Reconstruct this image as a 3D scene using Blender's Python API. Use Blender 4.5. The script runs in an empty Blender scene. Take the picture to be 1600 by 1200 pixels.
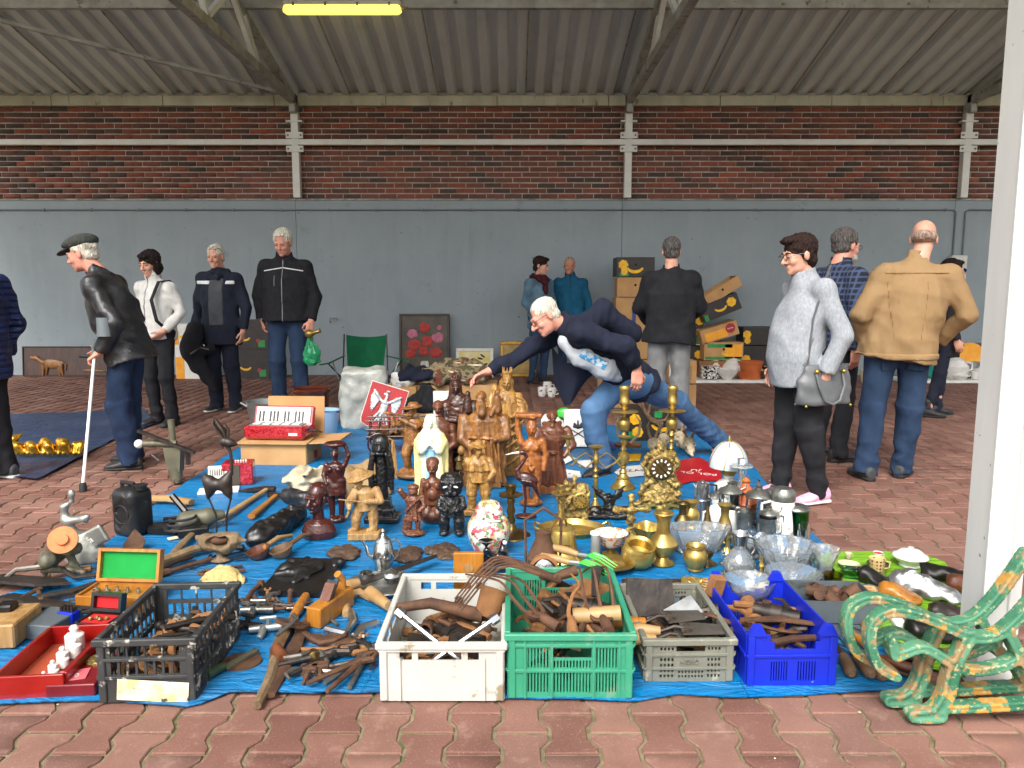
import bpy,math,random
import numpy as np
from mathutils import Vector,Matrix,Euler
random.seed(7);np.random.seed(7)
R=math.radians
SC=bpy.context.scene
COL=SC.collection
# ---------------------------------------------------------------- camera, sky, sun, exposure
CAMH,PITCH,FPX=1.30,R(7.15),1156.0
cam=bpy.data.cameras.new('camera');cam_o=bpy.data.objects.new('camera',cam);COL.objects.link(cam_o)
cam.lens=FPX/1600*36.0;cam.sensor_width=36.0;cam.clip_start=.05;cam.clip_end=3000
cam_o.location=(0,0,CAMH);cam_o.rotation_euler=(R(90)-PITCH,0,0)
SC.camera=cam_o
SUN_EL,SUN_AZ=R(48),R(200)           # azimuth: direction the light comes from, clockwise from +Y
wd=bpy.data.worlds.new('World');SC.world=wd;wd.use_nodes=True
wn=wd.node_tree.nodes;wl=wd.node_tree.links
sky=wn.new('ShaderNodeTexSky');sky.sky_type='NISHITA';sky.sun_disc=False
sky.sun_elevation=SUN_EL;sky.sun_rotation=SUN_AZ;sky.dust_density=4.0;sky.air_density=1.0
hs=wn.new('ShaderNodeHueSaturation');hs.inputs['Saturation'].default_value=.25
wl.new(sky.outputs[0],hs.inputs['Color']);wl.new(hs.outputs[0],wn['Background'].inputs['Color'])
wn['Background'].inputs['Strength'].default_value=.15
sun=bpy.data.lights.new('sun','SUN');sun.energy=1.3;sun.angle=R(25);sun.color=(1,.96,.9)
sun_o=bpy.data.objects.new('sun',sun);COL.objects.link(sun_o)
sd=Vector((math.sin(SUN_AZ)*math.cos(SUN_EL),math.cos(SUN_AZ)*math.cos(SUN_EL),math.sin(SUN_EL)))
sun_o.rotation_euler=(-sd).to_track_quat('-Z','Y').to_euler();sun_o.location=(0,-4,12)
vs=SC.view_settings;vs.view_transform='Standard';vs.look='None';vs.gamma=1;vs.exposure=1.22
vs.use_curve_mapping=False
SC.cycles.use_denoising=True;SC.cycles.adaptive_threshold=.03;SC.cycles.max_bounces=8;SC.cycles.transparent_max_bounces=12
SC.cycles.sample_clamp_indirect=6;SC.cycles.caustics_reflective=False;SC.cycles.caustics_refractive=False

# ---------------------------------------------------------------- photo pixel -> place
_f=np.array((0,math.cos(PITCH),-math.sin(PITCH)));_u=np.array((0,math.sin(PITCH),math.cos(PITCH)))
def ray(x,y):return _f+np.array(((x-800)/FPX,0,0))+_u*((600-y)/FPX)
def G(x,y,z=0.0):                      # where that sight line meets height z
    d=ray(x,y);t=(z-CAMH)/d[2];return Vector((d[0]*t,d[1]*t,z))
def W(x,y,Y):                          # where it meets depth Y
    d=ray(x,y);t=Y/d[1];return Vector((d[0]*t,Y,CAMH+d[2]*t))
def ppm(Y,z=0.0):return FPX/(Y*math.cos(PITCH)+(CAMH-z)*math.sin(PITCH))   # photo pixels per metre

# ---------------------------------------------------------------- materials
def C(r,g,b):
    f=lambda v:(v/255/12.92) if v <= 10 else ((v/255+.055)/1.055)**2.4
    return (f(r),f(g),f(b),1)
MATS={}
class NT:
    def __init__(s,name):
        s.m=bpy.data.materials.new(name);s.m.use_nodes=True;s.t=s.m.node_tree
        s.b=s.t.nodes['Principled BSDF'];MATS[name]=s.m
    def n(s,typ,**kw):
        nd=s.t.nodes.new('ShaderNode' +typ)
        for k,v in kw.items():
            if hasattr(nd,k):setattr(nd,k,v)
            else:nd.inputs[k.replace('_',' ')].default_value=v
        return nd
    def l(s,a,b):s.t.links.new(a,b)
    def coord(s,scale=(1,1,1),rot=(0,0,0),out='Object'):
        tc=s.n('TexCoord');mp=s.n('Mapping');mp.inputs['Scale'].default_value=scale;mp.inputs['Rotation'].default_value=rot
        s.l(tc.outputs[out],mp.inputs['Vector']);return mp.outputs[0]
    def noise(s,vec,sc,det=4,rough=.55,dist=0):
        nd=s.n('TexNoise');nd.inputs['Scale'].default_value=sc;nd.inputs['Detail'].default_value=det
        nd.inputs['Roughness'].default_value=rough;nd.inputs['Distortion'].default_value=dist
        s.l(vec,nd.inputs['Vector']);return nd.outputs['Fac']
    def ramp(s,fac,stops,interp='LINEAR'):
        r=s.n('ValToRGB');r.color_ramp.interpolation=interp;e=r.color_ramp.elements
        while len(e)<len(stops):e.new(.5)
        for q,(p,c) in zip(e,stops):q.position=p;q.color=c
        s.l(fac,r.inputs[0]);return r.outputs[0]
    def mix(s,fac,a,b,mode='MIX'):
        m=s.n('Mix',data_type='RGBA',blend_type=mode)
        for i,v in ((0,fac),(6,a),(7,b)):
            if hasattr(v,'is_output'):s.l(v,m.inputs[i])
            else:m.inputs[i].default_value=v
        return m.outputs[2]
    def bump(s,h,strength=.3,dist=.01,prev=None):
        b=s.n('Bump');b.inputs['Strength'].default_value=strength;b.inputs['Distance'].default_value=dist
        s.l(h,b.inputs['Height'])
        if prev:s.l(prev,b.inputs['Normal'])
        s.l(b.outputs[0],s.b.inputs['Normal']);return b.outputs[0]
    def base(s,c):
        if hasattr(c,'is_output'):s.l(c,s.b.inputs['Base Color'])
        else:s.b.inputs['Base Color'].default_value=c
    def set(s,**kw):
        for k,v in kw.items():s.b.inputs[k.replace('_',' ')].default_value=v
def mat(name,c1,c2=None,sc=9,rough=.6,metal=0,bump=0,bsc=40,bd=.004,lo=.35,hi=.65,stretch=(1,1,1),spec=.5,coat=0,det=5,wear=None,wsc=30,wlo=.56):
    if name in MATS:return MATS[name]
    t=NT(name);v=t.coord(stretch)
    col=c1
    if c2:col=t.ramp(t.noise(v,sc,det),[(lo,c1),(hi,c2)])
    if wear:
        f=t.ramp(t.noise(v,wsc,6,.65),[(wlo,(0,0,0,1)),(wlo+.05,(1,1,1,1))]);col=t.mix(f,col,wear)
    t.base(col);t.set(Roughness=rough,Metallic=metal,Specular_IOR_Level=spec,Coat_Weight=coat)
    if bump:t.bump(t.noise(v,bsc,4),bump,bd)
    return t.m
def glassy(name,col,rough=.02,ior=1.45):
    t=NT(name);t.base(col);t.set(Roughness=rough,IOR=ior,Transmission_Weight=1.0);return t.m
def weave(name,c1,c2,sc=9,rough=.9,wr=.5,wsc=7,wd=.03,fine=.25,stretch=(1,1,.6)):   # cloth: soft colour drift, folds and a fine nap
    if name in MATS:return MATS[name]
    t=NT(name);v=t.coord(stretch);t.base(t.ramp(t.noise(v,sc,5),[(.3,c1),(.7,c2)]))
    t.set(Roughness=rough,Specular_IOR_Level=.25)
    p=t.bump(t.noise(v,wsc,3,.5,.6),wr,wd);rg=t.n('TexNoise',noise_type='RIDGED_MULTIFRACTAL');rg.inputs['Scale'].default_value=wsc*.8;rg.inputs['Detail'].default_value=2;rg.inputs['Distortion'].default_value=.8;t.l(t.coord((1,1,.5),(.4,.3,0)),rg.inputs['Vector']);p=t.bump(rg.outputs['Fac'],.35,.025,p);t.bump(t.noise(v,160,2),fine,.002,p);return t.m

# ---------------------------------------------------------------- mesh helpers
def arr(v):return np.asarray(v,float)
def frame(z,x=None):                    # orthonormal 3x3 (columns x, y, z) with the given z
    z=arr(z);z=z/np.linalg.norm(z)
    x=arr(x if x is not None else ((1,0,0) if abs(z[0])<.9 else (0,1,0)))
    x=x-z*x.dot(z);x /= np.linalg.norm(x);return np.stack((x,np.cross(z,x),z),1)
def rot(rx=0,ry=0,rz=0):return np.array(Euler((R(rx),R(ry),R(rz))).to_matrix())
class B:                                 # collects shapes that make up one mesh
    def __init__(s):s.v=[];s.f=[];s.n=0;s.fm=[];s.m=0
    def add(s,v,f):
        v=np.asarray(v,float).reshape(-1,3);s.v.append(v);n=s.n
        for q in f:s.f.append([i+n for i in q]);s.fm.append(s.m)
        s.n+=len(v);return s
    def box(s,c,h,r=None,bev=0):
        h=arr(h);c=arr(c)
        if bev:
            b=min(bev,h.min()*.8);vs_=[];fs=[]
            for ax in range(3):
                for sg in (-1,1):
                    o=[i for i in range(3) if i != ax];k=len(vs_)
                    for a,d in ((-1,-1),(1,-1),(1,1),(-1,1)):
                        p=[0,0,0];p[ax]=sg*h[ax];p[o[0]]=a*(h[o[0]]-b);p[o[1]]=d*(h[o[1]]-b);vs_.append(p)
                    q=[k,k+1,k+2,k+3]
                    if (sg>0)==(ax==1):q=q[::-1]
                    fs.append(q)
            fi=lambda ax,sg:(ax*2+(sg>0))*4
            ci={(-1,-1):0,(1,-1):1,(1,1):2,(-1,1):3}
            def vid(ax,sg,a,d):return fi(ax,sg)+ci[(a,d)]
            for x in (-1,1):
                for y in (-1,1):fs.append([vid(0,x,y,-1),vid(0,x,y,1),vid(1,y,x,1),vid(1,y,x,-1)])
                for z in (-1,1):fs.append([vid(0,x,-1,z),vid(0,x,1,z),vid(2,z,x,1),vid(2,z,x,-1)])
                for y in (-1,1):
                    for z in (-1,1):fs.append([vid(0,x,y,z),vid(1,y,x,z),vid(2,z,x,y)])
            for y in (-1,1):
                for z in (-1,1):fs.append([vid(1,y,-1,z),vid(1,y,1,z),vid(2,z,1,y),vid(2,z,-1,y)])
            v=arr(vs_)
        else:
            v=arr([(x,y,z) for x in (-1,1) for y in (-1,1) for z in (-1,1)])*h
            fs=[(0,1,3,2),(4,6,7,5),(0,4,5,1),(2,3,7,6),(0,2,6,4),(1,5,7,3)]
        if r is not None:v=v@np.asarray(r).T
        return s.add(v+c,fs)
    def tube(s,pts,r,n=8,flat=1,closed=False,up=None,cap=True):   # round or flattened bar along a path
        P=[arr(p) for p in pts];m=len(P);rs=r if hasattr(r,'__len__') else [r]*m;vs_=[];fs=[]
        X=None
        for i in range(m):
            a,b=(P[i-1],P[(i+1) % m]) if closed else (P[max(i-1,0)],P[min(i+1,m-1)])
            d=b-a;L=np.linalg.norm(d);d=d/L if L>1e-9 else arr((0,0,1))
            if X is None:X=arr(up) if up is not None else (arr((0,0,1)) if abs(d[2])<.9 else arr((1,0,0)))
            if up is not None:X=arr(up)
            X=X-d*X.dot(d);l=np.linalg.norm(X);X=X/l if l>1e-6 else frame(d)[:,0]
            Yv=np.cross(d,X)
            for k in range(n):
                t=2*math.pi*(k+.5)/n;vs_.append(P[i]+rs[i]*(X*math.cos(t)*flat+Yv*math.sin(t)))
        for i in range(m if closed else m-1):
            j=(i+1) % m
            for k in range(n):fs.append((i*n+k,i*n+(k+1) % n,j*n+(k+1) % n,j*n+k))
        if not closed and cap:fs+=[tuple(range(n))[::-1],tuple(range((m-1)*n,m*n))]
        return s.add(vs_,fs)
    def lathe(s,prof,n=24,o=(0,0,0),r=None,sx=1,sy=1,lobes=0,la=0,cap=True):   # prof: (radius, height) pairs
        vs_=[];m=len(prof)
        for q,z in prof:
            for k in range(n):
                t=2*math.pi*k/n;w=q*(1+la*math.cos(lobes*t));vs_.append((w*math.cos(t)*sx,w*math.sin(t)*sy,z))
        fs=[(i*n+k,i*n+(k+1) % n,(i+1)*n+(k+1) % n,(i+1)*n+k) for i in range(m-1) for k in range(n)]
        if cap:
            if prof[0][0]>1e-4:fs.append(tuple(range(n))[::-1])
            if prof[-1][0]>1e-4:fs.append(tuple(range((m-1)*n,m*n)))
        v=arr(vs_)
        if r is not None:v=v@np.asarray(r).T
        return s.add(v+arr(o),fs)
    def prism(s,poly,z0,z1,r=None,o=(0,0,0)):                    # outline in x, y pulled from z0 to z1
        n=len(poly);v=arr([(x,y,z0) for x,y in poly]+[(x,y,z1) for x,y in poly])
        fs=[tuple(range(n))[::-1],tuple(range(n,2*n))]+[(i,(i+1) % n,n+(i+1) % n,n+i) for i in range(n)]
        if r is not None:v=v@np.asarray(r).T
        return s.add(v+arr(o),fs)
    def ball(s,c,rad,n=12,m=8,r=None):
        rad=rad if hasattr(rad,'__len__') else (rad,)*3
        pr=[(max(math.sin(math.pi*i/m),1e-5),-math.cos(math.pi*i/m)) for i in range(m+1)]
        b=B();b.lathe(pr,n,cap=False);v=b.v[0]*arr(rad)
        if r is not None:v=v@np.asarray(r).T
        return s.add(v+arr(c),b.f)
    def sheet(s,f,nu,nv,thick=0):                                    # f(u, v) -> point, u and v in 0..1
        v=[f(i/nu,j/nv) for i in range(nu+1) for j in range(nv+1)];k=nv+1
        fs=[(i*k+j,(i+1)*k+j,(i+1)*k+j+1,i*k+j+1) for i in range(nu) for j in range(nv)]
        s.add(v,fs)
        if thick:
            s.add([arr(p)-arr((0,0,thick)) for p in v],[q[::-1] for q in fs])
        return s
    def obj(s,name,m=None,par=None,smooth=True,loc=None,rz=0,angle=38):
        me=bpy.data.meshes.new(name);me.from_pydata(np.concatenate(s.v).tolist(),[],s.f);me.validate()
        for q in (m if isinstance(m,(list,tuple)) else [m]):
            if q:me.materials.append(MATS[q] if isinstance(q,str) else q)
        if any(s.fm) and len(me.polygons)==len(s.fm):me.polygons.foreach_set('material_index',s.fm)
        if smooth:
            me.polygons.foreach_set('use_smooth',[True]*len(me.polygons));me.set_sharp_from_angle(angle=R(angle))
        return link(name,me,par,loc,rz)
def link(name,me,par=None,loc=None,rz=0):
    o=bpy.data.objects.new(name,me);COL.objects.link(o)
    if par:o.parent=par
    if loc is not None:o.location=loc
    if rz:o.rotation_euler.z=R(rz)
    return o
def tag(o,label=None,cat=None,group=None,kind=None):
    for k,v in (('label',label),('category',cat),('group',group),('kind',kind)):
        if v:o[k]=v
    return o
def thing(name,label,cat,loc=(0,0,0),rz=0,group=None):
    o=bpy.data.objects.new(name,None);o.empty_display_size=.05;COL.objects.link(o);o.location=loc;o.rotation_euler=(0,0,R(rz))
    return tag(o,label,cat,group)
def dup(o,loc=None,rz=None,label=None,par=None):
    c=o.copy();COL.objects.link(c);c.parent=par
    if loc is not None:c.location=loc
    if rz is not None:c.rotation_euler.z=R(rz)
    if label:c['label']=label
    for ch in list(o.children):dup(ch,par=c)
    return c
def text(s,size,m,par,loc,rt=(0,0,0),ext=.0006,align='CENTER',name='lettering'):
    cu=bpy.data.curves.new(name,'FONT');cu.body=s;cu.size=size;cu.extrude=ext;cu.align_x=align;cu.align_y='CENTER';cu.resolution_u=3
    o=bpy.data.objects.new(name,cu);COL.objects.link(o);me=bpy.data.meshes.new_from_object(o.evaluated_get(bpy.context.evaluated_depsgraph_get()));bpy.data.objects.remove(o);me.name=name
    me.materials.clear();me.materials.append(MATS[m]);o=tag(link(name,me,par,loc),kind='stuff');o.rotation_euler=[R(a) for a in rt];return o

# ---------------------------------------------------------------- solid modelling by distance field, meshed with surface nets
def sm(pts,n=5):                        # smooth curve through the points
    q=[arr(p) for p in pts];o=[]
    for i in range(len(q)-1):
        a,b,c,d=q[max(i-1,0)],q[i],q[i+1],q[min(i+2,len(q)-1)]
        for u in np.arange(n)/n:o.append(.5*(2*b+(c-a)*u+(2*a-5*b+4*c-d)*u*u+(3*b-a-3*c+d)*u**3))
    return o+[q[-1]]
class S:
    def __init__(s):s.p=[];s.b=None;s.dispf=None;s.off=0;s.kp=[];s.kd=1.0
    def _add(s,fn,lo,hi,k,op):
        lo,hi=arr(lo),arr(hi);s.p.append((fn,lo,hi,max(k*s.kd,1e-4),op))
        if op=='u':s.b=(lo,hi) if s.b is None else (np.minimum(s.b[0],lo),np.maximum(s.b[1],hi))
        return s
    def cone(s,a,b,ra,rb=None,k=.02,op='u',flat=None,cap=False):   # tapered round bar; flat=(axis, factor) thins it along an axis
        a,b=arr(a),arr(b);rb=ra if rb is None else rb;d=b-a;L2=max(d.dot(d),1e-12);L=math.sqrt(L2)
        def fn(X,Y,Z):
            x,y,z=X-a[0],Y-a[1],Z-a[2];tt=(x*d[0]+y*d[1]+z*d[2])/L2;t=np.clip(tt,0,1)
            x=x-t*d[0];y=y-t*d[1];z=z-t*d[2];q=x*x+y*y+z*z
            if flat:ax=arr(flat[0]);q=q+(flat[1]**2-1)*(x*ax[0]+y*ax[1]+z*ax[2])**2
            r=np.sqrt(q)-(ra+(rb-ra)*t)
            if cap:r=np.maximum(r,np.abs(tt-.5)*L-L/2)
            return r
        m=max(ra,rb);return s._add(fn,np.minimum(a,b)-m,np.maximum(a,b)+m,k,op)
    def path(s,pts,rs,k=.02,op='u',flat=None):
        rs=rs if hasattr(rs,'__len__') else [rs]*len(pts)
        for i in range(len(pts)-1):s.cone(pts[i],pts[i+1],rs[i],rs[i+1],k,op,flat)
        return s
    def ell(s,c,r,rt=None,k=.02,op='u'):
        c,r=arr(c),arr(r if hasattr(r,'__len__') else (r,)*3);M_=np.eye(3) if rt is None else np.asarray(rt)
        def fn(X,Y,Z):
            x,y,z=X-c[0],Y-c[1],Z-c[2]
            u=[(x*M_[0,i]+y*M_[1,i]+z*M_[2,i])/r[i] for i in range(3)]
            k0=np.sqrt(u[0]**2+u[1]**2+u[2]**2);k1=np.sqrt((u[0]/r[0])**2+(u[1]/r[1])**2+(u[2]/r[2])**2)+1e-9
            return k0*(k0-1)/k1
        e=np.sqrt(((M_*r)**2).sum(1));return s._add(fn,c-e,c+e,k,op)
    def box(s,c,h,rt=None,r=.005,k=.01,op='u'):
        c,h=arr(c),arr(h);M_=np.eye(3) if rt is None else np.asarray(rt)
        def fn(X,Y,Z):
            x,y,z=X-c[0],Y-c[1],Z-c[2]
            q=[np.abs(x*M_[0,i]+y*M_[1,i]+z*M_[2,i])-h[i]+r for i in range(3)]
            o=np.sqrt(sum(np.maximum(a,0)**2 for a in q));return o+np.minimum(np.maximum(np.maximum(q[0],q[1]),q[2]),0)-r
        e=np.abs(M_)@h;return s._add(fn,c-e,c+e,k,op)
    def loft(s,o,secs,M_=None,k=.02,op='u',fold=None):   # secs: (t, rx, ry, ox, oy) along the local z; fold=(n, depth, twist, t0, t1) carves drapery
        o=arr(o);M_=np.eye(3) if M_ is None else np.asarray(M_);q=arr([tuple(a)+(0,)*(5-len(a)) for a in secs]);t=q[:,0]
        def fn(X,Y,Z):
            x,y,z=X-o[0],Y-o[1],Z-o[2]
            u,v,w=[x*M_[0,i]+y*M_[1,i]+z*M_[2,i] for i in range(3)]
            rx,ry,ox,oy=[np.interp(w,t,q[:,i]) for i in range(1,5)]
            u=u-ox;v=v-oy;kk=np.sqrt((u/rx)**2+(v/ry)**2);d=(kk-1)*np.minimum(rx,ry)
            if fold:
                an=np.arctan2(v/ry,u/rx);wt=np.clip((w-fold[3])/(fold[4]-fold[3]+1e-9),0,1)
                d=d+fold[1]*wt*(1.9*np.abs(np.sin(fold[0]*.5*an+fold[2]*w))-1.2+.6*np.abs(np.sin(fold[0]*.9*an-fold[2]*1.3*w+1)))
            return np.maximum(d,np.abs(w-(t[0]+t[-1])/2)-(t[-1]-t[0])/2)
        m=max(q[:,1].max()+abs(q[:,3]).max(),q[:,2].max()+abs(q[:,4]).max())
        a,b=o+M_[:,2]*t[0],o+M_[:,2]*t[-1];e=m*np.sqrt(np.maximum(1-M_[:,2]**2,0))+.002
        return s._add(fn,np.minimum(a,b)-e,np.maximum(a,b)+e,k,op)
    def cut(s,pt,n):                    # remove what lies on the side the normal points to
        pt,n=arr(pt),arr(n);n=n/np.linalg.norm(n)
        s.p.append((lambda X,Y,Z:-((X-pt[0])*n[0]+(Y-pt[1])*n[1]+(Z-pt[2])*n[2]),None,None,.004,'s'));return s
    def disp(s,f):s.dispf=f;return s
    def mesh(s,vox):
        lo=s.b[0]-3*vox;N=np.ceil((s.b[1]+3*vox-lo)/vox).astype(int)+1
        ax=[(lo[i]+vox*np.arange(N[i])).astype(np.float32) for i in range(3)]
        D=np.full(N,.5,np.float32)
        for fn,l,h,k,op in s.p:
            if l is None:sl=[slice(0,n) for n in N]
            else:
                e=k+3*vox;i0=np.clip(((l-e-lo)/vox).astype(int),0,N-1);i1=np.clip(((h+e-lo)/vox).astype(int)+2,1,N)
                if (i1 <= i0).any():continue
                sl=[slice(a,b) for a,b in zip(i0,i1)]
            d=fn(ax[0][sl[0],None,None],ax[1][None,sl[1],None],ax[2][None,None,sl[2]]).astype(np.float32)
            A=D[tuple(sl)]
            if op=='s':d=-d;q=np.clip(.5-.5*(d-A)/-k if False else .5+.5*(d-A)/k,0,1);D[tuple(sl)]=A*(1-q)+d*q+k*q*(1-q)
            else:q=np.clip(.5+.5*(A-d)/k,0,1);D[tuple(sl)]=A*(1-q)+d*q-k*q*(1-q)
        if s.dispf:
            near=np.nonzero(np.abs(D)<.03+2*vox);D[near]+=s.dispf(ax[0][near[0]],ax[1][near[1]],ax[2][near[2]])
        D-=s.off
        for f in s.kp:D=np.maximum(D,f(ax[0][:,None,None],ax[1][None,:,None],ax[2][None,None,:]).astype(np.float32))
        I=D<0;c=sum(I[a:N[0]-1+a,b:N[1]-1+b,e:N[2]-1+e].astype(np.int8) for a in (0,1) for b in (0,1) for e in (0,1))
        act=np.nonzero((c>0) & (c<8));n=len(act[0]);idx=np.full(N-1,-1,np.int32);idx[act]=np.arange(n)
        P=np.zeros((n,3));cnt=np.zeros(n)
        cor={(a,b,e):D[act[0]+a,act[1]+b,act[2]+e] for a in (0,1) for b in (0,1) for e in (0,1)}
        for axn in range(3):
            o=[i for i in range(3) if i != axn]
            for a in (0,1):
                for b in (0,1):
                    p0=[0,0,0];p0[o[0]]=a;p0[o[1]]=b;p1=list(p0);p1[axn]=1
                    d0,d1=cor[tuple(p0)],cor[tuple(p1)];x=(d0<0) != (d1<0);t=np.where(x,d0/np.where(x,d0-d1,1),0)
                    P[:,axn]+=np.where(x,t,0);P[:,o[0]]+=np.where(x,a,0);P[:,o[1]]+=np.where(x,b,0);cnt+=x
        P=(P/cnt[:,None]+np.stack(act,1))*vox+lo;F=[]
        for axn in range(3):
            o=[(axn+1) % 3,(axn+2) % 3];a=[slice(None)]*3;b=[slice(None)]*3;a[axn]=slice(0,-1);b[axn]=slice(1,None)
            A0,A1=I[tuple(a)],I[tuple(b)];e=np.stack(np.nonzero(A0 != A1),1)
            ok=(e[:,o[0]]>0) & (e[:,o[1]]>0) & (e[:,o[0]]<N[o[0]]-1) & (e[:,o[1]]<N[o[1]]-1);e=e[ok]
            q=[]
            for du,dv in ((-1,-1),(0,-1),(0,0),(-1,0)):
                z=e.copy();z[:,o[0]]+=du;z[:,o[1]]+=dv;q.append(idx[z[:,0],z[:,1],z[:,2]])
            q=np.stack(q,1);fl=~A0[e[:,0],e[:,1],e[:,2]];q[fl]=q[fl][:,::-1];F.append(q)
        return P,np.concatenate(F)
    def obj(s,name,m,par=None,vox=.01,loc=None,rz=0):
        P,F=s.mesh(vox);me=bpy.data.meshes.new(name);nv,nf=len(P),len(F)
        me.vertices.add(nv);me.vertices.foreach_set('co',P.astype(np.float32).ravel());me.loops.add(nf*4);me.loops.foreach_set('vertex_index',F.astype(np.int32).ravel())
        me.polygons.add(nf);me.polygons.foreach_set('loop_start',np.arange(0,nf*4,4,dtype=np.int32));me.polygons.foreach_set('use_smooth',np.ones(nf,bool))
        me.update(calc_edges=True);me.validate();me.materials.append(MATS[m] if isinstance(m,str) else m);return link(name,me,par,loc,rz)
def wob(seed,amp,fr,aniso=(1,1,1),n=11,ridge=0):    # cheap smooth noise for folds and chisel marks
    g=np.random.RandomState(seed);K=g.normal(size=(n,3));K /= np.linalg.norm(K,axis=1)[:,None];q=np.exp(g.uniform(-.7,.9,n));K=K*(fr*q)[:,None]*arr(aniso)*1.6;ph=g.uniform(0,6.28,n);a=1/q**.7;a=a/np.sqrt((a**2).sum())*amp*1.2
    def f(X,Y,Z):
        w=.25*np.sin(fr*.5*(X+Z)+ph[0])+.25*np.sin(fr*.6*(Y-Z)+ph[1])
        sn=lambda i:np.sin(K[i,0]*X+K[i,1]*Y+K[i,2]*Z+ph[i]+3*w)
        return sum(a[i]*((np.abs(sn(i))*2-1.1) if ridge else sn(i)) for i in range(n)).astype(np.float32)
    return f
# ================================================================ the hall: paving, wall, roof
YW=G(800,586).y                       # the back wall
zw=lambda y:W(800,y,YW).z
xw=lambda x,y=250:W(x,y,YW).x
Z_LEDGE,Z_BR0,Z_BR1,Z_EAVE=zw(313),zw(311),zw(166),zw(150)
# paving material: colour per stone, dirt and grain
def paver_mat(name,rnd):
    t=NT(name);v=t.coord(out='Object') if rnd=='island' else t.coord(out='Object')
    if rnd=='island':r=t.n('NewGeometry').outputs['Random Per Island']
    else:r=t.n('ObjectInfo').outputs['Random']
    if rnd != 'island':
        oi=t.n('ObjectInfo');ad=t.n('VectorMath',operation='ADD');t.l(v,ad.inputs[0]);t.l(oi.outputs['Location'],ad.inputs[1]);v=ad.outputs[0]
    c=t.ramp(r,[(0,C(116,80,70)),(.35,C(131,94,82)),(.7,C(141,105,92)),(1,C(121,90,80))])
    c=t.mix(t.ramp(t.noise(v,2.2,5,.6),[(.35,(.62,.56,.54,1)),(.62,(1,1,1,1))]),C(0,0,0),c,'MIX') if False else t.mix(1.0,c,t.ramp(t.noise(v,2.2,5,.6),[(.33,(.68,.64,.62,1)),(.62,(1,1,1,1))]),'MULTIPLY')
    c=t.mix(t.ramp(t.noise(v,9,6,.7),[(.56,(0,0,0,1)),(.75,(.5,.5,.5,1))]),c,C(168,140,124))
    c=t.mix(t.ramp(t.noise(v,190,2),[(.6,(0,0,0,1)),(.75,(.35,.35,.35,1))]),c,C(190,164,148))
    t.base(c);t.set(Roughness=.82,Specular_IOR_Level=.3);t.bump(t.noise(v,150,3),.35,.003);return t.m
paver_mat('paving_stone','obj');paver_mat('paving_stones','island')
mat('joint_sand',C(100,92,66),C(132,120,94),30,.95,bump=.5,bsc=120,wear=C(78,92,48),wsc=5,wlo=.58)
gr=B();gr.add([(-1500,-1500,-.008),(1500,-1500,-.008),(1500,1500,-.008),(-1500,1500,-.008)],[(0,1,2,3)])
tag(gr.obj('ground','joint_sand',smooth=False),'sandy ground showing in the paving joints',kind='structure')
paving=bpy.data.objects.new('paving',None);COL.objects.link(paving);tag(paving,'red interlocking concrete paving of the market floor',kind='structure')
PK=1.0;PL,PS=.2*PK,.14*PK
hw=[(a*PK,b*PK) for a,b in ((0,.0825),(.030,.0825),(.068,.0575),(.132,.0575),(.170,.0825),(.2,.0825))]
g_=.0055
def pout(ins):
    p=[(w-g_-ins,min(max(y,g_+ins),.2*PK-g_-ins)-.1*PK) for y,w in hw]
    return p+[(-x,y) for x,y in p[::-1]]
def paver_verts():
    v=[]
    for ins,z in ((.0035,0),(0,-.004),(0,-.05)):v+=[(x,y,z) for x,y in pout(ins)]
    n=12;f=[tuple(range(n))]+[(n*a+i,n*a+(i+1) % n,n*a-n+(i+1) % n,n*a-n+i) for a in (1,2) for i in range(n)]
    f=[f[0]]+[q for q in f[1:]]
    return arr(v),f
pv,pf=paver_verts()
spots=[]
for i in range(-85,86):
    for j in range(0,60):
        x,y=i*PS+.03,.35+j*PL+(PL/2 if i % 2 else 0)
        if y<YW-.08 and abs(x)<.78*y+1.6:spots.append((x,y))
def seen_key(s_):
    x,y=s_;under=(y>2.45 and y<5.9 and -2.35+max(0,(y-2.8))*.45<x<1.3)
    vis=abs(x)<.70*y+.05 and y>1.85
    return (0 if vis and not under else 1,math.hypot(x,y))
spots.sort(key=seen_key)
pme=bpy.data.meshes.new('paver');pme.from_pydata(pv.tolist(),[],pf);pme.materials.append(MATS['paving_stone'])
for x,y in spots[:300]:
    o=link('paver',pme,paving,(x,y,random.uniform(-.0025,.001)));o.rotation_euler=(R(random.uniform(-.5,.5)),R(random.uniform(-.5,.5)),R(random.uniform(-.5,.5)))
rest=arr(spots[300:]);n=len(rest)
V=np.tile(pv[None],(n,1,1));V[:,:,0]+=rest[:,0,None];V[:,:,1]+=rest[:,1,None];V[:,:,2]+=np.random.uniform(-.0025,.001,n)[:,None]
V[:,:12,2]+=pv[None,:12,0]*np.random.normal(0,.005,(n,1))+pv[None,:12,1]*np.random.normal(0,.005,(n,1))
def mass(name,V,f,nv,m,par):
    n=len(V);me=bpy.data.meshes.new(name);ls=np.concatenate([arr(q).astype(int) for q in f]);tot=np.array([len(q) for q in f])
    L=(ls[None]+(np.arange(n)*nv)[:,None]).ravel();T=np.tile(tot,n)
    me.vertices.add(n*nv);me.vertices.foreach_set('co',V.astype(np.float32).ravel());me.loops.add(len(L));me.loops.foreach_set('vertex_index',L.astype(np.int32))
    me.polygons.add(len(T));me.polygons.foreach_set('loop_start',np.concatenate(([0],np.cumsum(T)[:-1])).astype(np.int32));me.update(calc_edges=True);me.validate()
    me.materials.append(MATS[m]);return tag(link(name,me,par),kind='stuff')
mass('paver_field',V,pf,36,'paving_stones',paving)

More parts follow.
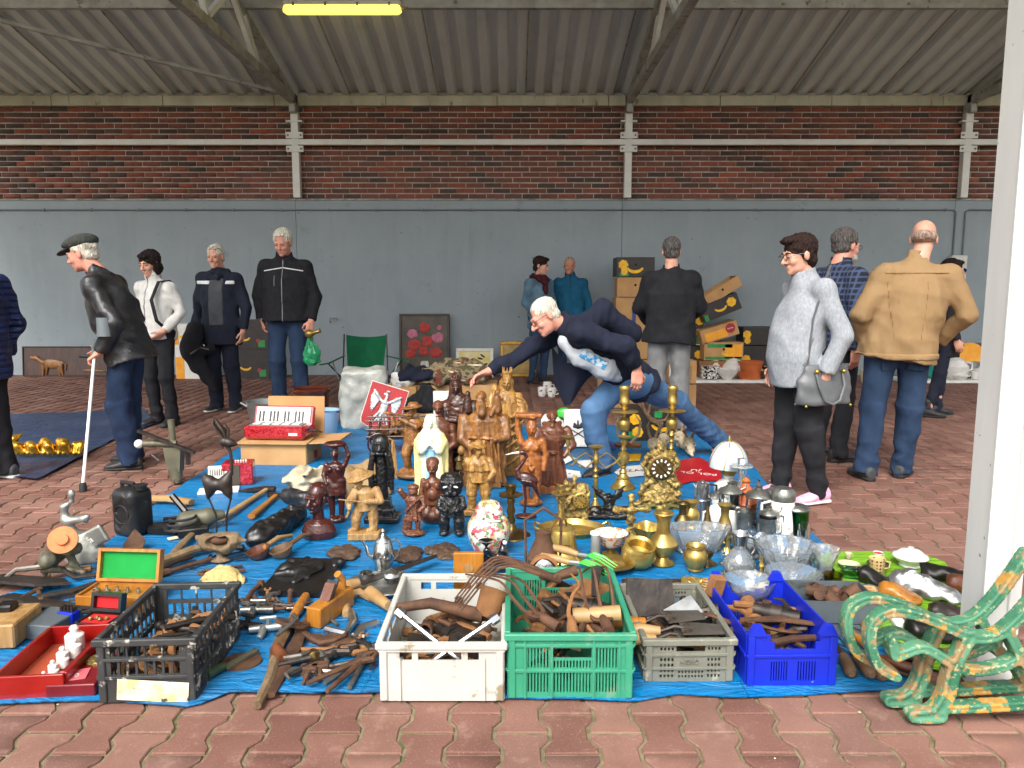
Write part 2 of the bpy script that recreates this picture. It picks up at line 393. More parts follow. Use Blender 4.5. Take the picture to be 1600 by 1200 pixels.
# ---- back wall
def plaster(name,c1,c2):
    t=NT(name);v=t.coord();st=t.coord((3,3,.5))
    c=t.ramp(t.noise(v,1.3,6,.6),[(.3,c1),(.7,c2)])
    c=t.mix(t.ramp(t.noise(st,2.5,5,.6),[(.48,(0,0,0,1)),(.8,(.35,.35,.35,1))]),c,C(154,158,156));c=t.mix(t.ramp(t.noise(t.coord((4,4,.35)),2.2,6,.7),[(.57,(0,0,0,1)),(.8,(.25,.25,.25,1))]),c,C(92,98,98));c=t.mix(t.ramp(t.noise(v,3.3,6,.7),[(.6,(0,0,0,1)),(.66,(.35,.35,.35,1))]),c,C(112,120,122))
    c=t.mix(t.ramp(t.noise(v,14,3),[(.70,(0,0,0,1)),(.73,(.7,.7,.7,1))]),c,C(70,74,76))
    t.base(c);t.set(Roughness=.7);t.bump(t.noise(v,60,4),.25,.004);return t.m
plaster('grey_paint',C(130,141,146),C(142,152,157))
mat('white_steel',C(214,214,208),C(196,196,188),3,.45,wear=C(150,140,120),wsc=16,wlo=.68)
mat('mortar',C(186,178,166),C(150,142,130),6,.95,bump=.4)
mat('ledge',C(176,172,160),C(120,116,106),8,.85,bump=.3)
mat('eave_beam',C(176,172,150),C(150,146,126),3,.6,wear=C(110,104,88),wsc=14,wlo=.62,stretch=(1,1,.25))
def brick_mat(name,rnd):
    t=NT(name);v=t.coord();r=t.n('NewGeometry').outputs['Random Per Island'] if rnd else t.n('ObjectInfo').outputs['Random']
    c=t.ramp(r,[(0,C(66,54,51)),(.16,C(84,59,52)),(.34,C(104,64,54)),(.6,C(118,68,55)),(.8,C(134,70,53)),(.93,C(92,68,61)),(1,C(148,76,54))])
    c=t.mix(1.0,c,t.ramp(t.noise(v,22,5,.7),[(.3,(.7,.68,.66,1)),(.65,(1.1,1.08,1.05,1))]),'MULTIPLY')
    t.base(c);t.set(Roughness=.8);t.bump(t.noise(v,90,4),.5,.004);return t.m
brick_mat('clinker',0);brick_mat('clinkers',1)
mat('pipe_grey',C(96,106,110),C(110,118,122),3,.5)
XE=13.5
wall=thing('hall_wall','long rear wall, grey painted below and dark red brick above','wall',(0,YW,0))
posts_x=[xw(465),xw(980),xw(1504)]
edges=[-XE]+[x-.06 for x in (posts_x[0]-5.05,posts_x[0],posts_x[1],posts_x[2])]+[XE]
for a,b in zip(edges[:-1],edges[1:]):
    B().box(((a+b)/2,.1,Z_LEDGE/2),((b-a)/2-.003,.1,Z_LEDGE/2)).obj('wall_panel','grey_paint',wall,False)
B().box((0,.2,Z_LEDGE/2),(XE,.05,Z_LEDGE/2-.02)).obj('wall_core','mortar',wall,False)
B().box((0,.085,Z_LEDGE+.012),(XE,.105,.012),bev=.004).obj('ledge','ledge',wall,False)
B().box((0,.134,(Z_BR0+Z_EAVE)/2+.04),(XE,.1,(Z_EAVE-Z_BR0)/2+.02)).obj('mortar_bed','mortar',wall,False)
nrow=17;ch=(Z_BR1-Z_LEDGE-.024)/nrow;bl=.272
bv=arr([(x,y,z) for x in (-1,1) for y in (-1,1) for z in (-1,1)])*arr((bl/2-.0055,.022,ch/2-.0085))
bfaces=[(0,1,3,2),(4,6,7,5),(0,4,5,1),(2,3,7,6),(0,2,6,4),(1,5,7,3)]
bs=[]
for i in range(nrow):
    off=(bl/2 if i % 2 else 0)+random.uniform(-.02,.02)
    for j in range(int(-XE/bl)+1,int(XE/bl)):bs.append((j*bl+off+random.uniform(-.004,.004),.048+random.uniform(-.004,.003),Z_LEDGE+.024+(i+.5)*ch+random.uniform(-.002,.002)))
bs=[q for q in bs if abs(q[0])<XE-.3];bs.sort(key=lambda q:math.hypot(q[0]*.9,(q[2]-2.6)*4))
bme=bpy.data.meshes.new('brick');bme.from_pydata(bv.tolist(),[],bfaces);bme.materials.append(MATS['clinker'])
for q in bs[:300]:link('brick',bme,wall,q)
mass('brickwork',bv[None]+arr(bs[300:])[:,None],bfaces,8,'clinkers',wall)
# eave beam, made of lengths end to end
x=-XE
while x<XE:
    L=1.66;B().box((x+L/2,.03,(Z_BR1+Z_EAVE)/2),(L/2-.004,.07,(Z_EAVE-Z_BR1)/2),bev=.006).obj('eave_beam','eave_beam',wall,False);x+=L
# conduit with clips
zc=zw(328)
cb=B();cb.tube([(-XE,-.02,zc),(xw(1488,328),-.02,zc),(xw(1493,328),-.02,zc-.03),(xw(1493,328),-.02,zw(404))],.013)
cb.obj('conduit','pipe_grey',wall)
cb=B();cb.tube([(XE,-.02,zc),(xw(1513,328),-.02,zc),(xw(1508,328),-.02,zc-.03),(xw(1508,328),-.02,zw(404))],.013)
cb.obj('conduit','pipe_grey',wall)
for i in range(-12,13):B().box((i*.72+.1,-.02,zc),(.012,.02,.02),bev=.003).obj('clip','pipe_grey',wall,False)
# socket box
mat('socket_plastic',C(196,196,188),rough=.5);mat('black_rubber',C(24,24,26),C(34,34,36),20,.7)
mat('socket_blue',C(30,60,130),rough=.4)
sb=thing('socket_box','pale grey electric socket box fixed on the rear wall','socket box',(xw(1504),YW-.001,zw(418)))
B().box((0,-.06,0),(.12,.06,.18),bev=.012).obj('casing','socket_plastic',sb)
B().box((0,-.128,.1),(.1,.006,.05),bev=.004).obj('label_plate','white_steel',sb)
for dx in (-.05,.05):B().lathe([(.036,0),(.036,.05),(.03,.055),(.03,.02),(0,.02)],16,(dx,-.12,-.05),rot(90,0,0)).obj('socket','socket_blue',sb)
hk=thing('wall_hook','small metal bracket sticking out of the grey wall','bracket',(xw(522,500),YW-.002,W(522,500,YW).z))
B().tube([(-.05,0,-.03),(-.05,-.06,-.03),(-.05,-.06,.03),(.06,-.06,.03),(.06,-.06,-.01)],.009).obj('rod','pipe_grey',hk)
# ---- steel posts with brackets, rail
zt=Z_EAVE-.06
def post(x,lab):
    p=thing('steel_post',lab,'post',(x,YW,0),group='white steel posts on the brick wall')
    zb=Z_LEDGE+.026
    B().box((0,-.06,(zb+zw(178))/2),(.055,.055,(zw(178)-zb)/2),bev=.006).obj('shaft','white_steel',p,False)
    for zz in (zw(214),zw(235)):
        pl=B().box((0,-.125,zz),(.128,.008,.045),bev=.003).obj('plate','white_steel',p,False)
        for dx in (-.095,.095):B().lathe([(.016,0),(.016,.012),(.008,.014)],6,(dx,-.133,zz),rot(90,0,0)).obj('bolt','pipe_grey',pl)
    fl=B().box((0,-.08,zw(192)),(.12,.05,.012),bev=.003).obj('flange','white_steel',p,False)
    for dx in (-.095,.095):B().tube([(dx,-.08,zw(192)-.05),(dx,-.08,zw(192)+.04)],.01,6).obj('bolt','pipe_grey',fl)
for x,l in zip(posts_x,('first white steel post on the brick wall, counting from the yellow lamp side','middle white steel post on the brick wall, above the box stack','white steel post on the brick wall above the tan jacket')):post(x,l)
zr=zw(224)
rl=B().box((0,-.042,zr),(XE,.04,.042),bev=.006).obj('wall_rail','white_steel',None,False,(0,YW-.03,0))
tag(rl,'long white horizontal steel rail across the brick wall','rail')
# ---- roof
def sheet_mat():
    t=NT('roof_sheet');v=t.coord((1,.15,1));c=t.ramp(t.noise(v,4,5),[(.3,C(198,206,212)),(.7,C(212,219,224))])
    c=t.mix(t.ramp(t.noise(t.coord(),2.4,6,.65),[(.58,(0,0,0,1)),(.75,(.4,.4,.4,1))]),c,C(158,160,160))
    t.base(c);t.set(Roughness=.5,Metallic=.0);return t.m
sheet_mat()
mat('dull_steel',C(168,168,162),C(140,138,130),5,.55,.2,wear=C(96,88,76),wsc=9,wlo=.6)
roof=thing('hall_roof','grey corrugated steel roof sloping up from the rear wall','roof',(0,0,0))
Y_R,Y_F=1.55,1.5;SL=.262;z0=Z_EAVE+.03  # unseen front keeps rising without a ridge, shaped to admit more sky light
zroof=lambda y:z0+SL*(YW-max(y,Y_R))-(SL*(Y_R-y) if y<Y_R else 0)
per,dep=.262,.075
prof=[]
x=-9.6  # unseen roof ends cut short so side daylight reaches wall and roof
while x<8.7:
    prof+=[(x,0),(x+.10,0),(x+.135,dep),(x+.227,dep)];x+=per
def slope(y0,y1):
    b=B();vv=[];ff=[]
    for (x,d) in prof:
        for y in (y0,y1):vv.append((x,y,zroof(y)+d))
    for i in range(len(prof)-1):ff.append((2*i,2*i+2,2*i+3,2*i+1))
    b.add(vv,ff);b.add(arr(vv)+arr((0,0,.012)),[q[::-1] for q in ff]);return b
slope(YW+.35,Y_R).obj('roof_slope','roof_sheet',roof,False)
for i in range(-5,6):      # overlap seams of the sheets
    xx=-9.6+per*round((i*1.05*1.25+9.6)/per)+.10
    b=B();b.add([(xx,YW,zroof(YW)-.004),(xx+.02,YW,zroof(YW)-.004),(xx+.02,Y_R,zroof(Y_R)-.004),(xx,Y_R,zroof(Y_R)-.004)],[(0,1,2,3)])
    b.add([(xx,YW,zroof(YW)-.012),(xx+.02,YW,zroof(YW)-.012),(xx+.02,Y_R,zroof(Y_R)-.012),(xx,Y_R,zroof(Y_R)-.012)],[(3,2,1,0)]);b.obj('seam','dull_steel',roof,False)
YP=9.32
for y in (YP,7.6):B().box((-.45,y,zroof(y)-.075),(9.1,.035,.07),bev=.004).obj('purlin','dull_steel',roof,False)
for y in (5.6,3.6,1.7):B().box((-.45,y,zroof(y)-.075),(9.1,.035,.07),bev=.004).obj('purlin','dull_steel',roof,False)
def bar(b,a,c,w,h,up=(0,0,1)):
    a,c=arr(a),arr(c);M_=frame(c-a,np.cross(up,c-a));L=np.linalg.norm(c-a);b.box((a+c)/2,(w/2,h/2,L/2),M_,bev=.004);return b
def truss(x,lab):
    t=thing('roof_truss',lab,'truss',(x,0,0),group='steel roof trusses');zc_=Z_BR1+.07;YC=2.45
    bar(B(),(0,YW-.09,zc_),(0,YC,zc_),.10,.12).obj('bottom_chord','dull_steel',t,False)
    bar(B(),(0,YW-.1,zroof(YW)-.13),(0,Y_R,zroof(Y_R)-.2),.09,.1).obj('rafter','dull_steel',t,False)
    B().box((0,YW-.1,(zw(180)+zw(150))/2),(.05,.1,(zw(150)-zw(180))/2),bev=.01).obj('shoe_plate','dull_steel',t,False)
    for y0,y1 in ((9.75,YP+.02),(9.7,9.0),(8.2,7.6),(8.2,8.9),(5.6,6.2),(5.6,5.0),(2.5,2.5)):
        bar(B(),(.02,y0,zc_+.05),(.02,y1,zroof(y1)-.2),.06,.06).obj('web_strut','white_steel',t,False)
    return t
truss(posts_x[0],'steel roof truss beside the yellow lamp');truss(posts_x[1],'steel roof truss above the box stack');truss(posts_x[2],'steel roof truss at the white column side, mostly cut off');truss(posts_x[0]-5.05,'steel roof truss at the far edge, above the cap man')
br=thing('wind_brace','thin slanting steel brace below the roof beside the yellow lamp','brace',(0,0,0))
bar(B(),(posts_x[0]-.15,YW-.35,zroof(YW-.35)-.15),(xw(60)+.6,YP,zroof(YP)-.17),.05,.05).obj('rod','dull_steel',br,False)
bar(B(),(xw(60)+.6,YP,zroof(YP)-.18),(posts_x[0]-5.0,YW-.5,zroof(YW-.5)-.2),.06,.06).obj('rod','white_steel',br,False)
B().box((xw(60)+.6,YP,zroof(YP)-.17),(.12,.03,.06),bev=.01).obj('gusset','white_steel',br,False)
# ---- fluorescent lamp, lit yellow
t=NT('lamp_diffuser');t.base(C(236,214,110));t.set(Emission_Strength=1.15,Roughness=.4);t.b.inputs['Emission Color'].default_value=C(255,224,84)
a,b_=W(443,13,YP-.02),W(627,13,YP-.02)
lamp=thing('ceiling_lamp','lit yellow fluorescent lamp hanging under the roof beam','lamp',((a.x+b_.x)/2,YP-.02,zroof(YP)-.15));hl=(b_.x-a.x)/2
zl=a.z-lamp.location.z
B().box((0,0,zl+.05),(hl,.055,.03),bev=.012).obj('housing','socket_plastic',lamp)
S_=B();S_.tube([(-hl+.01,0,zl-.0),(-hl+.04,0,zl-.01),(hl-.04,0,zl-.01),(hl-.01,0,zl)],[.045,.062,.062,.045],12);S_.obj('diffuser','lamp_diffuser',lamp)
for dx in (-.9,-.3,.3,.9):B().box((dx*hl*.9,-.066,zl+.03),(.012,.006,.02)).obj('clip','pipe_grey',lamp,False)
for dx in (-.6,.6):B().tube([(dx*hl,0,zl+.07),(dx*hl,0,.02)],.012,6).obj('hanger','dull_steel',lamp)
# ---- white front column
t=NT('chipped_white');v=t.coord();c=t.ramp(t.noise(t.coord((1,1,.2)),6,4),[(.35,C(204,204,200)),(.7,C(218,218,214))])
c=t.mix(t.ramp(t.noise(v,7,6,.6),[(.66,(0,0,0,1)),(.675,(1,1,1,1))]),c,C(178,132,72));c=t.mix(t.ramp(t.noise(v,26,3),[(.72,(0,0,0,1)),(.74,(.8,.8,.8,1))]),c,C(120,96,74));t.base(c);t.set(Roughness=.4)
pc=G(1556,1083);YCL=pc.y+.07
colm=thing('roof_column','chipped white steel column carrying the roof beside the bench end','column',(pc.x,YCL,0),rz=-4)
hgt=zroof(YCL)-.2
B().prism([(-.056,-.06),(.056,-.06),(.056,.06),(-.056,.06)],.0,hgt).obj('shaft','chipped_white',colm,False)
for sx in (-1,1):B().box((sx*.040,-.0655,hgt/2+.1),(.018,.0055,hgt/2-.1),bev=.002).obj('flange','chipped_white',colm,False)
mat('hole_dark',C(20,16,14),rough=.9)
for zz in (.72,.86,1.02,1.75):B().lathe([(.008,0),(.008,.004),(0,.004)],10,(.04,-.0715,zz),rot(90,0,0)).obj('bolt_hole','hole_dark',colm)
# ================================================================ people
def shell(src,off,c,h,rt=None):       # a thin layer over part of a cloth: stripe, zip, placket, insert
    t=S();t.p=list(src.p);t.dispf=src.dispf;t.off=off+.002;q=S();q.box(c,h,rt,.002);t.kp=[q.p[0][0]];t.b=(q.p[0][1],q.p[0][2]);return t
def head_sdf(s,c,M_,z=1.0,fem=0,nose=1.0,jaw=1.0,kk=.012,ft=1.0):
    P=lambda x,y,w:arr(c)+M_@(arr((x,y,w))*z)
    s.ell(P(0,.018,.042),arr((.073,.094,.08))*z,M_,kk);s.ell(P(0,-.026,-.03),arr((.061*(.96 if fem else 1),.066,.084))*z,M_,.02*z)
    s.ell(P(0,-.036,-.085),arr((.046*jaw,.048,.036))*z,M_,.02*z);s.ell(P(0,-.074,-.104),.019*z*jaw,None,.02*z)
    for q in (-1,1):
        s.ell(P(q*.034,-.068,-.034),.024*z,None,.015*z);s.ell(P(q*.031,-.107,.002),arr((.017,.016*ft,.012))*z*ft**.6,M_,.008*z,'s')
        s.ell(P(q*.031,-.083,.0),.0135*z,None,.003*z);s.ell(P(q*.078,.008,-.008),arr((.011,.021,.034))*z,M_,.008*z)
    s.cone(P(-.036,-.087,.02),P(.036,-.087,.02),.011*z*ft,None,.012*z)
    s.cone(P(0,-.094,.008),P(0,-.096-.022*nose,-.036),.008*z*ft,.0135*z*nose*ft**.5,.008*z)
    for q in (-1,1):s.ell(P(q*.012,-.1,-.041),.0095*z,None,.006*z)
    s.cone(P(-.02,-.088,-.066),P(.02,-.088,-.066),.0085*z*ft**.6,None,.005*z);s.cone(P(-.016,-.087,-.078),P(.016,-.087,-.078),.008*z,None,.005*z)
    s.cone(P(-.024,-.101,-.072),P(.024,-.101,-.072),.003*z,None,.002*z,'s')
    return P
def hand_sdf(s,w,d,n,k=1.0,curl=.5,side=1,thumb_in=.3,spread=.0):   # w wrist, d along the fingers, n out of the palm, side: which side the thumb leaves
    M_=frame(d,np.cross(n,d));x,z=M_[:,0]*side,M_[:,2];n=arr(n)-z*z.dot(arr(n));n=n/np.linalg.norm(n);w=arr(w)
    s.cone(w-z*.03,w+z*.015,.027*k,.03*k,.015,flat=(n,1.3))
    s.cone(w+z*.035*k+x*.012*k,w+z*.08*k+x*.018*k,.031*k,.026*k,.015,flat=(n,2.0));s.cone(w+z*.035*k-x*.012*k,w+z*.076*k-x*.02*k,.029*k,.023*k,.015,flat=(n,2.0))
    for i,(o,L) in enumerate(((.031,.072),(.0105,.08),(-.0105,.075),(-.031,.06))):
        a=w+z*(.09-abs(i-1.2)*.005)*k+x*o*k;ang=curl*.7+.06*i;c1=z*math.cos(ang)+n*math.sin(ang)+x*spread*(1.5-i)*.3
        b=a+c1*L*.52*k;ang2=ang+curl*1.1;c2=z*math.cos(ang2)+n*math.sin(ang2);e=b+c2*L*.52*k
        s.cone(a,b,.0095*k,.0088*k,.005);s.cone(b,e,.0088*k,.0072*k,.004)
    a=w+z*.028*k+x*.026*k;b=a+(z*.7+x*.75+n*thumb_in)*.042*k;e=b+(z*.95+x*.1+n*thumb_in*1.3)*.034*k
    s.cone(a,b,.013*k,.0105*k,.01);s.cone(b,e,.0102*k,.0085*k,.004);return s
JD=dict(pel=(0,0,.97),wai=(0,0,1.12),che=(0,.0,1.30),nb=(0,.015,1.475),hd=(0,-.03,1.635),
          shl=(.178,.015,1.385),ell=(.25,.06,1.13),wrl=(.245,-.03,.885),shr=(-.178,.015,1.385),elr=(-.25,.06,1.13),wrr=(-.245,-.03,.885),
          hil=(.092,0,.93),knl=(.105,-.02,.50),anl=(.11,.03,.085),hir=(-.092,0,.93),knr=(-.105,-.02,.50),anr=(-.11,.03,.085),tol=(.16,-1,0),tor=(-.16,-1,0))
def person(label,loc,rz,H,skin='skin',J={},fat=1.0,fem=0,yaw=0,pitch=0,roll=0,hair=None,hairm='hair_grey',top=None,bot=None,shoe=None,hands={},vox=.007,glasses=None,brows=True,extra=None,hz=.96,secs=None,nose=1.0):
    k=H/1.75;j={a:arr(b)*(1 if a in ('tol','tor') else k) for a,b in {**JD,**J}.items()}
    p=thing('person',label,'person',loc,rz);b=S()
    Mh=rot(pitch,roll,yaw);hc=j['hd']
    # body: one continuous surface
    b.cone(j['pel'],j['che'],.10*k,.09*k,.04,flat=((0,1,0),1.3));b.cone(j['che'],j['nb'],.09*k,.048*k,.03);b.cone(j['nb'],hc+Mh@arr((0,.012,-.05))*k,(.05 if fem else .058)*k,(.048 if fem else .056)*k,.02)
    for s_ in 'lr':
        b.cone(j['nb']-arr((0,0,.05)),j['sh' +s_],.035*k,.035*k,.03);b.path([j['sh' +s_],j['el' +s_],j['wr' +s_]],[.044*k,.037*k,.026*k])
        b.path([j['hi' +s_],j['kn' +s_],j['an' +s_]],[.08*k,.052*k,.04*k],.03);td=j['to' +s_]/np.linalg.norm(j['to' +s_]);b.cone(j['an' +s_]-arr((0,0,.045)),j['an' +s_]+td*.12-arr((0,0,.055)),.02*k,.014*k)
        sd_=1 if s_=='l' else -1;hd_=hands.get(s_,{});fa=j['wr' +s_]-j['el' +s_];d=hd_.get('d',fa)
        if not hd_.get('hide'):hand_sdf(b,j['wr' +s_]+arr(d)/np.linalg.norm(d)*.012,d,hd_.get('n',(-sd_,0,0)),k*hd_.get('k',1.0),hd_.get('curl',.45),hd_.get('side',None) or sd_,hd_.get('thumb',.3))
    P=head_sdf(b,hc,Mh,k*hz,fem,nose);b.obj('body',skin,p,vox)
    z=k*hz
    if brows:
        for q in (-1,1):
            B().ball(P(q*.031,-.0925,.0),(.0085*z,.006*z,.0052*z),8,6).obj('eye','eye_dark',p)
            B().tube([P(q*.014,-.1,.02),P(q*.032,-.1,.026),P(q*.05,-.086,.02)],[.004*z,.005*z,.003*z],6).obj('eyebrow',hairm,p)
    if hair:
        h=S();g=lambda c,r:h.ell(P(*c),arr(r)*z,Mh,.012)
        rs=np.random.RandomState(int(loc[0]*100) % 999)
        if hair in ('short','thick','crop'):
            o={'short':.008,'thick':.014,'crop':.004}[hair];g((0,.022,.046),(.075+o,.097+o,.082+o));g((0,.05,-.02),(.066+o*.6,.06+o*.6,.06))
            h.box(P(0,-.12,-.04),arr((.2,.066,.12))*z,Mh,.01,.012,'s');h.box(P(0,-.045,-.07),arr((.2,.045,.085))*z,Mh,.01,.01,'s');h.box(P(0,.05,-.12),arr((.2,.1,.055))*z,Mh,.01,.01,'s')
        elif hair=='fringe':
            g((0,.03,.01),(.079,.092,.055));h.box(P(0,-.1,.0),arr((.2,.095,.2))*z,Mh,.01,.01,'s');h.box(P(0,.05,-.1),arr((.2,.12,.06))*z,Mh,.01,.01,'s');h.ell(P(0,-.01,.11),arr((.075,.11,.075))*z,Mh,.01,'s')
        elif hair=='bob':
            g((0,.025,.048),(.092,.112,.092));g((0,.05,-.05),(.092,.07,.085));[g((q*.07,.005,-.045),(.024,.045,.075)) for q in (-1,1)]
            h.ell(P(0,-.125,-.035),arr((.056,.085,.085))*z,Mh,.01,'s');g((0,-.06,.088),(.062,.05,.026))
        elif hair=='pixie':
            g((0,.025,.05),(.086,.108,.09));g((0,.055,-.04),(.07,.06,.06));[g((q*.07,.02,.0),(.014,.035,.045)) for q in (-1,1)]
            h.ell(P(0,-.125,-.04),arr((.06,.085,.09))*z,Mh,.01,'s');g((0,-.05,.1),(.06,.06,.028))
        h.disp(wob(rs.randint(999),.0028,190,(1,1,.45),11));h.obj('hair',hairm,p,.0045)
    if glasses:
        e=B()
        for q in (-1,1):
            e.tube([P(q*.031+.023*math.cos(a),-.112,-.003+.017*math.sin(a)) for a in np.linspace(0,6.28,13)[:-1]],.0022*z,5,closed=True)
            e.tube([P(q*.053,-.11,.004),P(q*.078,-.03,.008),P(q*.08,.015,.0)],.0025*z,5)
        e.tube([P(-.009,-.113,.0),P(.009,-.113,0)],.002*z,5);o=e.obj('glasses',glasses,p)
    parts=dict(p=p,P=P,j=j,k=k,Mh=Mh,z=z)
    # trousers
    if bot:
        m,rh,rk,ra=bot['m'],bot.get('rh',.088),bot.get('rk',.07),bot.get('ra',.058);s=S();f=math.sqrt(fat)
        s.ell(j['pel']-arr((0,0,.02)),arr((.165,.125,.14))*k*f,None,.04)
        for s_ in 'lr':
            h_,kn,an=j['hi' +s_],j['kn' +s_],j['an' +s_];en=an+(an-kn)/np.linalg.norm(an-kn)*bot.get('hem',.045)
            s.cone(h_,kn,rh*k*f,rk*k,.05);s.cone(kn,en,rk*k,ra*k,.03,cap=True)
        if bot.get('skirt'):a=bot['skirt'];s.loft((0,0,a[0]*k),[(0,a[1],a[2]),(.9*k-a[0]*k,.17,.13)])
        w1=wob(11+int(abs(loc[0])*37),.004,22,(1.2,1.2,.8));w2=wob(5,.0075,10,(1,1,1.7),9,1)
        s.disp(lambda X,Y,Z:w1(X,Y,Z)+w2(X,Y,Z)*np.clip((.45-Z)/.3,.15,1));s.obj('trousers',m,p,.011);parts['bot']=s
    if shoe:
        for s_ in 'lr':
            an=j['an' +s_];td=j['to' +s_]/np.linalg.norm(j['to' +s_]);Mf=frame(td,np.cross((0,0,1),td));up=Mf@arr((0,1,0));up=up*(1 if up[2]>0 else -1)
            Mf=np.stack((np.cross(up,td),up,td),1);o=an-up*.05*k;ua=an-up*.085*k
            s=S();L=k*shoe.get('L',1);c0=ua+up*.022
            s.loft(c0,[(-.075*L,.026,.03,0,.03),(-.06*L,.036,.045,0,.035),(0,.037,.05,0,.035),(.06*L,.043,.034,0,.02),(.12*L,.046,.026,0,.01),(.165*L,.036,.02,0,.005),(.185*L,.014,.012,0,0)],Mf,.01)
            s.cone(an-up*.02,an+up*shoe.get('ank',.04),.042*k,.045*k,.02);s.cut(ua+up*.016,-up);sh=s.obj('shoe',shoe['m'],p,.007)
            s=S();s.loft(ua,[(-.08*L,.03,.016,0,.014),(-.06*L,.041,.016,0,.014),(0,.04,.015,0,.013),(.06*L,.047,.013,0,.012),(.12*L,.05,.013,0,.012),(.17*L,.038,.012,0,.014),(.19*L,.015,.01,0,.016)],Mf,.01);s.cut(ua,-up);s.cut(ua+up*.026,up);s.obj('sole',shoe.get('sole','sole_black'),sh,.006)
    if top:
        ax=j['nb']-j['pel'];L=np.linalg.norm(ax);Mt=frame(ax,j['shl']-j['shr']);f=fat;s=S();hem=top.get('hem',-.14)*k;bl=top.get('belly',0);w=top.get('w',1.0)
        if Mt[:,1].dot((0,1,0))<-.999*0 and abs(Mt[2,2])>.8 and Mt[1,1]<0:pass
        sc_=secs or [(hem,.192*f,.145*f,0,-bl*.6),(-.02,.186*f,.142*f,0,-bl),(.15*k,.182*f,.138*f,0,-bl*.8),(.30*k,.192*f**.6,.138*f**.6,0,-bl*.2),(.38*k,.175,.12),(.44*k,.125,.095),(.50*k,.075,.075)]
        s.loft(j['pel'],[(a[0],a[1]*w*(k if not secs else 1),a[2]*w*(k if not secs else 1))+tuple(a[3:]) for a in sc_],Mt,.02)
        r1,r2,r3=[q*k*w*f**.4 for q in top.get('arm',(.066,.057,.047))]
        for s_ in 'lr':
            sh,el,wr=j['sh' +s_],j['el' +s_],j['wr' +s_];fa=(wr-el)/np.linalg.norm(wr-el)
            s.ell(sh,r1*.98,None,.04*k);s.cone(j['nb']-ax/L*.045,sh,.07*k,r1*.9,.04*k);s.cone(sh,el,r1,r2,.035*k);s.cone(el,wr+fa*top.get('cuff',.0),r2,r3,.02*k,cap=True)
        cz=top.get('collar',.05)
        if cz:s.cone(j['nb']-ax/L*.05,j['nb']+(hc-j['nb'])*cz*8,.085*k,.074*k,.02,cap=True)
        cc=j['nb']+(hc-j['nb'])*.2
        if top.get('open',True):s.cone(cc,cc+(hc-j['nb'])*1.2+Mt@arr((0,-.03,0)),.056*k,.072*k,.01,'s')
        w1=wob(21+int(abs(loc[0])*53),top.get('wr',.006)*.7,16,(1.1,1.1,.9));w2=wob(8+int(abs(loc[1])*53),top.get('wr',.006)*.85,10,(1.1,1.1,1.1),9,1);s.disp(lambda X,Y,Z:w1(X,Y,Z)+w2(X,Y,Z))
        s.obj(top.get('name','jacket'),top['m'],p,.010);parts['top']=s;parts['Mt']=Mt
    if extra:extra(parts)
    return p
def skinm(name,c1,c2,red):
    t=NT(name);v=t.coord();c=t.ramp(t.noise(v,14,4),[(.35,c1),(.65,c2)]);c=t.mix(t.ramp(t.noise(v,22,3),[(.55,(0,0,0,1)),(.75,(.5,.5,.5,1))]),c,red)
    t.base(c);t.set(Roughness=.62,Subsurface_Weight=.06,Subsurface_Scale=.01);t.b.inputs['Subsurface Radius'].default_value=(1,.35,.2);t.bump(t.noise(v,130,3),.15,.003);return t.m
skinm('skin',C(196,142,118),C(212,160,136),C(190,112,94));skinm('skin_ruddy',C(204,138,116),C(216,154,132),C(200,100,84));skinm('skin_dark',C(176,118,92),C(192,134,106),C(168,96,76))
mat('eye_dark',C(44,32,28),rough=.25)
def hairmat(n,a,b):mat(n,tuple(q*.6 for q in a[:3])+(1,),b,110,.75,bump=1,bsc=160,bd=.008,stretch=(1,1,.22),spec=.2)
hairmat('hair_grey',C(168,164,156),C(216,212,204));hairmat('hair_white',C(206,196,174),C(236,230,214));hairmat('hair_black',C(28,22,22),C(48,38,36));hairmat('hair_brown',C(34,22,19),C(54,35,29));hairmat('hair_salt',C(58,52,50),C(112,106,102));hairmat('hair_stubble',C(150,126,112),C(186,158,142))
mat('sole_black',C(30,29,29),C(44,42,40),20,.8);mat('sole_white',C(222,220,214),C(200,196,190),20,.6)
mat('shoe_black',C(30,29,30),C(50,48,48),26,.55,bump=.3,bsc=60);mat('shoe_grey',C(70,72,74),C(50,52,54),26,.7,bump=.3);mat('shoe_pink',C(224,150,184),C(240,190,212),30,.7,bump=.4,bsc=110)
mat('leather_black',C(28,28,30),C(46,46,48),10,.38,bump=.35,bsc=22,bd=.02);weave('denim_dark',C(26,38,60),C(38,54,82));weave('denim',C(54,84,120),C(82,114,148),5);weave('denim_mid',C(30,46,70),C(50,69,96),5)
weave('cloth_black',C(27,27,30),C(40,40,44));weave('fleece_black',C(28,28,31),C(38,38,41),30,fine=.6);weave('navy',C(21,25,39),C(31,35,52));weave('navy_dark',C(26,30,43),C(38,42,56));weave('fleece_white',C(216,214,208),C(196,194,190),20,fine=.6);weave('trouser_grey',C(112,112,112),C(134,134,132))
weave('teal',C(18,72,100),C(28,92,122));weave('denim_jacket',C(62,88,108),C(100,126,142),12);weave('sweater_grey',C(64,66,70),C(80,82,86));weave('tan',C(138,110,76),C(154,126,90),4,wr=.5);weave('shirt_grey',C(186,190,194),C(166,172,178))
t=NT('fleece_mottled');v=t.coord((1,1,.55));t.base(t.ramp(t.noise(v,70,4,.7),[(.3,C(130,134,141)),(.5,C(146,150,155)),(.7,C(163,165,169))]));t.set(Roughness=.95,Specular_IOR_Level=.2);t.bump(t.noise(v,150,3),.12,.002)
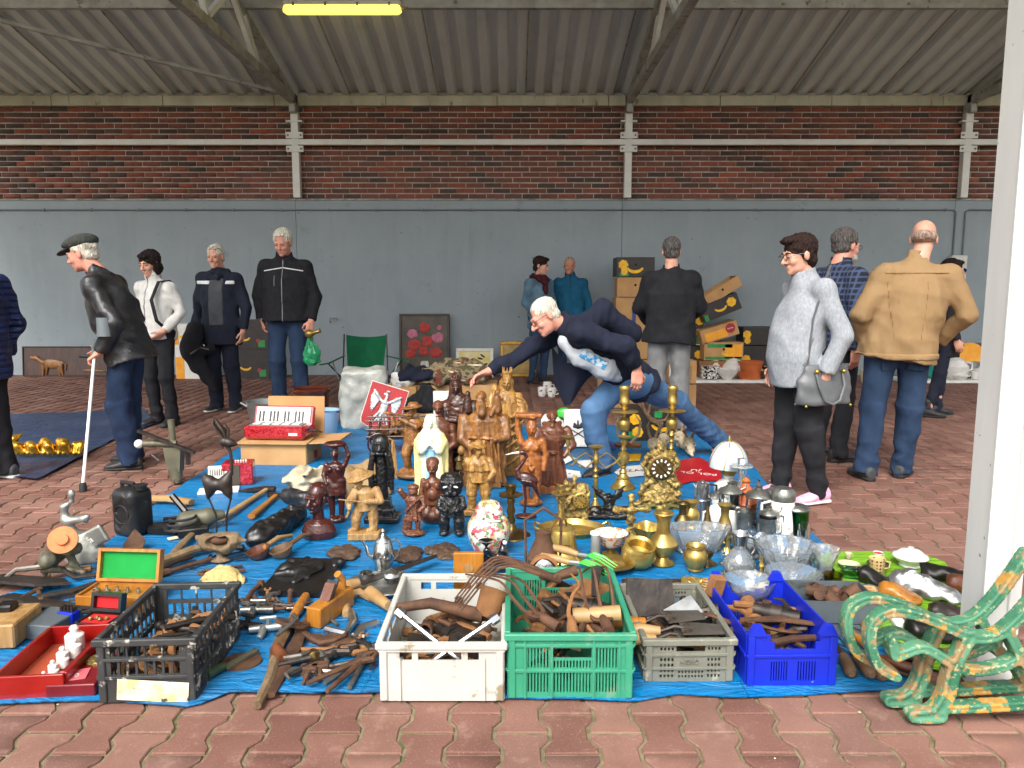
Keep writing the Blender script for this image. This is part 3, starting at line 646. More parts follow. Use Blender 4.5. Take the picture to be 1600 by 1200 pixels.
t=NT('quilt_navy');v=t.coord();wv=t.n('TexWave',bands_direction='Z');wv.inputs['Scale'].default_value=7.2;wv.inputs['Distortion'].default_value=.6;t.l(v,wv.inputs['Vector']);t.base(t.ramp(t.noise(v,9,3),[(.3,C(26,42,84)),(.7,C(40,60,110))]));t.set(Roughness=.45);t.bump(wv.outputs['Fac'],.9,.03)
t=NT('plaid');cs=[]
for d,s_ in (('X',8.5),('Z',7.5)):
    v=t.coord();a=t.n('TexWave',bands_direction=d);a.inputs['Scale'].default_value=s_;a.inputs['Distortion'].default_value=.5;t.l(v,a.inputs['Vector']);cs.append(a.outputs['Fac'])
c=C(20,24,40)
for f in cs:c=t.mix(t.ramp(f,[(.62,(0,0,0,1)),(.68,(.5,.5,.5,1)),(.9,(.5,.5,.5,1)),(.93,(.85,.85,.85,1))]),c,C(66,80,112));
t.base(c);t.set(Roughness=.9);t.bump(t.noise(t.coord(),8,3),.5,.03)
mat('reflective',C(224,224,220),rough=.5);mat('zip_metal',C(150,150,150),rough=.4,metal=.8);mat('frame_dark',C(30,24,26),rough=.3);mat('frame_metal',C(120,116,112),rough=.3,metal=.8)
weave('cap_wool',C(46,48,46),C(74,76,72),60,fine=.8);weave('scarf_red',C(84,22,28),C(40,26,34),60);weave('shirt_print',C(176,182,188),C(196,200,204))
mat('print_blue',C(60,150,200),C(200,214,222),30,.8,lo=.48,hi=.52);mat('print_black',C(30,32,38),rough=.8)
def top_z(x,y,Y):return W(x,y,Y).z
def st(fx,fy,hy,hx=None):               # place and height of somebody from the feet and the top of the head
    g=G(fx,fy);return g,W(hx or fx,hy,g.y).z
# --- man with the flat cap and crutch
g,h=st(204,728,362,130)
def cap_extra(q):
    P,z,p,s,k=q['P'],q['z'],q['p'],q['top'],q['k']
    c=S();c.ell(P(0,.02,.085),arr((.096,.124,.062))*z,q['Mh'],.01);c.ell(P(0,-.05,.085),arr((.082,.08,.036))*z,q['Mh'],.02);c.box(P(0,.0,.015),arr((.2,.3,.035))*z,q['Mh'],.005,.01,'s');cp=c.obj('cap','cap_wool',p,.006)
    c=S();c.ell(P(0,-.11,.048),arr((.075,.075,.013))*z,rot(0,0,0)@q['Mh']@rot(14,0,0),.005);c.obj('peak','cap_wool',cp,.005)
    B().tube([P(.0945,.07,.052),P(.085,.105,.05)],.009*z,6,.4).obj('strap','reflective',cp)
    shell(s,.004,q['j']['che']+arr((.12,-.16,.03)),(.09,.06,.006)).obj('chest_zip','zip_metal',p,.007)
    for i in range(5):B().ball(q['j']['pel']+arr((.19,-.02+.032*i,-.07)),.006,8,6).obj('rivet','zip_metal',p)
CAPP=person('stooped old man in flat cap and black leather jacket walking with a crutch',g,-88,h,'skin_ruddy',dict(pel=(0,.03,.96),wai=(0,-.01,1.1),che=(0,-.07,1.28),nb=(0,-.135,1.45),hd=(0,-.245,1.59),shl=(.18,-.10,1.355),ell=(.27,.09,1.10),wrl=(.25,-.035,.895),shr=(-.18,-.10,1.355),elr=(-.26,.0,1.1),wrr=(-.2,-.2,.92),knl=(.11,.0,.5),anl=(.11,.06,.085),knr=(-.1,-.03,.5),anr=(-.11,-.03,.085),hil=(.092,.03,.93),hir=(-.092,.03,.93)),
    fat=1.04,pitch=14,hair='short',hairm='hair_white',top=dict(m='leather_black',hem=-.17,belly=.02,w=1.12,collar=.06,wr=.007),bot=dict(m='denim_dark',rk=.085,ra=.075),shoe=dict(m='shoe_black',sole='sole_black'),hands=dict(l=dict(d=(-.05,-.8,-.5),n=(-.3,-.3,-1),curl=1.0)),extra=cap_extra,nose=1.05)
# --- dark haired woman in white fleece
g,h=st(255,664,392,215)
def w3(q):
    j,p=q['j'],q['p'];s=q['top']
    shell(s,.004,j['che']+arr((-.01,-.15,0)),(.006,.09,.26)).obj('zip','zip_metal',p,.006)
    B().tube([j['shl']+arr((-.04,.05,.07)),j['shl']+arr((-.05,-.08,.06)),j['che']+arr((.13,-.17,-.03)),j['wai']+arr((.17,-.16,-.05)),j['pel']+arr((.19,-.06,-.0))],.022,8,.3,up=(0,-1,.2)).obj('bag_strap','cloth_black',p)
person('dark haired woman in white fleece jacket and black trousers behind the cap man',g,-22,h,'skin',dict(hd=(0,-.05,1.625),ell=(.27,.05,1.14),wrl=(.2,-.1,.97),hil=(.1,0,.93)),fat=1.04,fem=1,pitch=14,yaw=6,hair='bob',hairm='hair_black',top=dict(m='fleece_white',hem=-.10,collar=.09,wr=.006),bot=dict(m='cloth_black',ra=.06),shoe=dict(m='shoe_black'),hands=dict(l=dict(d=(-.6,-.3,-.6),curl=.5)),extra=w3,hz=.98)
# --- man in dark parka with reflective bands
g,h=st(352,642,382,348)
def w4(q):
    j,p,s,k=q['j'],q['p'],q['top'],q['k']
    shell(s,.006,j['che']+arr((.03,-.2,-.12)),(.075,.12,.27)).obj('sweater','sweater_grey',p,.008)
    for x,w_ in ((-.13,.085),(.165,.045)):shell(s,.009,j['che']+arr((x,-.2,.06)),(w_,.14,.018)).obj('reflective_band','reflective',p,.006)
    c=S();c.path([j['nb']+arr((-.1,.02,-.03)),j['nb']+arr((-.06,-.1,-.05)),j['nb']+arr((.05,-.11,-.06)),j['nb']+arr((.1,.0,-.02)),j['nb']+arr((0,.08,0)),j['nb']+arr((-.1,.02,-.03))],.035,.03);c.disp(wob(3,.006,60));c.obj('scarf','navy_dark',p,.009)
    e=B()
    for x in (-1,1):e.tube([q['P'](x*.031+.026*math.cos(a),-.075+.004*math.sin(a),.098+.014*math.sin(a)) for a in np.linspace(0,6.28,11)[:-1]],.003,5,closed=True);e.tube([q['P'](x*.056,-.07,.1),q['P'](x*.08,.02,.06)],.003,5)
    e.obj('glasses','frame_metal',p)
person('white haired man with glasses pushed up, dark parka with pale reflective bands',g,-8,h,'skin',dict(ell=(.27,.04,1.12),wrl=(.255,-.02,.87),elr=(-.27,.03,1.11),wrr=(-.235,-.09,.87),hd=(.0,-.045,1.625)),fat=1.06,pitch=7,yaw=4,hair='short',hairm='hair_white',top=dict(m='navy_dark',hem=-.26,w=1.08,collar=.03,wr=.007),bot=dict(m='navy_dark',rk=.08,ra=.07),shoe=dict(m='shoe_black',sole='sole_white'),hands=dict(r=dict(curl=1.1,n=(.6,.6,0))),extra=w4)
# --- tall white haired man in black fleece
g,h=st(454,640,358,444)
def w5(q):
    j,p,s=q['j'],q['p'],q['top']
    shell(s,.004,j['che']+arr((0,-.18,-.15)),(.005,.12,.33)).obj('zip','zip_metal',p,.006)
    for sg in (-1,1):shell(s,.004,j['che']+arr((sg*.105,-.18,.075)),(.105,.14,.006),rot(0,sg*9,0)).obj('piping','reflective',p,.005)
    shell(s,.004,j['che']+arr((-.08,-.18,-.05)),(.004,.12,.06)).obj('chest_pocket','zip_metal',p,.006)
TALL=person('tall white haired man in black zip fleece and jeans beside the green camping chair',g,3,h,'skin_ruddy',dict(ell=(.27,.03,1.12),wrl=(.25,-.09,.885),elr=(-.28,.05,1.13),wrr=(-.25,.05,.9),hd=(-.0,-.06,1.62)),fat=1.12,pitch=20,yaw=-8,hair='thick',hairm='hair_white',top=dict(m='fleece_black',hem=-.1,w=1.12,collar=.05),bot=dict(m='denim_mid',rk=.08,ra=.072),shoe=dict(m='shoe_black'),hands=dict(l=dict(curl=1.2,n=(-.5,.6,0)),r=dict(curl=.6)),extra=w5)
# --- couple by the wall
g,h=st(842,598,402,848)
def w6(q):
    j,p=q['j'],q['p'];c=S();n=j['nb']
    c.path([n+arr((-.09,.03,.0)),n+arr((-.07,-.09,-.02)),n+arr((.05,-.1,-.03)),n+arr((.09,.02,.01)),n+arr((0,.09,.02)),n+arr((-.09,.03,.0))],.042,.03);c.path([n+arr((.0,-.1,-.03)),n+arr((.0,-.15,-.2))],[.05,.04],.03);c.disp(wob(9,.008,60));c.obj('scarf','scarf_red',p,.01)
person('short haired woman in denim jacket and dark red scarf by the wall',g,42,h,'skin',dict(ell=(.24,-.02,1.14),wrl=(.12,-.16,1.05),elr=(-.25,.02,1.13),wrr=(-.2,-.12,.98)),fem=1,yaw=25,pitch=10,hair='pixie',hairm='hair_brown',top=dict(m='denim_jacket',hem=-.2,w=1.02),bot=dict(m='denim_mid',ra=.05),shoe=dict(m='shoe_black'),extra=w6,vox=.009)
g,h=st(890,594,402,880)
def w7(q):shell(q['top'],.004,q['j']['che']+arr((0,-.18,.12)),(.005,.12,.1)).obj('zip','cloth_black',q['p'],.007)
person('bald man in teal sweater standing beside the denim jacket woman',g,-4,h,'skin_dark',dict(hd=(-.02,-.04,1.63)),fat=1.05,pitch=4,roll=4,hair='crop',hairm='hair_stubble',top=dict(m='teal',hem=-.1,name='sweater',collar=.06,w=1.04),bot=dict(m='denim_dark'),shoe=dict(m='shoe_black'),extra=w7,vox=.009)
# --- man seen from behind in black jacket
g,h=st(1042,676,372,1040)
person('grey haired man in black jacket and grey trousers seen from behind',g,174,h,'skin',dict(ell=(.27,-.06,1.14),wrl=(.17,-.2,1.0),elr=(-.27,-.06,1.14),wrr=(-.17,-.2,1.0)),fat=1.12,hair='short',hairm='hair_salt',top=dict(m='cloth_black',hem=-.14,w=1.12,collar=.055),bot=dict(m='trouser_grey',rk=.085,ra=.08),shoe=dict(m='shoe_black'),brows=False,vox=.009)
# --- woman in mottled fleece with pink trainers
g,h=st(1243,780,362,1240)
def w10(q):
    j,p=q['j'],q['p']
    shell(q['top'],.003,j['pel']+arr((.2,-.1,.03)),(.09,.004,.09),rot(-16,0,0)).obj('pocket_welt','trouser_grey',p,.006)
WOM=person('stout woman with glasses in mottled grey fleece, black trousers and pink trainers',g,-80,h,'skin',dict(pel=(0,.02,.97),nb=(0,.0,1.46),hd=(0,-.06,1.605),che=(0,-.01,1.29),ell=(.27,.1,1.1),wrl=(.24,.02,.875),elr=(-.27,.05,1.1),wrr=(-.24,-.05,.88),knl=(.11,-.0,.5),anl=(.11,.1,.085),knr=(-.09,-.03,.5),anr=(-.1,-.06,.085),tol=(.1,-1,0),tor=(-.1,-1,0)),fat=1.2,fem=1,pitch=10,hair='pixie',hairm='hair_brown',glasses='frame_metal',
    top=dict(m='fleece_mottled',hem=-.2,belly=.07,w=.98,collar=.05,wr=.0035,arm=(.062,.06,.05)),bot=dict(m='cloth_black',rh=.1,rk=.085,ra=.064),shoe=dict(m='shoe_pink',sole='sole_white',L=.95),hands=dict(l=dict(d=(0,-.15,-1),curl=.7)),extra=w10,hz=.98)
# --- man in plaid shirt
g,h=st(1296,716,356,1296)
def w11(q):
    c=S();P=q['P'];z=q['z'];c.ell(P(0,-.05,-.085),arr((.056,.062,.052))*z,q['Mh'],.01);c.ell(P(0,-.085,-.055),arr((.03,.03,.012))*z,q['Mh'],.01);c.box(P(0,.03,-.05),arr((.1,.06,.1))*z,q['Mh'],.01,.01,'s');c.disp(wob(4,.003,120));c.obj('beard','hair_grey',q['p'],.006)
person('bearded man with dark glasses in blue plaid shirt beside the grey fleece woman',g,112,h,'skin_ruddy',dict(ell=(.24,.06,1.12),wrl=(.25,.02,.87),elr=(-.26,.1,1.12),wrr=(-.24,.06,.87),hd=(0,-.05,1.62)),fat=1.08,pitch=6,hair='thick',hairm='hair_salt',glasses='frame_dark',top=dict(m='plaid',hem=-.12,w=1.06,collar=.05,name='shirt'),bot=dict(m='cloth_black',ra=.065),shoe=dict(m='shoe_black'),extra=w11)
# --- bald man in tan jacket from behind
g,h=st(1388,748,340,1450)
def w12(q):
    s,j,p=q['top'],q['j'],q['p']
    shell(s,.004,j['che']+arr((0,.15,.1)),(.2,.12,.004)).obj('yoke_seam','tan_seam',p,.007)
    for sg in (-1,1):shell(s,.003,j['wai']+arr((sg*.1,.15,.03)),(.003,.12,.2),rot(0,sg*6,0)).obj('back_seam','tan_seam',p,.007)
    shell(s,.006,j['pel']+arr((0,0,-.115)),(.3,.3,.022)).obj('waistband','tan',p,.009)
    for sg in (-1,1):
        shell(q['bot'],.004,j['pel']+arr((sg*.085,.14,-.16)),(.06,.09,.055),rot(0,sg*6,0)).obj('back_pocket','denim_mid',p,.008)
mat('tan_seam',C(128,94,54),rough=.9)
person('big bald man in tan jacket and jeans seen from behind near the white column',g,172,h,'skin',dict(pel=(-.02,0,.96),nb=(-.1,.0,1.465),hd=(-.14,-.05,1.615),che=(-.06,0,1.29),shl=(.115,.02,1.37),shr=(-.285,.02,1.375),ell=(.255,.05,1.12),wrl=(.2,-.1,.95),elr=(-.405,.05,1.125),wrr=(-.3,-.12,.95),hil=(.09,0,.93),hir=(-.11,0,.93),knl=(.12,-.02,.5),knr=(-.12,-.02,.5),anl=(.16,.03,.085),anr=(-.11,-.08,.085),tol=(.25,-1,0),tor=(-.7,-1,0)),fat=1.16,hair='fringe',hairm='hair_stubble',yaw=-18,pitch=8,
    top=dict(m='tan',hem=-.14,w=1.12,collar=.05,wr=.0065),bot=dict(m='denim_mid',rh=.094,rk=.082,ra=.074),shoe=dict(m='shoe_grey',sole='sole_black'),hands=dict(l=dict(d=(-.5,-.6,-.3)),r=dict(d=(.5,-.6,-.3))),extra=w12,brows=False)
# --- person in black coat behind the tan jacket
g=G(1468,650)
person('person in dark coat and black boots half hidden behind the tan jacket man',g,78,1.62,'skin',dict(anl=(.1,.0,.085),anr=(-.1,.16,.085),knr=(-.1,.06,.5)),fem=1,hair='bob',hairm='hair_brown',top=dict(m='cloth_black',hem=-.3,w=.95,name='coat'),bot=dict(m='navy_dark',rk=.062,ra=.05),shoe=dict(m='shoe_black',ank=.08),vox=.011,brows=False)
# --- person cut by the picture edge, quilted jacket
g=G(-12,752)
person('person in navy quilted jacket and black trousers cut off by the picture edge',g,-100,1.70,'skin',dict(ell=(.24,.1,1.12),wrl=(.2,-.05,.95),anl=(.1,-.06,.085),knl=(.1,-.03,.5)),fat=1.1,hair='short',hairm='hair_grey',top=dict(m='quilt_navy',hem=-.24,w=1.02),bot=dict(m='cloth_black',ra=.065),shoe=dict(m='shoe_grey',sole='sole_white'),vox=.01,brows=False)
# --- man bending over the wares, reaching for a statue
Y8=G(938,745).y+.02
def q8(x,y,dY=0):return arr(W(x,y,Y8+dY))
def bender():
    p=thing('person','man with glasses in navy jacket bending far forward to touch a carved statue','person',(0,0,0));b=S()
    pel=q8(988,588,.10);che=q8(918,528,-.02);nb=q8(882,508,-.06);hd=q8(851,494,-.10)
    shl,shr=q8(906,520,-.24),q8(884,512,.16)              # near and far shoulder
    ell_,wrl=q8(978,540,-.30),q8(995,574,-.24);elr,wrr=q8(822,550,.12),q8(764,580,.08)
    hil,hir=q8(992,598,.02),q8(968,600,.16);knr,anr=q8(926,640,-.02),q8(940,722,.02);knl,anl=q8(1056,628,.35),q8(1124,691,.68)
    Mh=frame(-arr((-.52,-.06,-.85)) ,(0,1,0));fwd=arr((-.80,-.33,-.50));up=arr((-.50,.0,.86))
    fwd /= np.linalg.norm(fwd);up=up-fwd*up.dot(fwd);up /= np.linalg.norm(up);Mh=np.stack((np.cross(-fwd,up),-fwd,up),1)
    b.cone(pel,che,.10,.10,.04);b.cone(che,nb,.09,.05,.04);b.cone(nb,hd+Mh@arr((0,.02,-.05)),.058,.056,.02)
    for sh,e,w in ((shl,ell_,wrl),(shr,elr,wrr)):b.cone(nb-arr((-.03,0,.03)),sh,.03,.03,.03);b.path([sh,e,w],[.046,.038,.027])
    for h,kn,an in ((hil,knl,anl),(hir,knr,anr)):b.path([h,kn,an],[.085,.055,.04],.03);b.cone(an-arr((0,0,.04)),an+arr((-.06,-.04,-.055)),.02,.014)
    hand_sdf(b,wrr+arr((-.02,0,-.005)),arr(q8(738,592,.05))-wrr,(0,-.35,-1),1.0,.55,1,.35);hand_sdf(b,wrl+arr((0,0,-.015)),(.03,-.02,-1),(-.25,.95,0),1.0,.5,-1,.3)
    P=head_sdf(b,hd,Mh,.97,0,1.2);b.obj('body','skin_ruddy',p,.007);z=.97
    for q in (-1,1):B().ball(P(q*.031,-.0925,0),(.008,.006,.005),8,6).obj('eye','eye_dark',p)
    h=S();h.ell(P(0,.022,.044),(.075,.097,.082),Mh,.01);h.ell(P(0,.05,-.02),(.066,.06,.06),Mh,.01);h.box(P(0,-.12,-.05),(.2,.055,.12),Mh,.01,.012,'s');h.box(P(0,-.045,-.07),(.2,.045,.085),Mh,.01,.01,'s');h.box(P(0,.05,-.12),(.2,.1,.055),Mh,.01,.01,'s');h.disp(wob(77,.0015,160));h.obj('hair','hair_white',p,.006)
    e=B()
    for q in (-1,1):
        e.tube([P(q*.031+.023*math.cos(a),-.112,-.005+.016*math.sin(a)) for a in np.linspace(0,6.28,13)[:-1]],.0022,5,closed=True);e.tube([P(q*.053,-.11,.004),P(q*.078,-.03,.008),P(q*.082,.015,0)],.003,5)
    e.tube([P(-.009,-.113,0),P(.009,-.113,0)],.002,5);e.obj('glasses','frame_dark',p)
    # jeans
    s=S();s.ell(pel+arr((.0,0,-.01)),(.155,.17,.135),rot(0,25,0),.05)
    for h_,kn,an in ((hil,knl,anl),(hir,knr,anr)):s.cone(h_,kn,.105,.082,.06);s.cone(kn,an+(an-kn)*.12,.084,.074,.03,cap=True)
    w1=wob(31,.005,22);w2=wob(32,.0075,11,(1,1,1.6),9,1);s.disp(lambda X,Y,Z:w1(X,Y,Z)+w2(X,Y,Z)*np.clip((.55-Z)/.3,.2,1));s.obj('jeans','denim',p,.010)
    for an,td in ((anr,arr((-.75,-.6,0))),(anl,arr((-.3,-.95,0)))):
        td=td/np.linalg.norm(td);upv=arr((0,0,1));Mf=np.stack((np.cross(upv,td),upv,td),1);ua=arr((an[0],an[1],.0));s=S()
        s.loft(ua+upv*.022,[(-.075,.026,.03,0,.03),(0,.037,.05,0,.035),(.06,.043,.034,0,.02),(.12,.046,.026,0,.01),(.185,.014,.012)],Mf,.01);s.cone(an-upv*.03,an+upv*.02,.042,.044,.02);s.cut(ua+upv*.012,-upv);sh=s.obj('shoe','shoe_black',p,.007)
        s=S();s.loft(ua,[(-.08,.03,.016,0,.012),(0,.04,.015,0,.011),(.12,.05,.013,0,.01),(.19,.015,.01,0,.012)],Mf,.01);s.cut(ua,-upv);s.cut(ua+upv*.02,upv);s.obj('sole','sole_black',sh,.006)
    # navy jacket, hanging open below the chest
    s=S();ax=nb-pel;L=np.linalg.norm(ax);Mt=frame(ax,shl-shr)       # local x runs to the near shoulder
    sgn=1 if Mt[2,1]>0 else -1
    s.loft(pel,[(-.13,.18,.145,0,.0),(0,.185,.145),(.15,.19,.14),(.3,.2,.14),(L-.1,.19,.13),(L-.02,.12,.09),(L+.04,.07,.07)],Mt,.03)
    for sh,e,w,m in ((shl,ell_,wrl,1),(shr,elr,wrr,1)):
        fa=(w-e)/np.linalg.norm(w-e);s.ell(sh,.085,None,.05);s.cone(sh,e,.08,.068,.04);s.cone(e,w,.068,.054,.02,cap=True)
    s.path([q8(905,508,-.17),q8(940,490,-.05),q8(985,520,.0)],[.07,.09,.085],.06)
    s.path([nb+arr((.03,-.08,.02)),nb+arr((.0,.0,.06)),nb+arr((-.02,.1,.02))],.028,.02)
    s.ell(q8(893,520,-.03),(.07,.1,.05),None,.02,'s')
    w1=wob(41,.007,16);w2=wob(42,.007,11,(1.3,1,1),9,1);s.disp(lambda X,Y,Z:w1(X,Y,Z)+w2(X,Y,Z));jk=s.obj('jacket','navy',p,.010)
    # the open far front panel hangs straight down
    a,c_=[q8(862,540,.1),q8(880,566,.05),q8(905,570,-.02),q8(935,580,-.03)],[q8(866,600,.12),q8(882,634,.1),q8(893,630,.06),q8(918,592,.03)]
    def fl(u,v):
        t=u*3;i=min(int(t),2);f=t-i;A=a[i]*(1-f)+a[i+1]*f;D=c_[i]*(1-f)+c_[i+1]*f
        q=A*(1-v)+D*v;q[1]+=.025*math.sin(u*9)*v;return q
    f_=B();f_.sheet(fl,24,10);f_.sheet(lambda u,v:fl(u,v)+arr((0,.018,0)),24,10);f_.obj('hanging_front','navy',jk)
    # T-shirt between the fronts
    s=S();s.path([q8(884,532,-.09),q8(910,553,-.10),q8(945,570,-.08),q8(964,580,-.03)],[.058,.085,.09,.08],.05);s.disp(wob(51,.004,40));ts=s.obj('t_shirt','shirt_print',p,.008)
    sh1=shell(s,.003,q8(928,562,-.2),(.10,.12,.03),rot(0,28,0));sh1.obj('blue_print','print_blue',ts,.006)
    sl=B();m0=q8(931,531,-.27);sl.tube([m0+arr((-.035,-.02,-.035)),m0+arr((.035,-.02,.01))],.006,6,.6);sl.obj('sleeve_zip','zip_metal',jk)
    return p
bender()
# ================================================================ sheets on the ground and the wares along the wall
def at(x,yb,yt,z=0.0):g=G(x,yb,z);return g,W(x,yt,g.y).z-z
def poly(pts):
    P_=[arr(G(*p)) for p in pts];d=[0]
    for a,b in zip(P_,P_[1:]):d.append(d[-1]+np.linalg.norm(b-a))
    d=arr(d)/d[-1];P_=arr(P_);return lambda t:arr([np.interp(t,d,P_[:,i]) for i in range(3)])
def tarp(name,label,cat,m,front,back,left,right,nu,nv,z,amp,seed):
    F,K,L_,R_=poly(front),poly(back),poly(left),poly(right);w1=wob(seed,amp,5);w2=wob(seed+1,amp*.5,22)
    def f(u,v):
        p=(1-v)*F(u)+v*K(u)+(1-u)*L_(v)+u*R_(v)-((1-u)*(1-v)*F(0)+u*(1-v)*F(1)+(1-u)*v*K(0)+u*v*K(1))
        e=min(u,1-u,v,1-v);zz=abs(float(w1(p[0],p[1],0)))+abs(float(w2(p[0],p[1],0)));p[2]=z+min(zz,.012)*(1.0 if e>.02 else 1.3);return p
    b=B();b.sheet(f,nu,nv,.0025);o=b.obj(name,m);return tag(o,label,cat)
def tarp_mat(name,c1,c2,rough=.42):
    t=NT(name);v=t.coord();c=t.ramp(t.noise(v,3,5,.6),[(.3,c1),(.7,c2)])
    c=t.mix(t.ramp(t.noise(v,1.1,6,.65),[(.5,(0,0,0,1)),(.75,(.22,.22,.22,1))]),c,C(120,140,150));t.base(c);t.set(Roughness=rough,Specular_IOR_Level=.45)
    bk_=t.n('TexBrick');bk_.offset=0;bk_.inputs['Scale'].default_value=1.0;bk_.inputs['Mortar Size'].default_value=.006;bk_.inputs['Mortar Smooth'].default_value=1;bk_.inputs['Brick Width'].default_value=.62;bk_.inputs['Row Height'].default_value=.55;t.l(t.coord((1,1,1),(0,0,.06)),bk_.inputs['Vector']);fb=t.bump(bk_.outputs['Fac'],.5,.012)
    p=t.bump(t.noise(t.coord((1,3,1)),5,5,.65,.8),.8,.05,fb);vo=t.n('TexVoronoi',feature='DISTANCE_TO_EDGE');vo.inputs['Scale'].default_value=7;t.l(v,vo.inputs['Vector']);p=t.bump(vo.outputs[0],.2,.015,p);t.bump(t.noise(v,260,2),.15,.001,p)
tarp_mat('tarp_blue',C(0,104,160),C(4,120,180));tarp_mat('tarp_navy',C(26,44,78),C(38,58,98),.35);tarp_mat('cloth_green',C(108,158,12),C(122,174,22),.8)
tarp('tarpaulin','large bright blue tarpaulin spread under the wares','tarpaulin','tarp_blue',[(-95,1110),(40,1103),(170,1099),(300,1109),(360,1086),(480,1090),(590,1087),(700,1094),(990,1099),(1060,1088),(1140,1094),(1300,1087),(1445,1081)],[(452,652),(620,655),(800,668),(900,664),(1128,672)],[(-95,1110),(-55,950),(104,904),(168,850),(262,775),(378,697),(452,652)],[(1445,1081),(1352,960),(1303,868),(1225,790),(1152,700),(1128,672)],70,60,.006,.004,3)
tarp('tarpaulin','crumpled dark blue tarpaulin behind the cap man','tarpaulin','tarp_navy',[(-120,735),(60,752),(120,720),(185,685),(242,664)],[(-160,655),(60,648),(140,645),(225,640)],[(-120,735),(-160,655)],[(242,664),(225,640)],40,16,.005,.012,13)
tarp('ground_cloth','lime green cloth under the shoe moulds beside the bench','cloth','cloth_green',[(1370,1010),(1440,1046),(1530,1072),(1620,1076)],[(1268,868),(1370,868),(1440,872),(1475,882)],[(1370,1010),(1320,940),(1268,868)],[(1620,1076),(1560,985),(1475,882)],30,20,.012,.005,23)
# ---- materials used by the goods
mat('cardboard',C(176,132,84),C(190,148,98),5,.85,bump=.15,bsc=30);mat('cardboard_dark',C(126,88,58),C(140,100,66),5,.85);mat('print_dark',C(34,28,26),C(46,38,34),8,.5);mat('print_yellow',C(238,196,20),C(228,160,20),20,.5);mat('print_green',C(26,120,60),C(40,140,70),9,.5);mat('print_red',C(176,28,40),C(150,24,36),9,.5);mat('print_white',C(230,228,220),C(216,212,204),12,.6);mat('print_orange',C(236,150,24),C(240,170,40),12,.5)
mat('wood_frame',C(46,32,24),C(62,44,32),12,.45);mat('gilt',C(176,136,60),C(140,100,40),16,.35,.7,bump=.4);mat('white_frame',C(226,222,208),C(212,206,190),12,.5)
weave('canvas_green',C(20,96,62),C(30,112,74),8,wr=.6);mat('tube_black',C(22,22,24),rough=.35);mat('plastic_wrap',C(182,183,174),C(150,152,144),8,.3,bump=.6,bsc=14,bd=.02)
mat('glaze_brown',C(78,36,26),C(94,46,32),5,.12,coat=.5);mat('terracotta',C(164,92,58),C(178,108,72),9,.7);mat('zinc',C(150,154,152),C(176,180,178),9,.35,.7);mat('enamel_blue',C(150,186,222),C(164,198,230),4,.2,coat=.4);mat('enamel_white',C(236,236,232),rough=.2,coat=.4)
mat('porcelain',C(228,226,220),C(216,212,204),10,.15,coat=.5);mat('porcelain_cream',C(210,198,170),C(190,174,140),14,.25);mat('clay_orange',C(170,84,40),C(190,100,50),9,.4);mat('dark_glaze',C(50,28,22),C(70,36,26),12,.15,coat=.4)
def carton(label,loc,w,d,h,rz=0,m='cardboard',tilt=(0,0,0),deco=None,lid=None,group=None,holes=True,name='cardboard_box',opened=False):
    o=thing(name,label,'box',loc,rz,group);o.rotation_euler=(R(tilt[0]),R(tilt[1]),R(rz+tilt[2]));t=.005
    b=B()
    for c,q in (((0,-d/2+t,h/2),(w/2,t,h/2)),((0,d/2-t,h/2),(w/2,t,h/2)),((-w/2+t,0,h/2),(t,d/2-2*t,h/2)),((w/2-t,0,h/2),(t,d/2-2*t,h/2)),((0,0,t),(w/2-2*t,d/2-2*t,t))):b.box(c,q)
    bo=b.obj('carton',m,o,False)
    if not opened:
        for s in (-1,1):B().box((0,s*d/4,h+.003),(w/2-.002,d/4-.002,.003)).obj('flap',m,o,False)
    if lid:B().box((0,0,h+lid/2-.02),(w/2+.008,d/2+.008,lid/2),bev=.004).obj('lid',m,o,False)
    if holes:B().lathe([(.018,0),(.018,.0015),(0,.0015)],12,(.0,-d/2-.0005,h*.62),rot(90,0,0)).obj('hand_hole','hole_dark',o)
    for (kind,x,z,s) in deco or ():
        y=-d/2-.002
        if kind=='flower':
            b=B()
            for i in range(7):a=i*.9;b.prism([(x*w+s*(.42*math.cos(a)+.3*math.cos(q)),z*h+s*(.42*math.sin(a)+.3*math.sin(q))) for q in np.linspace(0,6.28,9)[:-1]],-.0004*i,.001+.0004*i,rot(90,0,0),(0,y,0))
            tag(b.obj('flower_print','print_yellow',o,False),kind='stuff');B().prism([(x*w+s*.2*math.cos(q),z*h+s*.2*math.sin(q)) for q in np.linspace(0,6.28,9)[:-1]],0,.0055,rot(90,0,0),(0,y,0)).obj('flower_centre','print_orange',o,False)
        elif kind=='banana':
            a=[(x*w+s*math.cos(q),z*h+s*.8*math.sin(q)) for q in np.linspace(3.4,6.0,9)];c=[(x*w+s*.75*math.cos(q),z*h+s*.4*math.sin(q)-s*.05) for q in np.linspace(6.0,3.4,9)];B().prism(a+c,0,.0025,rot(90,0,0),(0,y,0)).obj('banana_print','print_yellow',o,False)
        elif kind=='disc':B().prism([(x*w+s*math.cos(q),z*h+s*math.sin(q)) for q in np.linspace(0,6.28,9)[:-1]],0,.003,rot(90,0,0),(0,y,0)).obj('round_label','print_red',o,False)
        elif kind[0]=='#':B().box((x*w,y,z*h),(s[0]*w,.0012,s[1]*h)).obj('printed_band',kind[1:],o,False)
        elif kind[0]=='"':text(kind[1:],s,'print_white',o,(x*w,y-.004,z*h),(90,0,0))
    return o
YB=YW-.32                            # depth of the goods along the wall
def wx(x,Y=None):return W(x,500,Y or YB).x
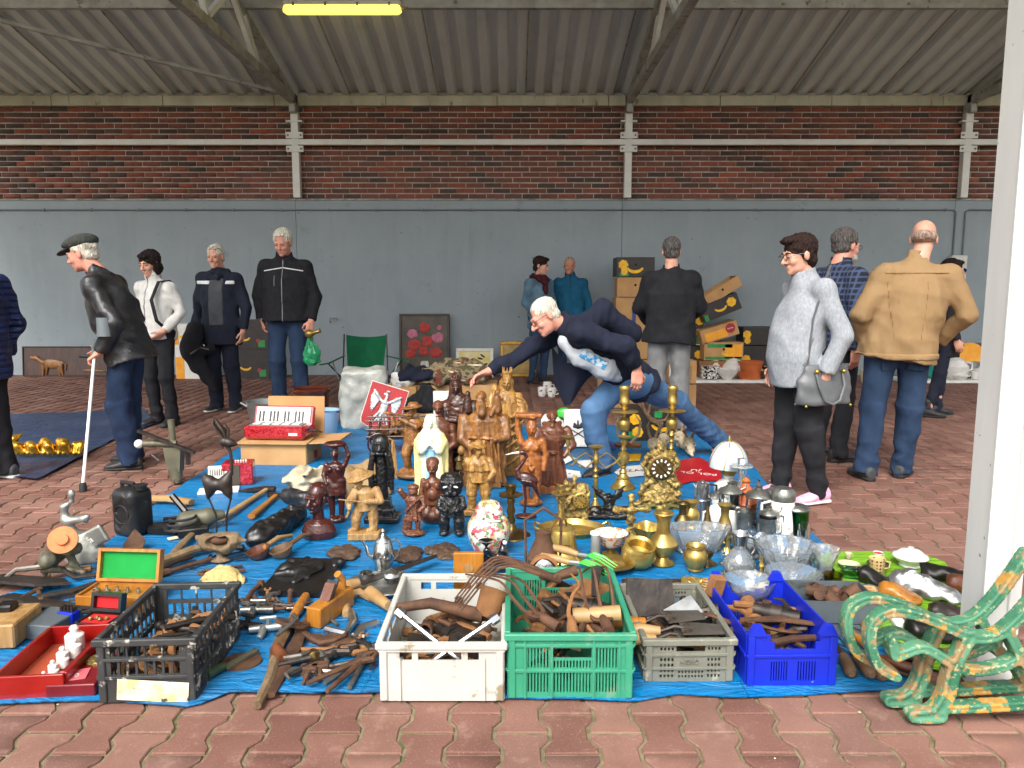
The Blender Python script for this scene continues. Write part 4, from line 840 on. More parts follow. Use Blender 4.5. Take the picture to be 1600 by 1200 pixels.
# stack left of the man seen from behind
Ys=YB-.3;xs=wx(988,Ys);zs=lambda y,Y=Ys:W(990,y,Y).z
hs_=[0,zs(535),zs(495),zs(466),zs(435)];
for i,(a,b,lab) in enumerate(((0,.32,'cardboard box at the foot of the stack behind the bending man'),(.32,.62,'second cardboard box from the floor in the stack behind the bending man'),(.62,zs(466),'cardboard box in the middle of the stack behind the bending man, blue label'),(zs(466),zs(436),'plain cardboard box just below the flower printed box of the stack'))):
    carton(lab,(xs+(.01 if i % 2 else -.01),Ys,a+.008*i),.52,.4,b-a-.012,rz=(-3,2,0,-2)[i],deco=[('#socket_blue',.0,.6,(.05,.3))] if i==2 else None)
carton('black banana box with yellow flower print topping the stack behind the bending man',(xs,Ys,zs(436)+.034),.54,.42,zs(405)-zs(436)-.02,m='print_dark',deco=[('flower',-.33,.62,.1),('flower',-.3,.25,.07),('banana',-.02,.55,.13),('#print_green',-.3,.1,(.12,.1))])
# boxes by the grey trousers
Yq=G(1050,640).y
carton('cardboard box with pencilled mark stacked beside the grey trousers',(W(1062,600,Yq).x,Yq,W(1060,597,Yq).z),.30,.25,.24,deco=[('#print_white',-.42,.5,(.07,.4)),('#wood_frame',.3,.5,(.008,.3))],holes=False)
carton('cardboard box under the pencilled one beside the grey trousers',(W(1058,600,Yq).x,Yq+.02,0),.36,.3,W(1060,598,Yq).z-.012,holes=False)
carton('flat grey topped carton on the pencilled cardboard box',(W(1046,570,Yq).x,Yq,W(1060,563,Yq).z+.012),.32,.24,.10,lid=.05,holes=False)
carton('open cardboard box behind the bending man knees',(W(966,640,Yq+.3).x,Yq+.3,0),.42,.3,.3,rz=8);carton('smaller cardboard box on the one behind the bending man knees',(W(968,640,Yq+.3).x,Yq+.3,.315),.36,.28,.2,rz=-4)
carton('white and crimson carton behind the tall candlesticks',(W(1010,640,Yq+.4).x,Yq+.5,0),.5,.3,.42,m='print_red',deco=[('#print_white',.3,.3,(.12,.1))],holes=False)
g=G(1022,694);carton('black banana box with green and yellow print behind the antlers',(g.x,g.y+.25,0),.42,.3,W(1022,640,g.y+.1).z,m='print_dark',deco=[('flower',-.36,.7,.07),('flower',-.3,.3,.07),('banana',.2,.6,.1),('#print_green',.12,.85,(.08,.1)),('#print_green',-.4,.2,(.09,.12))],holes=False)
# leaning stack on the right
Yr=YB-.2;zr_=lambda y:W(1130,y,Yr).z;xr=wx(1125,Yr)
carton('brown carton with red oval at the foot of the leaning stack by the crockery',(xr-.05,Yr,0),.56,.36,zr_(563),m='cardboard_dark',deco=[('disc',0,.75,.045)])
carton('yellow printed banana box in the leaning stack, green stripe at its foot',(xr+.02,Yr,zr_(562)+.008),.57,.36,zr_(535)-zr_(562),deco=[('#print_orange',.25,.5,(.22,.4)),('#print_green',0,.12,(.47,.08)),('#print_green',-.1,.82,(.32,.1)),('banana',.1,.5,.09)])
carton('tilted banana box with red round label in the leaning stack',(xr-.02,Yr,zr_(535)+.06),.55,.36,.2,tilt=(0,-17,0),deco=[('#print_orange',-.1,.4,(.3,.3)),('disc',.3,.6,.075),('"bonita',.3,.6,.035)],holes=False)
carton('black banana box lying slanted in the leaning stack',(xr+.0,Yr,zr_(505)+.12),.57,.36,.24,m='print_dark',tilt=(0,-22,0),deco=[('banana',0,.6,.1),('flower',.3,.6,.1),('#print_green',-.42,.2,(.05,.2))],holes=False)
carton('plain cardboard tray slanted on top of the leaning stack',(xr+.03,Yr,zr_(470)+.08),.56,.34,.16,tilt=(0,-33,0),holes=True,opened=True)
for i,(x,y0,lab) in enumerate(((1087,0,'banana box with yellow flower behind the man in black, lower one'),(1087,1,'banana box with yellow flower behind the man in black, upper one'))):
    carton(lab,(wx(1070,YB),YB+.05,y0*.5),.5,.36,.48,m='print_dark',deco=[('flower',.38,.75,.09),('flower',.36,.4,.08),('#print_green',.4,.15,(.1,.1)),('#print_white',.4,.02,(.1,.015))],holes=False)
for i in range(2):carton(('lower' if i==0 else 'upper')+' flower printed banana box half hidden behind the grey fleece woman',(wx(1185),YB+.08,i*.5),.5,.34,.48 if i==0 else .26,m='print_dark',deco=[('flower',-.38,.6,.09),('flower',-.36,.25,.07)],holes=False)
# yellow and dark boxes behind the parka man
carton('white and orange printed box behind the parka man',(wx(302),YB,0),.44,.36,W(300,506,YB).z,m='print_white',deco=[('#print_orange',-.35,.2,(.14,.2)),('#print_orange',-.42,.75,(.07,.12)),('banana',-.3,.85,.1)],holes=False)
for i in range(2):carton(('lower' if i==0 else 'upper')+' dark banana box between parka man and tall man',(wx(398),YB,i*.44),.5,.36,.43,m='print_dark',deco=[('banana',-.2,.45,.09),('disc',.2,.3,.03),('#print_green',.3,.2,(.1,.12))],holes=False)
# pictures leaning on the wall
def picture(label,x0,x1,yt,yb,fm,cm,fw,extra=None,Y=None):
    Y=Y or YW-.14;a,b=W(x0,yb,Y),W(x1,yt,Y);w,h=b.x-a.x,b.z-max(a.z,0)
    o=thing('framed_picture',label,'picture',((a.x+b.x)/2,Y-.03,0));o.rotation_euler.x=R(-5)
    fr=B();fr.box((0,0,fw/2),(w/2,.018,fw/2),bev=.006);fr.box((0,0,h-fw/2),(w/2,.018,fw/2),bev=.006);[fr.box((s*(w/2-fw/2),0,h/2),(fw/2,.017,h/2-fw),bev=.006) for s in (-1,1)]
    fr.obj('frame',fm,o);B().box((0,.004,h/2),(w/2-fw*.8,.006,h/2-fw*.8)).obj('canvas',cm,o,False)
    if extra:extra(o,w,h)
    return o
mat('canvas_dark',C(52,46,40),C(84,74,60),4,.5);mat('canvas_yellow',C(214,190,80),C(226,216,180),6,.6);mat('canvas_landscape',C(120,90,40),C(190,160,90),4,.5);mat('petal_red',C(176,52,40),C(150,34,30),30,.6);mat('petal_pink',C(196,120,140),C(170,84,110),30,.6);mat('paint_white',C(214,210,196),C(160,156,140),20,.5);mat('paint_black',C(30,28,30),rough=.5);mat('leaf_paint',C(70,84,44),C(48,60,34),30,.6)
def bouquet(o,w,h):
    b=B();b.lathe([(.05,0),(.07,.05),(.06,.12),(.045,.14)],14,(0,-.004,h*.1),sy=.1);b.obj('painted_vase','paint_white',o);B().box((0,-.004,h*.1),(w*.36,.003,h*.03)).obj('painted_table','paint_white',o,False)
    rs=np.random.RandomState(5)
    for i,(x,z,r,m) in enumerate(((0,.78,.09,'red'),(-.24,.68,.08,'pink'),(.26,.62,.09,'pink'),(-.2,.5,.1,'red'),(.05,.56,.1,'red'),(.22,.38,.1,'red'),(-.28,.36,.08,'red'),(-.02,.4,.08,'red'),(.3,.78,.04,'pink'))):
        f=B()
        for k in range(6):a=k*1.05+rs.rand();f.ball((x*w+r*.5*math.cos(a),-.004-.002*k % 3*.002,z*h+r*.45*math.sin(a)),(r*.55,.004+.001*k,r*.48),8,6)
        tag(f.obj('painted_flower','petal_' +m,o),kind='stuff')
    for i in range(9):x,z=rs.uniform(-.32,.32),rs.uniform(.3,.75);B().ball((x*w,-.003,z*h),(.05,.003,.02),8,6,rot(0,rs.uniform(-80,80),0)).obj('painted_leaf','leaf_paint',o)
picture('large dark framed painting of red poppies leaning on the wall',625,702,490,588,'wood_frame','canvas_dark',.035,bouquet)
def blots(o,w,h):
    rs=np.random.RandomState(8)
    for i in range(9):B().ball((rs.uniform(-.28,.28)*w,-.004,rs.uniform(.4,.75)*h),(.045,.003,.016),8,6,rot(0,rs.uniform(-50,50),0)).obj('painted_mark','paint_black' if i % 3 else 'leaf_paint',o)
    B().box((.02,-.003,h*.28),(w*.34,.003,h*.09)).obj('painted_field','print_yellow',o,False)
picture('small white framed yellow and black painting leaning on the wall',713,771,544,592,'white_frame','canvas_yellow',.05,blots,YW-.3)
picture('gilt framed landscape picture behind the denim jacket woman',782,838,533,596,'gilt','canvas_landscape',.055,Y=YW-.2)
def relief(o,w,h):
    s=S();z=h*.42;s.ell((-.25*w,-.01,z),(.17,.03,.075),None,.03);s.cone((-.25*w-.14,-.01,z+.02),(-.25*w-.25,-.01,z+.1),.045,.03,.03);s.ell((-.25*w-.29,-.01,z+.085),(.06,.02,.03),rot(0,20,0),.02)
    for dx in (-.13,-.08,.1,.14):s.cone((-.25*w+dx,-.01,z-.03),(-.25*w+dx*1.15,-.01,z-.19),.024,.014,.02)
    s.path([(-.25*w+.16,-.01,z+.03),(-.25*w+.21,-.01,z-.02),(-.25*w+.2,-.01,z-.1)],.012);s.obj('carved_horse','wood_honey',o,.01);s=S();s.cone((.02*w,-.008,h*.2),(.3*w,-.008,h*.16),.022,.016);s.obj('carved_log','wood_honey',o,.009);s=S();s.path([(.28*w,-.008,h*.2),(.3*w,-.008,h*.6),(.34*w,-.008,h*.85)],[.03,.025,.01]);s.ell((.32*w,-.008,h*.75),(.1,.02,.07));s.disp(wob(2,.01,60));s.obj('carved_tree','wood_dark',o,.01)
def woodm(n,a,b,rough=.38,sc=6,coat=.15,bump=.25):
    t=NT(n);v=t.coord((1,1,.22));f=t.noise(v,sc*1.6,6,.65,.4);c=t.ramp(f,[(.3,a),(.5,tuple((p+q)/2 for p,q in zip(a,b))),(.62,b)]);w=t.noise(t.coord((1,1,.06)),sc*9,3);c=t.mix(t.ramp(w,[(.5,(0,0,0,1)),(.7,(.55,.55,.55,1))]),c,tuple(q*.5 for q in a[:3])+(1,))
    t.base(c);t.set(Roughness=rough,Coat_Weight=coat);t.bump(w,bump,.004)
woodm('wood_honey',C(92,56,23),C(156,106,54),.42,9,.05);woodm('wood_gold',C(116,78,31),C(182,137,72),.4,9,.05);woodm('wood_light',C(136,100,54),C(174,138,88),.5,9,0);woodm('wood_red',C(48,20,16),C(76,32,24),.28,coat=.25);woodm('wood_mahogany',C(46,24,17),C(78,44,30),.36,9,.08);woodm('wood_brown',C(80,42,26),C(116,68,42),.4,coat=.08);woodm('wood_dark',C(36,27,22),C(54,42,33),.45,coat=0);woodm('wood_black',C(16,15,15),C(30,28,27),.38,coat=.08);woodm('wood_orange',C(124,66,26),C(168,104,48),.4,9,.1);woodm('wood_old',C(96,76,54),C(132,110,80),.75,10,0);woodm('wood_plane',C(150,92,28),C(180,120,44),.35,coat=.2)
picture('dark brown carved wooden panel with a horse leaning on the wall',38,222,541,588,'wood_dark','wood_mahogany',.02,relief)
# ---- folding chair
Yc=G(560,618).y;cw=lambda x,y,dY=0:arr(W(x,y,Yc+dY))
ch=thing('camping_chair','green folding camping chair with black frame','chair',(0,0,0))
def bk(u,v):p=cw(538,524)*(1-u)*(1-v)+cw(603,524)*u*(1-v)+cw(544,584)*(1-u)*v+cw(598,584)*u*v;return p+arr((0,.10-.12*v+.06*math.sin(math.pi*u),-.03*math.sin(math.pi*u)*(1-v)))
b=B();b.sheet(bk,14,10);b.sheet(lambda u,v:bk(u,v)+arr((0,.008,0)),14,10);b.obj('backrest','canvas_green',ch)
def st_(u,v):p=cw(540,588)*(1-u)+cw(602,588)*u;return p+arr((0,-.42*v,-.04*math.sin(math.pi*u)))
b=B();b.sheet(st_,12,8);b.sheet(lambda u,v:st_(u,v)-arr((0,0,.008)),12,8);b.obj('seat','canvas_green',ch)
for s,xa in ((-1,538),(1,604)):
    B().tube([cw(xa,522,.1),cw(xa+s*2,588,0),cw(xa+s*4,612,-.02)],.009).obj('back_post','tube_black',ch)
    ar=[cw(xa,556,.04),cw(xa+s*25,568 if s<0 else 562,-.3),cw(xa+s*38,570 if s<0 else 565,-.42)];B().tube(ar,[.018,.022,.02],8,.35,up=(0,0,1)).obj('armrest','canvas_green',ch)
    B().tube([ar[1],cw(xa-s*8,604,-.1),cw(xa-s*30,622,.3)],.009).obj('leg','tube_black',ch);B().tube([cw(xa+s*18,566,-.25),cw(xa+s*6,600,-.36),cw(xa-s*12,620,-.42)],.009).obj('leg','zinc',ch)
# ---- plastic wrapped bundle
g,h=at(567,672,578);s=S();wd_=72/ppm(g.y);s.box((0,.12,h/2),(wd_/2,.12,h/2),rot(0,0,4),.05);s.disp(wob(6,.012,22));tag(s.obj('wrapped_bundle','plastic_wrap',None,.012,(g.x,g.y,0)),'pale bundle wrapped in clear plastic behind the eagle shield','bundle')
# ---- eagle shield, leaning
g,h=at(588,680,593);k=ppm(g.y)
sh=thing('eagle_shield','red shield with white crowned eagle, leaning on the wrapped bundle','shield',(g.x,g.y-.02,.02));sh.rotation_euler=(R(-12),R(17),0);s_=h*.92
out=[(-.36,.95),(.36,.95),(.36,.22),(.33,.14),(.2,.1),(.06,.06),(0,-.02),(-.06,.06),(-.2,.1),(-.33,.14),(-.36,.22)]
mat('shield_red',C(160,8,18),C(176,14,24),6,.45);mat('silver_paint',C(226,228,226),C(150,152,150),40,.3,.3,bump=.6,bsc=60)
B().prism([(x*s_*1.04,.45*s_+(z-.45)*s_*1.03) for x,z in out],.0,.012,rot(90,0,0)).obj('rim','print_white',sh,False);B().prism([(x*s_,z*s_) for x,z in out],.0,.018,rot(90,0,0)).obj('board','shield_red',sh,False)
s=S();y=-.026
E=lambda x,z:(x*s_,y,z*s_)
s.ell(E(0,.52),(.075*s_,.012,.15*s_),None,.01);s.cone(E(0,.62),E(.0,.76),.04*s_,.028*s_,.01);s.ell(E(-.03,.78),(.05*s_,.012,.03*s_),None,.006);s.box(E(0,.84),(.04*s_,.008,.02*s_))
for q in (-1,1):
    s.path([E(q*.06,.62),E(q*.2,.74),E(q*.27,.8)],[.03*s_,.035*s_,.02*s_],.01)
    for i in range(7):a=.1+i*.13;s.cone(E(q*(.12+.022*i),.66+.02*i),E(q*(.13+.17*math.sin(a+.4)),.66-.27*math.cos(a)+.03*i),.017*s_,.011*s_,.004)
    s.path([E(q*.05,.42),E(q*.12,.3),E(q*.16,.22)],[.03*s_,.022*s_,.015*s_],.01);[s.cone(E(q*.16,.22),E(q*(.16+dx),.17),.012*s_,.007*s_,.004) for dx in (-.06,0,.07)]
for i in range(5):s.cone(E(0,.4),E((i-2)*.045,.2+abs(i-2)*.02),.022*s_,.014*s_,.004)
s.obj('eagle','silver_paint',sh,.0055)
# ---- pots and bucket behind the accordion
def lathe_thing(name,label,cat,x,yb,yt,prof,m,n=28,group=None,**kw):
    g,h=at(x,yb,yt);b=B();b.lathe([(r*h,z*h) for r,z in prof],n,**kw);return tag(b.obj(name,m,None,True,(g.x,g.y,0)),label,cat,group),g,h
o,g,h=lathe_thing('stoneware_pot','brown glazed stoneware pot behind the accordion','pot',487,668,606,[(.38,0),(.42,.1),(.44,.5),(.45,.86),(.49,.9),(.5,.97),(.47,1),(.42,.95),(.4,.3),(0,.28)],'glaze_brown')
B().tube([(.45*h,-.05,.3*h),(.55*h,-.07,.25*h),(.55*h,-.04,.12*h),(.44*h,-.03,.1*h)],.018).obj('handle','glaze_brown',o)
o,g,h=lathe_thing('zinc_tub','oval zinc tub with handles behind the accordion','tub',428,676,626,[(.55,0),(.6,.3),(.68,.95),(.71,1),(.67,.98),(.56,.3),(0,.28)],'zinc',sx=1.15)
for q in (-1,1):B().tube([(q*.72*h,-.06,.85*h),(q*.92*h,-.05,.95*h),(q*.92*h,.05,.95*h),(q*.72*h,.06,.85*h)],.009).obj('handle','zinc',o)
o,g,h=lathe_thing('enamel_bucket','light blue enamel bucket beside the accordion box','bucket',509,692,640,[(.3,0),(.31,.04),(.42,.98),(.44,1),(.41,.99),(.3,.08),(0,.06)],'enamel_blue')
B().tube([(-.43*h,0,.93*h)]+[(.43*h*math.cos(a),-.3*h*math.sin(a),(.93+.05*math.sin(a))*h) for a in np.linspace(3,.15,9)]+[(.43*h,0,.93*h)],.006).obj('bail','tube_black',o)
# ---- carton with the big accordion
g0,g1=G(367,728),G(505,738);Yb_=g0.y
ac=thing('cardboard_box','open cardboard carton carrying the big red accordion','box',((g0.x+g1.x)/2-.05,Yb_+.17,0),rz=-3);w_,d_=(W(470,735,Yb_).x-g0.x),.36;h_=W(420,692,Yb_).z
b=B()
for c,q in (((0,-d_/2,h_/2),(w_/2,.005,h_/2)),((0,d_/2,h_/2),(w_/2,.005,h_/2)),((-w_/2,0,h_/2),(.005,d_/2-.006,h_/2)),((w_/2,0,h_/2),(.005,d_/2-.006,h_/2)),((0,0,.005),(w_/2-.006,d_/2-.006,.005))):b.box(c,q)
b.obj('carton','cardboard',ac,False)
B().box((w_/2+.12,0,h_+.005),(.125,d_/2,.004),rot(0,-4,0)).obj('flap','cardboard',ac,False);B().box((.05,d_/2+.02,h_+.15),(w_/2-.02,.004,.15),rot(-8,0,0)).obj('flap','cardboard',ac,False);B().box((0,-d_/2+.05,h_+.008),(w_/2+.02,.09,.004),rot(4,0,0)).obj('flap','cardboard',ac,False);B().box((0,.06,h_-.01),(w_/2-.01,.1,.004)).obj('flap','cardboard',ac,False)
B().box((w_/2+.006,.03,h_*.3),(.001,.04,.03)).obj('printed_mark','print_red',ac,False)
t=NT('pearl_red');v=t.coord();vo=t.n('TexVoronoi');vo.inputs['Scale'].default_value=38;t.l(v,vo.inputs['Vector']);t.base(t.mix(t.ramp(t.noise(v,60,4,.6,1.5),[(.4,(0,0,0,1)),(.65,(1,1,1,1))]),C(126,8,22),C(198,60,66)));t.set(Roughness=.15,Coat_Weight=.6)
mat('key_white',C(236,232,222),rough=.2,coat=.3);mat('key_black',C(20,20,22),rough=.25)
def accordion(label,loc,rz,w,keys=True):
    o=thing('accordion',label,'accordion',loc,rz);d,h=w*.52,w*.30
    B().box((0,0,h*.35),(w/2,d/2,h*.35),bev=.02).obj('body','pearl_red',o);B().box((0,-d*.1,h*.7+.003),(w*.42,d*.26,.004),bev=.002).obj('grille','zinc',o)
    for i in range(5):B().box((w*(-.32+.16*i),-d*.1,h*.7+.01),(w*.06,d*.22,.003),bev=.001).obj('grille_bar','print_white',o)
    kb=B().box((0,d*.43,h*1.0),(w/2,.018,h*.55),rot(-22,0,0),bev=.008).obj('keyboard','pearl_red',o);M_=rot(-22,0,0);n=15
    for i in range(n):B().box(arr((0,d*.43,h))+M_@arr(((i+.5-n/2)*w*.9/n,-.022,.0)),(w*.435/n,.006,h*.46),M_,bev=.001).obj('key_white','key_white',kb,False)
    for i in range(n-1):
        if i % 7 not in (2,6):B().box(arr((0,d*.43,h))+M_@arr(((i+1-n/2)*w*.9/n,-.030,-h*.08)),(w*.2/n,.006,h*.3),M_,bev=.001).obj('key_black','key_black',kb,False)
    B().box((w*.32,-d/2-.002,h*.3),(w*.07,.002,h*.07)).obj('name_plate','print_white',o,False)
    B().tube([(w/2,-.02,h*.4),(w/2+.06,-.02,h*.45),(w/2+.07,.06,h*.2),(w/2,.08,h*.2)],.012,8,.35).obj('strap','leather_black',o)
    return o
accordion('big red pearl accordion with white keyboard lying on the carton',(ac.location.x+.0,ac.location.y-.04,h_+.022),-5,w_*.96)
g=G(352,768);so=thing('toy_accordion','small red accordion with white key panel on the tarpaulin','accordion',(g.x,g.y+.1,.012),12);k=ppm(g.y);hh=36/k;ww=66/k
B().box((ww*.16,.06,hh/2),(ww*.36,.07,hh/2),bev=.008).obj('body','pearl_red',so);B().box((ww*.12,-.012,hh/2),(ww*.1,.004,hh*.45)).obj('bellows','canvas_dark',so,False);B().box((-ww*.28,-.005,hh*.5),(ww*.22,.012,hh*.42),rot(-15,0,0),bev=.003).obj('key_panel','key_white',so,False)
for i in range(7):B().box((-ww*.28+(i-3)*ww*.05,-.026,hh*.68),(ww*.008,.003,hh*.15),rot(-15,0,0)).obj('key_black','key_black',so,False)
for i in range(5):B().ball((ww*(.1+.06*i),.06,hh+.004),.007,8,6).obj('button','key_white',so)
B().box((-ww*.2,-.12,.004),(ww*.45,.06,.008),rot(0,0,4),bev=.003).obj('base_panel','print_white',so,False)
# ---- cloth bundles behind the statues
def heap(name,label,cat,x,y,w,h,d,m,seed,Y=None,amp=.02,z0=0):
    Y=Y or G(x,y).y;p=W(x,y,Y);k=ppm(Y);s=S();ww,hh=w/k/2,h/k;rs=np.random.RandomState(seed)
    for i in range(6):s.ell((rs.uniform(-.5,.5)*ww,rs.uniform(-.4,.4)*d,hh*rs.uniform(.2,.55)),(ww*rs.uniform(.4,.65),d*rs.uniform(.4,.7),hh*rs.uniform(.3,.5)),rot(0,rs.uniform(-15,15),rs.uniform(-40,40)),.05)
    s.ell((0,0,hh*.3),(ww*.9,d*.8,hh*.32),None,.05);s.disp(wob(seed,amp,28));s.cut((0,0,0),(0,0,-1));return tag(s.obj(name,m,None,.013,(p.x,Y,z0)),label,cat)
t=NT('camo');v=t.coord();c=t.ramp(t.noise(v,9,2),[(.42,C(84,78,52)),(.45,C(128,112,84)),(.55,C(128,112,84)),(.57,C(70,64,44))],'CONSTANT');c=t.mix(t.ramp(t.noise(t.coord((1,1,1),(0,0,1)),11,2),[(.58,(0,0,0,1)),(.6,(1,1,1,1))]),c,C(108,52,40));c=t.mix(t.ramp(t.noise(t.coord((.3,1,2.4)),12,2),[(.62,(0,0,0,1)),(.64,(1,1,1,1))]),c,C(206,192,160));t.base(c);t.set(Roughness=.95);t.bump(t.noise(v,9,3),.6,.03)
Ybk=G(700,662).y+.25
carton('long cardboard carton carrying the clothes behind the statues',(W(700,640,Ybk).x,Ybk+.1,0),1.0,.4,.36,holes=False);carton('small cardboard box beside the eagle shield',(W(628,620,Ybk).x,Ybk-.05,0),.34,.3,W(630,602,Ybk).z,holes=False)
heap('camouflage_bundle','bundled camouflage clothing behind the dark Madonna statue','clothing',714,612,118,46,.22,'camo',3,Ybk,z0=.365);heap('cloth_bundle','folded navy cloth beside the camouflage bundle','clothing',655,610,56,22,.15,'navy',4,Ybk-.05,z0=.42);heap('cloth_bundle','white cloth lying on the small cardboard box','clothing',632,602,40,14,.12,'fleece_white',5,Ybk-.05,z0=W(630,602,Ybk).z+.008)
s=S();g=W(664,640,Ybk-.3);k=ppm(Ybk-.3);s.loft((0,0,0),[(0,34/k,.12),(.12,30/k,.11),(46/k*.6,16/k,.07),(46/k,5/k,.02)],None,.02,fold=(7,.012,6,.6,.1));s.disp(wob(8,.012,36));tag(s.obj('cloth_bundle','cloth_black',None,.01,(g.x,g.y,g.z-.02)),'black cloth draped in a peak behind the wooden cart','clothing')
carton('carton under the black draped cloth behind the cart',(W(660,640,Ybk-.3).x,Ybk-.29,0),.34,.24,g.z-.03,holes=False)
# eagle banner
g,h=at(697,688,612);bn=thing('eagle_banner','white board with a white eagle on red field behind the dark Madonna','banner',(g.x,g.y+.05,0));wv_=20/ppm(g.y);B().box((0,0,h/2),(wv_,.006,h/2)).obj('board','print_white',bn,False);B().box((0,-.0085,h*.5),(wv_*.62,.002,h*.3)).obj('red_field','print_red',bn,False)
s=S();s.ell((0,-.012,h*.5),(wv_*.16,.004,h*.13),None,.004);[s.ell((q*wv_*.28,-.012,h*.55),(wv_*.2,.004,h*.13),rot(0,q*35,0),.004) for q in (-1,1)];s.ell((0,-.012,h*.68),(wv_*.09,.004,h*.05),None,.004);s.ell((0,-.012,h*.33),(wv_*.2,.004,h*.06),None,.004);s.obj('eagle','print_white',bn,.005)
# ---- crockery rows at the back right
Yk=YW-.95
cloth=B().box((0,0,.02),(wx(1210,Yk)/2-wx(1086,Yk)/2,.3,.02),bev=.006);tag(cloth.obj('display_board','print_white',None,False,((wx(1086,Yk)+wx(1210,Yk))/2,Yk+.2,0)),'white board on the floor carrying crockery behind the fleece woman','board')
tag(B().box((0,0,.02),((wx(1560,Yk)-wx(1412,Yk))/2,.3,.02),bev=.006).obj('display_board','print_white',None,False,((wx(1560,Yk)+wx(1412,Yk))/2,Yk+.2,0)),'white board on the floor carrying crockery by the white column','board')
PR=dict(cup=[(.3,0),(.42,.1),(.5,.6),(.52,1),(.47,.98),(.4,.2),(0,.15)],bowl=[(.4,0),(.45,.1),(.9,.6),(1.05,1),(1.0,.98),(.5,.2),(0,.16)],pot=[(.3,0),(.36,.05),(.55,.3),(.55,.55),(.35,.8),(.37,.84),(.2,.92),(.07,.95),(.09,1),(0,1.04)],vase=[(.26,0),(.28,.05),(.36,.3),(.3,.6),(.2,.8),(.24,1),(.2,.98),(0,.6)],stack=[(.55,0),(.7,.05),(.72,.2),(.62,.22),(.72,.25),(.72,.45),(.62,.47),(.72,.5),(.72,.7),(.62,.72),(.72,.75),(.72,.98),(.6,1),(0,.8)],plate=[(.5,0),(1.6,.7),(1.7,1),(1.5,.9),(0,.3)],tureen=[(.5,0),(.55,.08),(.85,.4),(.85,.55),(.6,.72),(.62,.75),(.2,.9),(.12,1),(0,1)],bottle=[(.17,0),(.18,.1),(.18,.6),(.07,.75),(.07,.95),(.09,1),(0,1)])
def crock(kind,label,x,y,hpx,m,dY=0,handle=False,spout=False,cat=None,name=None,z=.04):
    Y=Yk+dY+.12;p=W(x,y,Y);k=ppm(Y);h=hpx/k;b=B();b.lathe([(r*h,q*h) for r,q in PR[kind]],20);o=tag(b.obj(name or {'cup':'cup','bowl':'bowl','pot':'coffee_pot','vase':'vase','stack':'plate_stack','plate':'plate','tureen':'tureen','bottle':'bottle'}[kind],m,None,True,(p.x,Y,z)),label,cat or kind)
    rr={'pot':.5,'cup':.5,'tureen':.85}.get(kind,.6)
    if handle:B().tube([(rr*h,0,.7*h),((rr+.25)*h,0,.65*h),((rr+.25)*h,0,.4*h),(rr*h,0,.3*h)],.035*h+.002,6).obj('handle',m,o)
    if spout:B().tube([(-.45*h,0,.35*h),(-.7*h,0,.55*h),(-.8*h,0,.85*h)],[.08*h,.06*h,.045*h],8).obj('spout',m,o)
    return o
for a in (('stack','stack of black and white plates at the end of the crockery row',1108,622,20,'mottle',0),('bowl','white scalloped bowl in front of the crockery row',1135,624,17,'porcelain',-.1),('vase','tall pale vase before the brown carton',1116,606,32,'porcelain_cream',.2),('pot','white coffee pot with flowers in the crockery row',1144,610,32,'porcelain',.15,True,True),('cup','small green and white cup beside the tall pale vase',1123,612,16,'porcelain',.1,True),('bowl','orange clay bowl in the crockery row',1160,624,13,'clay_orange',-.05),('bowl','dark brown glazed bowl beside the clay bowl',1190,622,13,'dark_glaze',0),('tureen','striped cream tureen behind the clay bowl',1172,608,24,'porcelain_cream',.2,True),('cup','white cup with handle before the coffee pot',1131,610,14,'porcelain',0,True),('cup','dark red mug at the fleece woman end of the row',1193,612,18,'dark_glaze',.15,True),('cup','white mug behind the plate stack',1098,612,14,'porcelain',.2,True),('plate','white shallow plate between coffee pot and tureen',1158,616,4,'porcelain',.05),
    ('bottle','dark bottle with white cap left of the boots',1418,612,40,'glass_green_d',.2),('cup','teal glass beaker with white rim beside the boots',1452,618,30,'enamel_teal',.1),('pot','white coffee pot with black roses beside the boots',1488,622,36,'porcelain',0,True,True),('tureen','white sugar bowl with two handles on the white board',1497,630,14,'porcelain',-.12,True),('cup','wide white cup beside the sugar bowl',1520,630,12,'porcelain',-.1,True),('tureen','white soup tureen near the column',1528,622,18,'porcelain',.05,True),('cup','glass oil lamp beaker before the yellow tray',1514,612,24,'zinc',.2),('cup','cream enamel mug below the handbag',1353,636,22,'porcelain_cream',-.3,False)):
    if 'mottle' not in MATS:mat('mottle',C(230,226,218),C(40,36,34),30,.2,lo=.5,hi=.53);glassy('glass_green_d',C(20,60,40));mat('enamel_teal',C(30,120,112),C(40,134,124),6,.3)
    crock(*a[:6],dY=a[6],handle=a[7] if len(a)>7 else False,spout=a[8] if len(a)>8 else False,z=.043 if a[2]<1210 or a[2]>1410 else 0)
b=B();b.lathe([(.22,0),(.26,.02),(.26,.04),(.2,.03),(0,.03)],24,r=rot(80,0,0));tag(b.obj('round_tray','print_orange',None,True,(wx(1522,Yk+.4),Yk+.45,.28)),'round yellow tray leaning behind the crockery by the column','tray')
b=B();b.lathe([(.2,0),(.24,.02),(.24,.04),(.18,.03),(0,.03)],24,r=rot(80,0,0));tag(b.obj('round_tray','zinc',None,True,(wx(1546,Yk+.5),Yk+.55,.25)),'round grey metal tray behind the yellow one','tray')
cb_=thing('wooden_cabinet','low dark brown wooden cabinet against the wall by the column','cabinet',(wx(1535,YW-.25),YW-.25,0));hc_=W(1535,538,YW-.4).z;B().box((0,0,hc_/2),(.55,.2,hc_/2),bev=.008).obj('case','wood_mahogany',cb_)
for i in range(4):B().box((-.4+.265*i,-.206,hc_/2),(.12,.006,hc_/2-.04),bev=.003).obj('door','wood_mahogany',cb_)
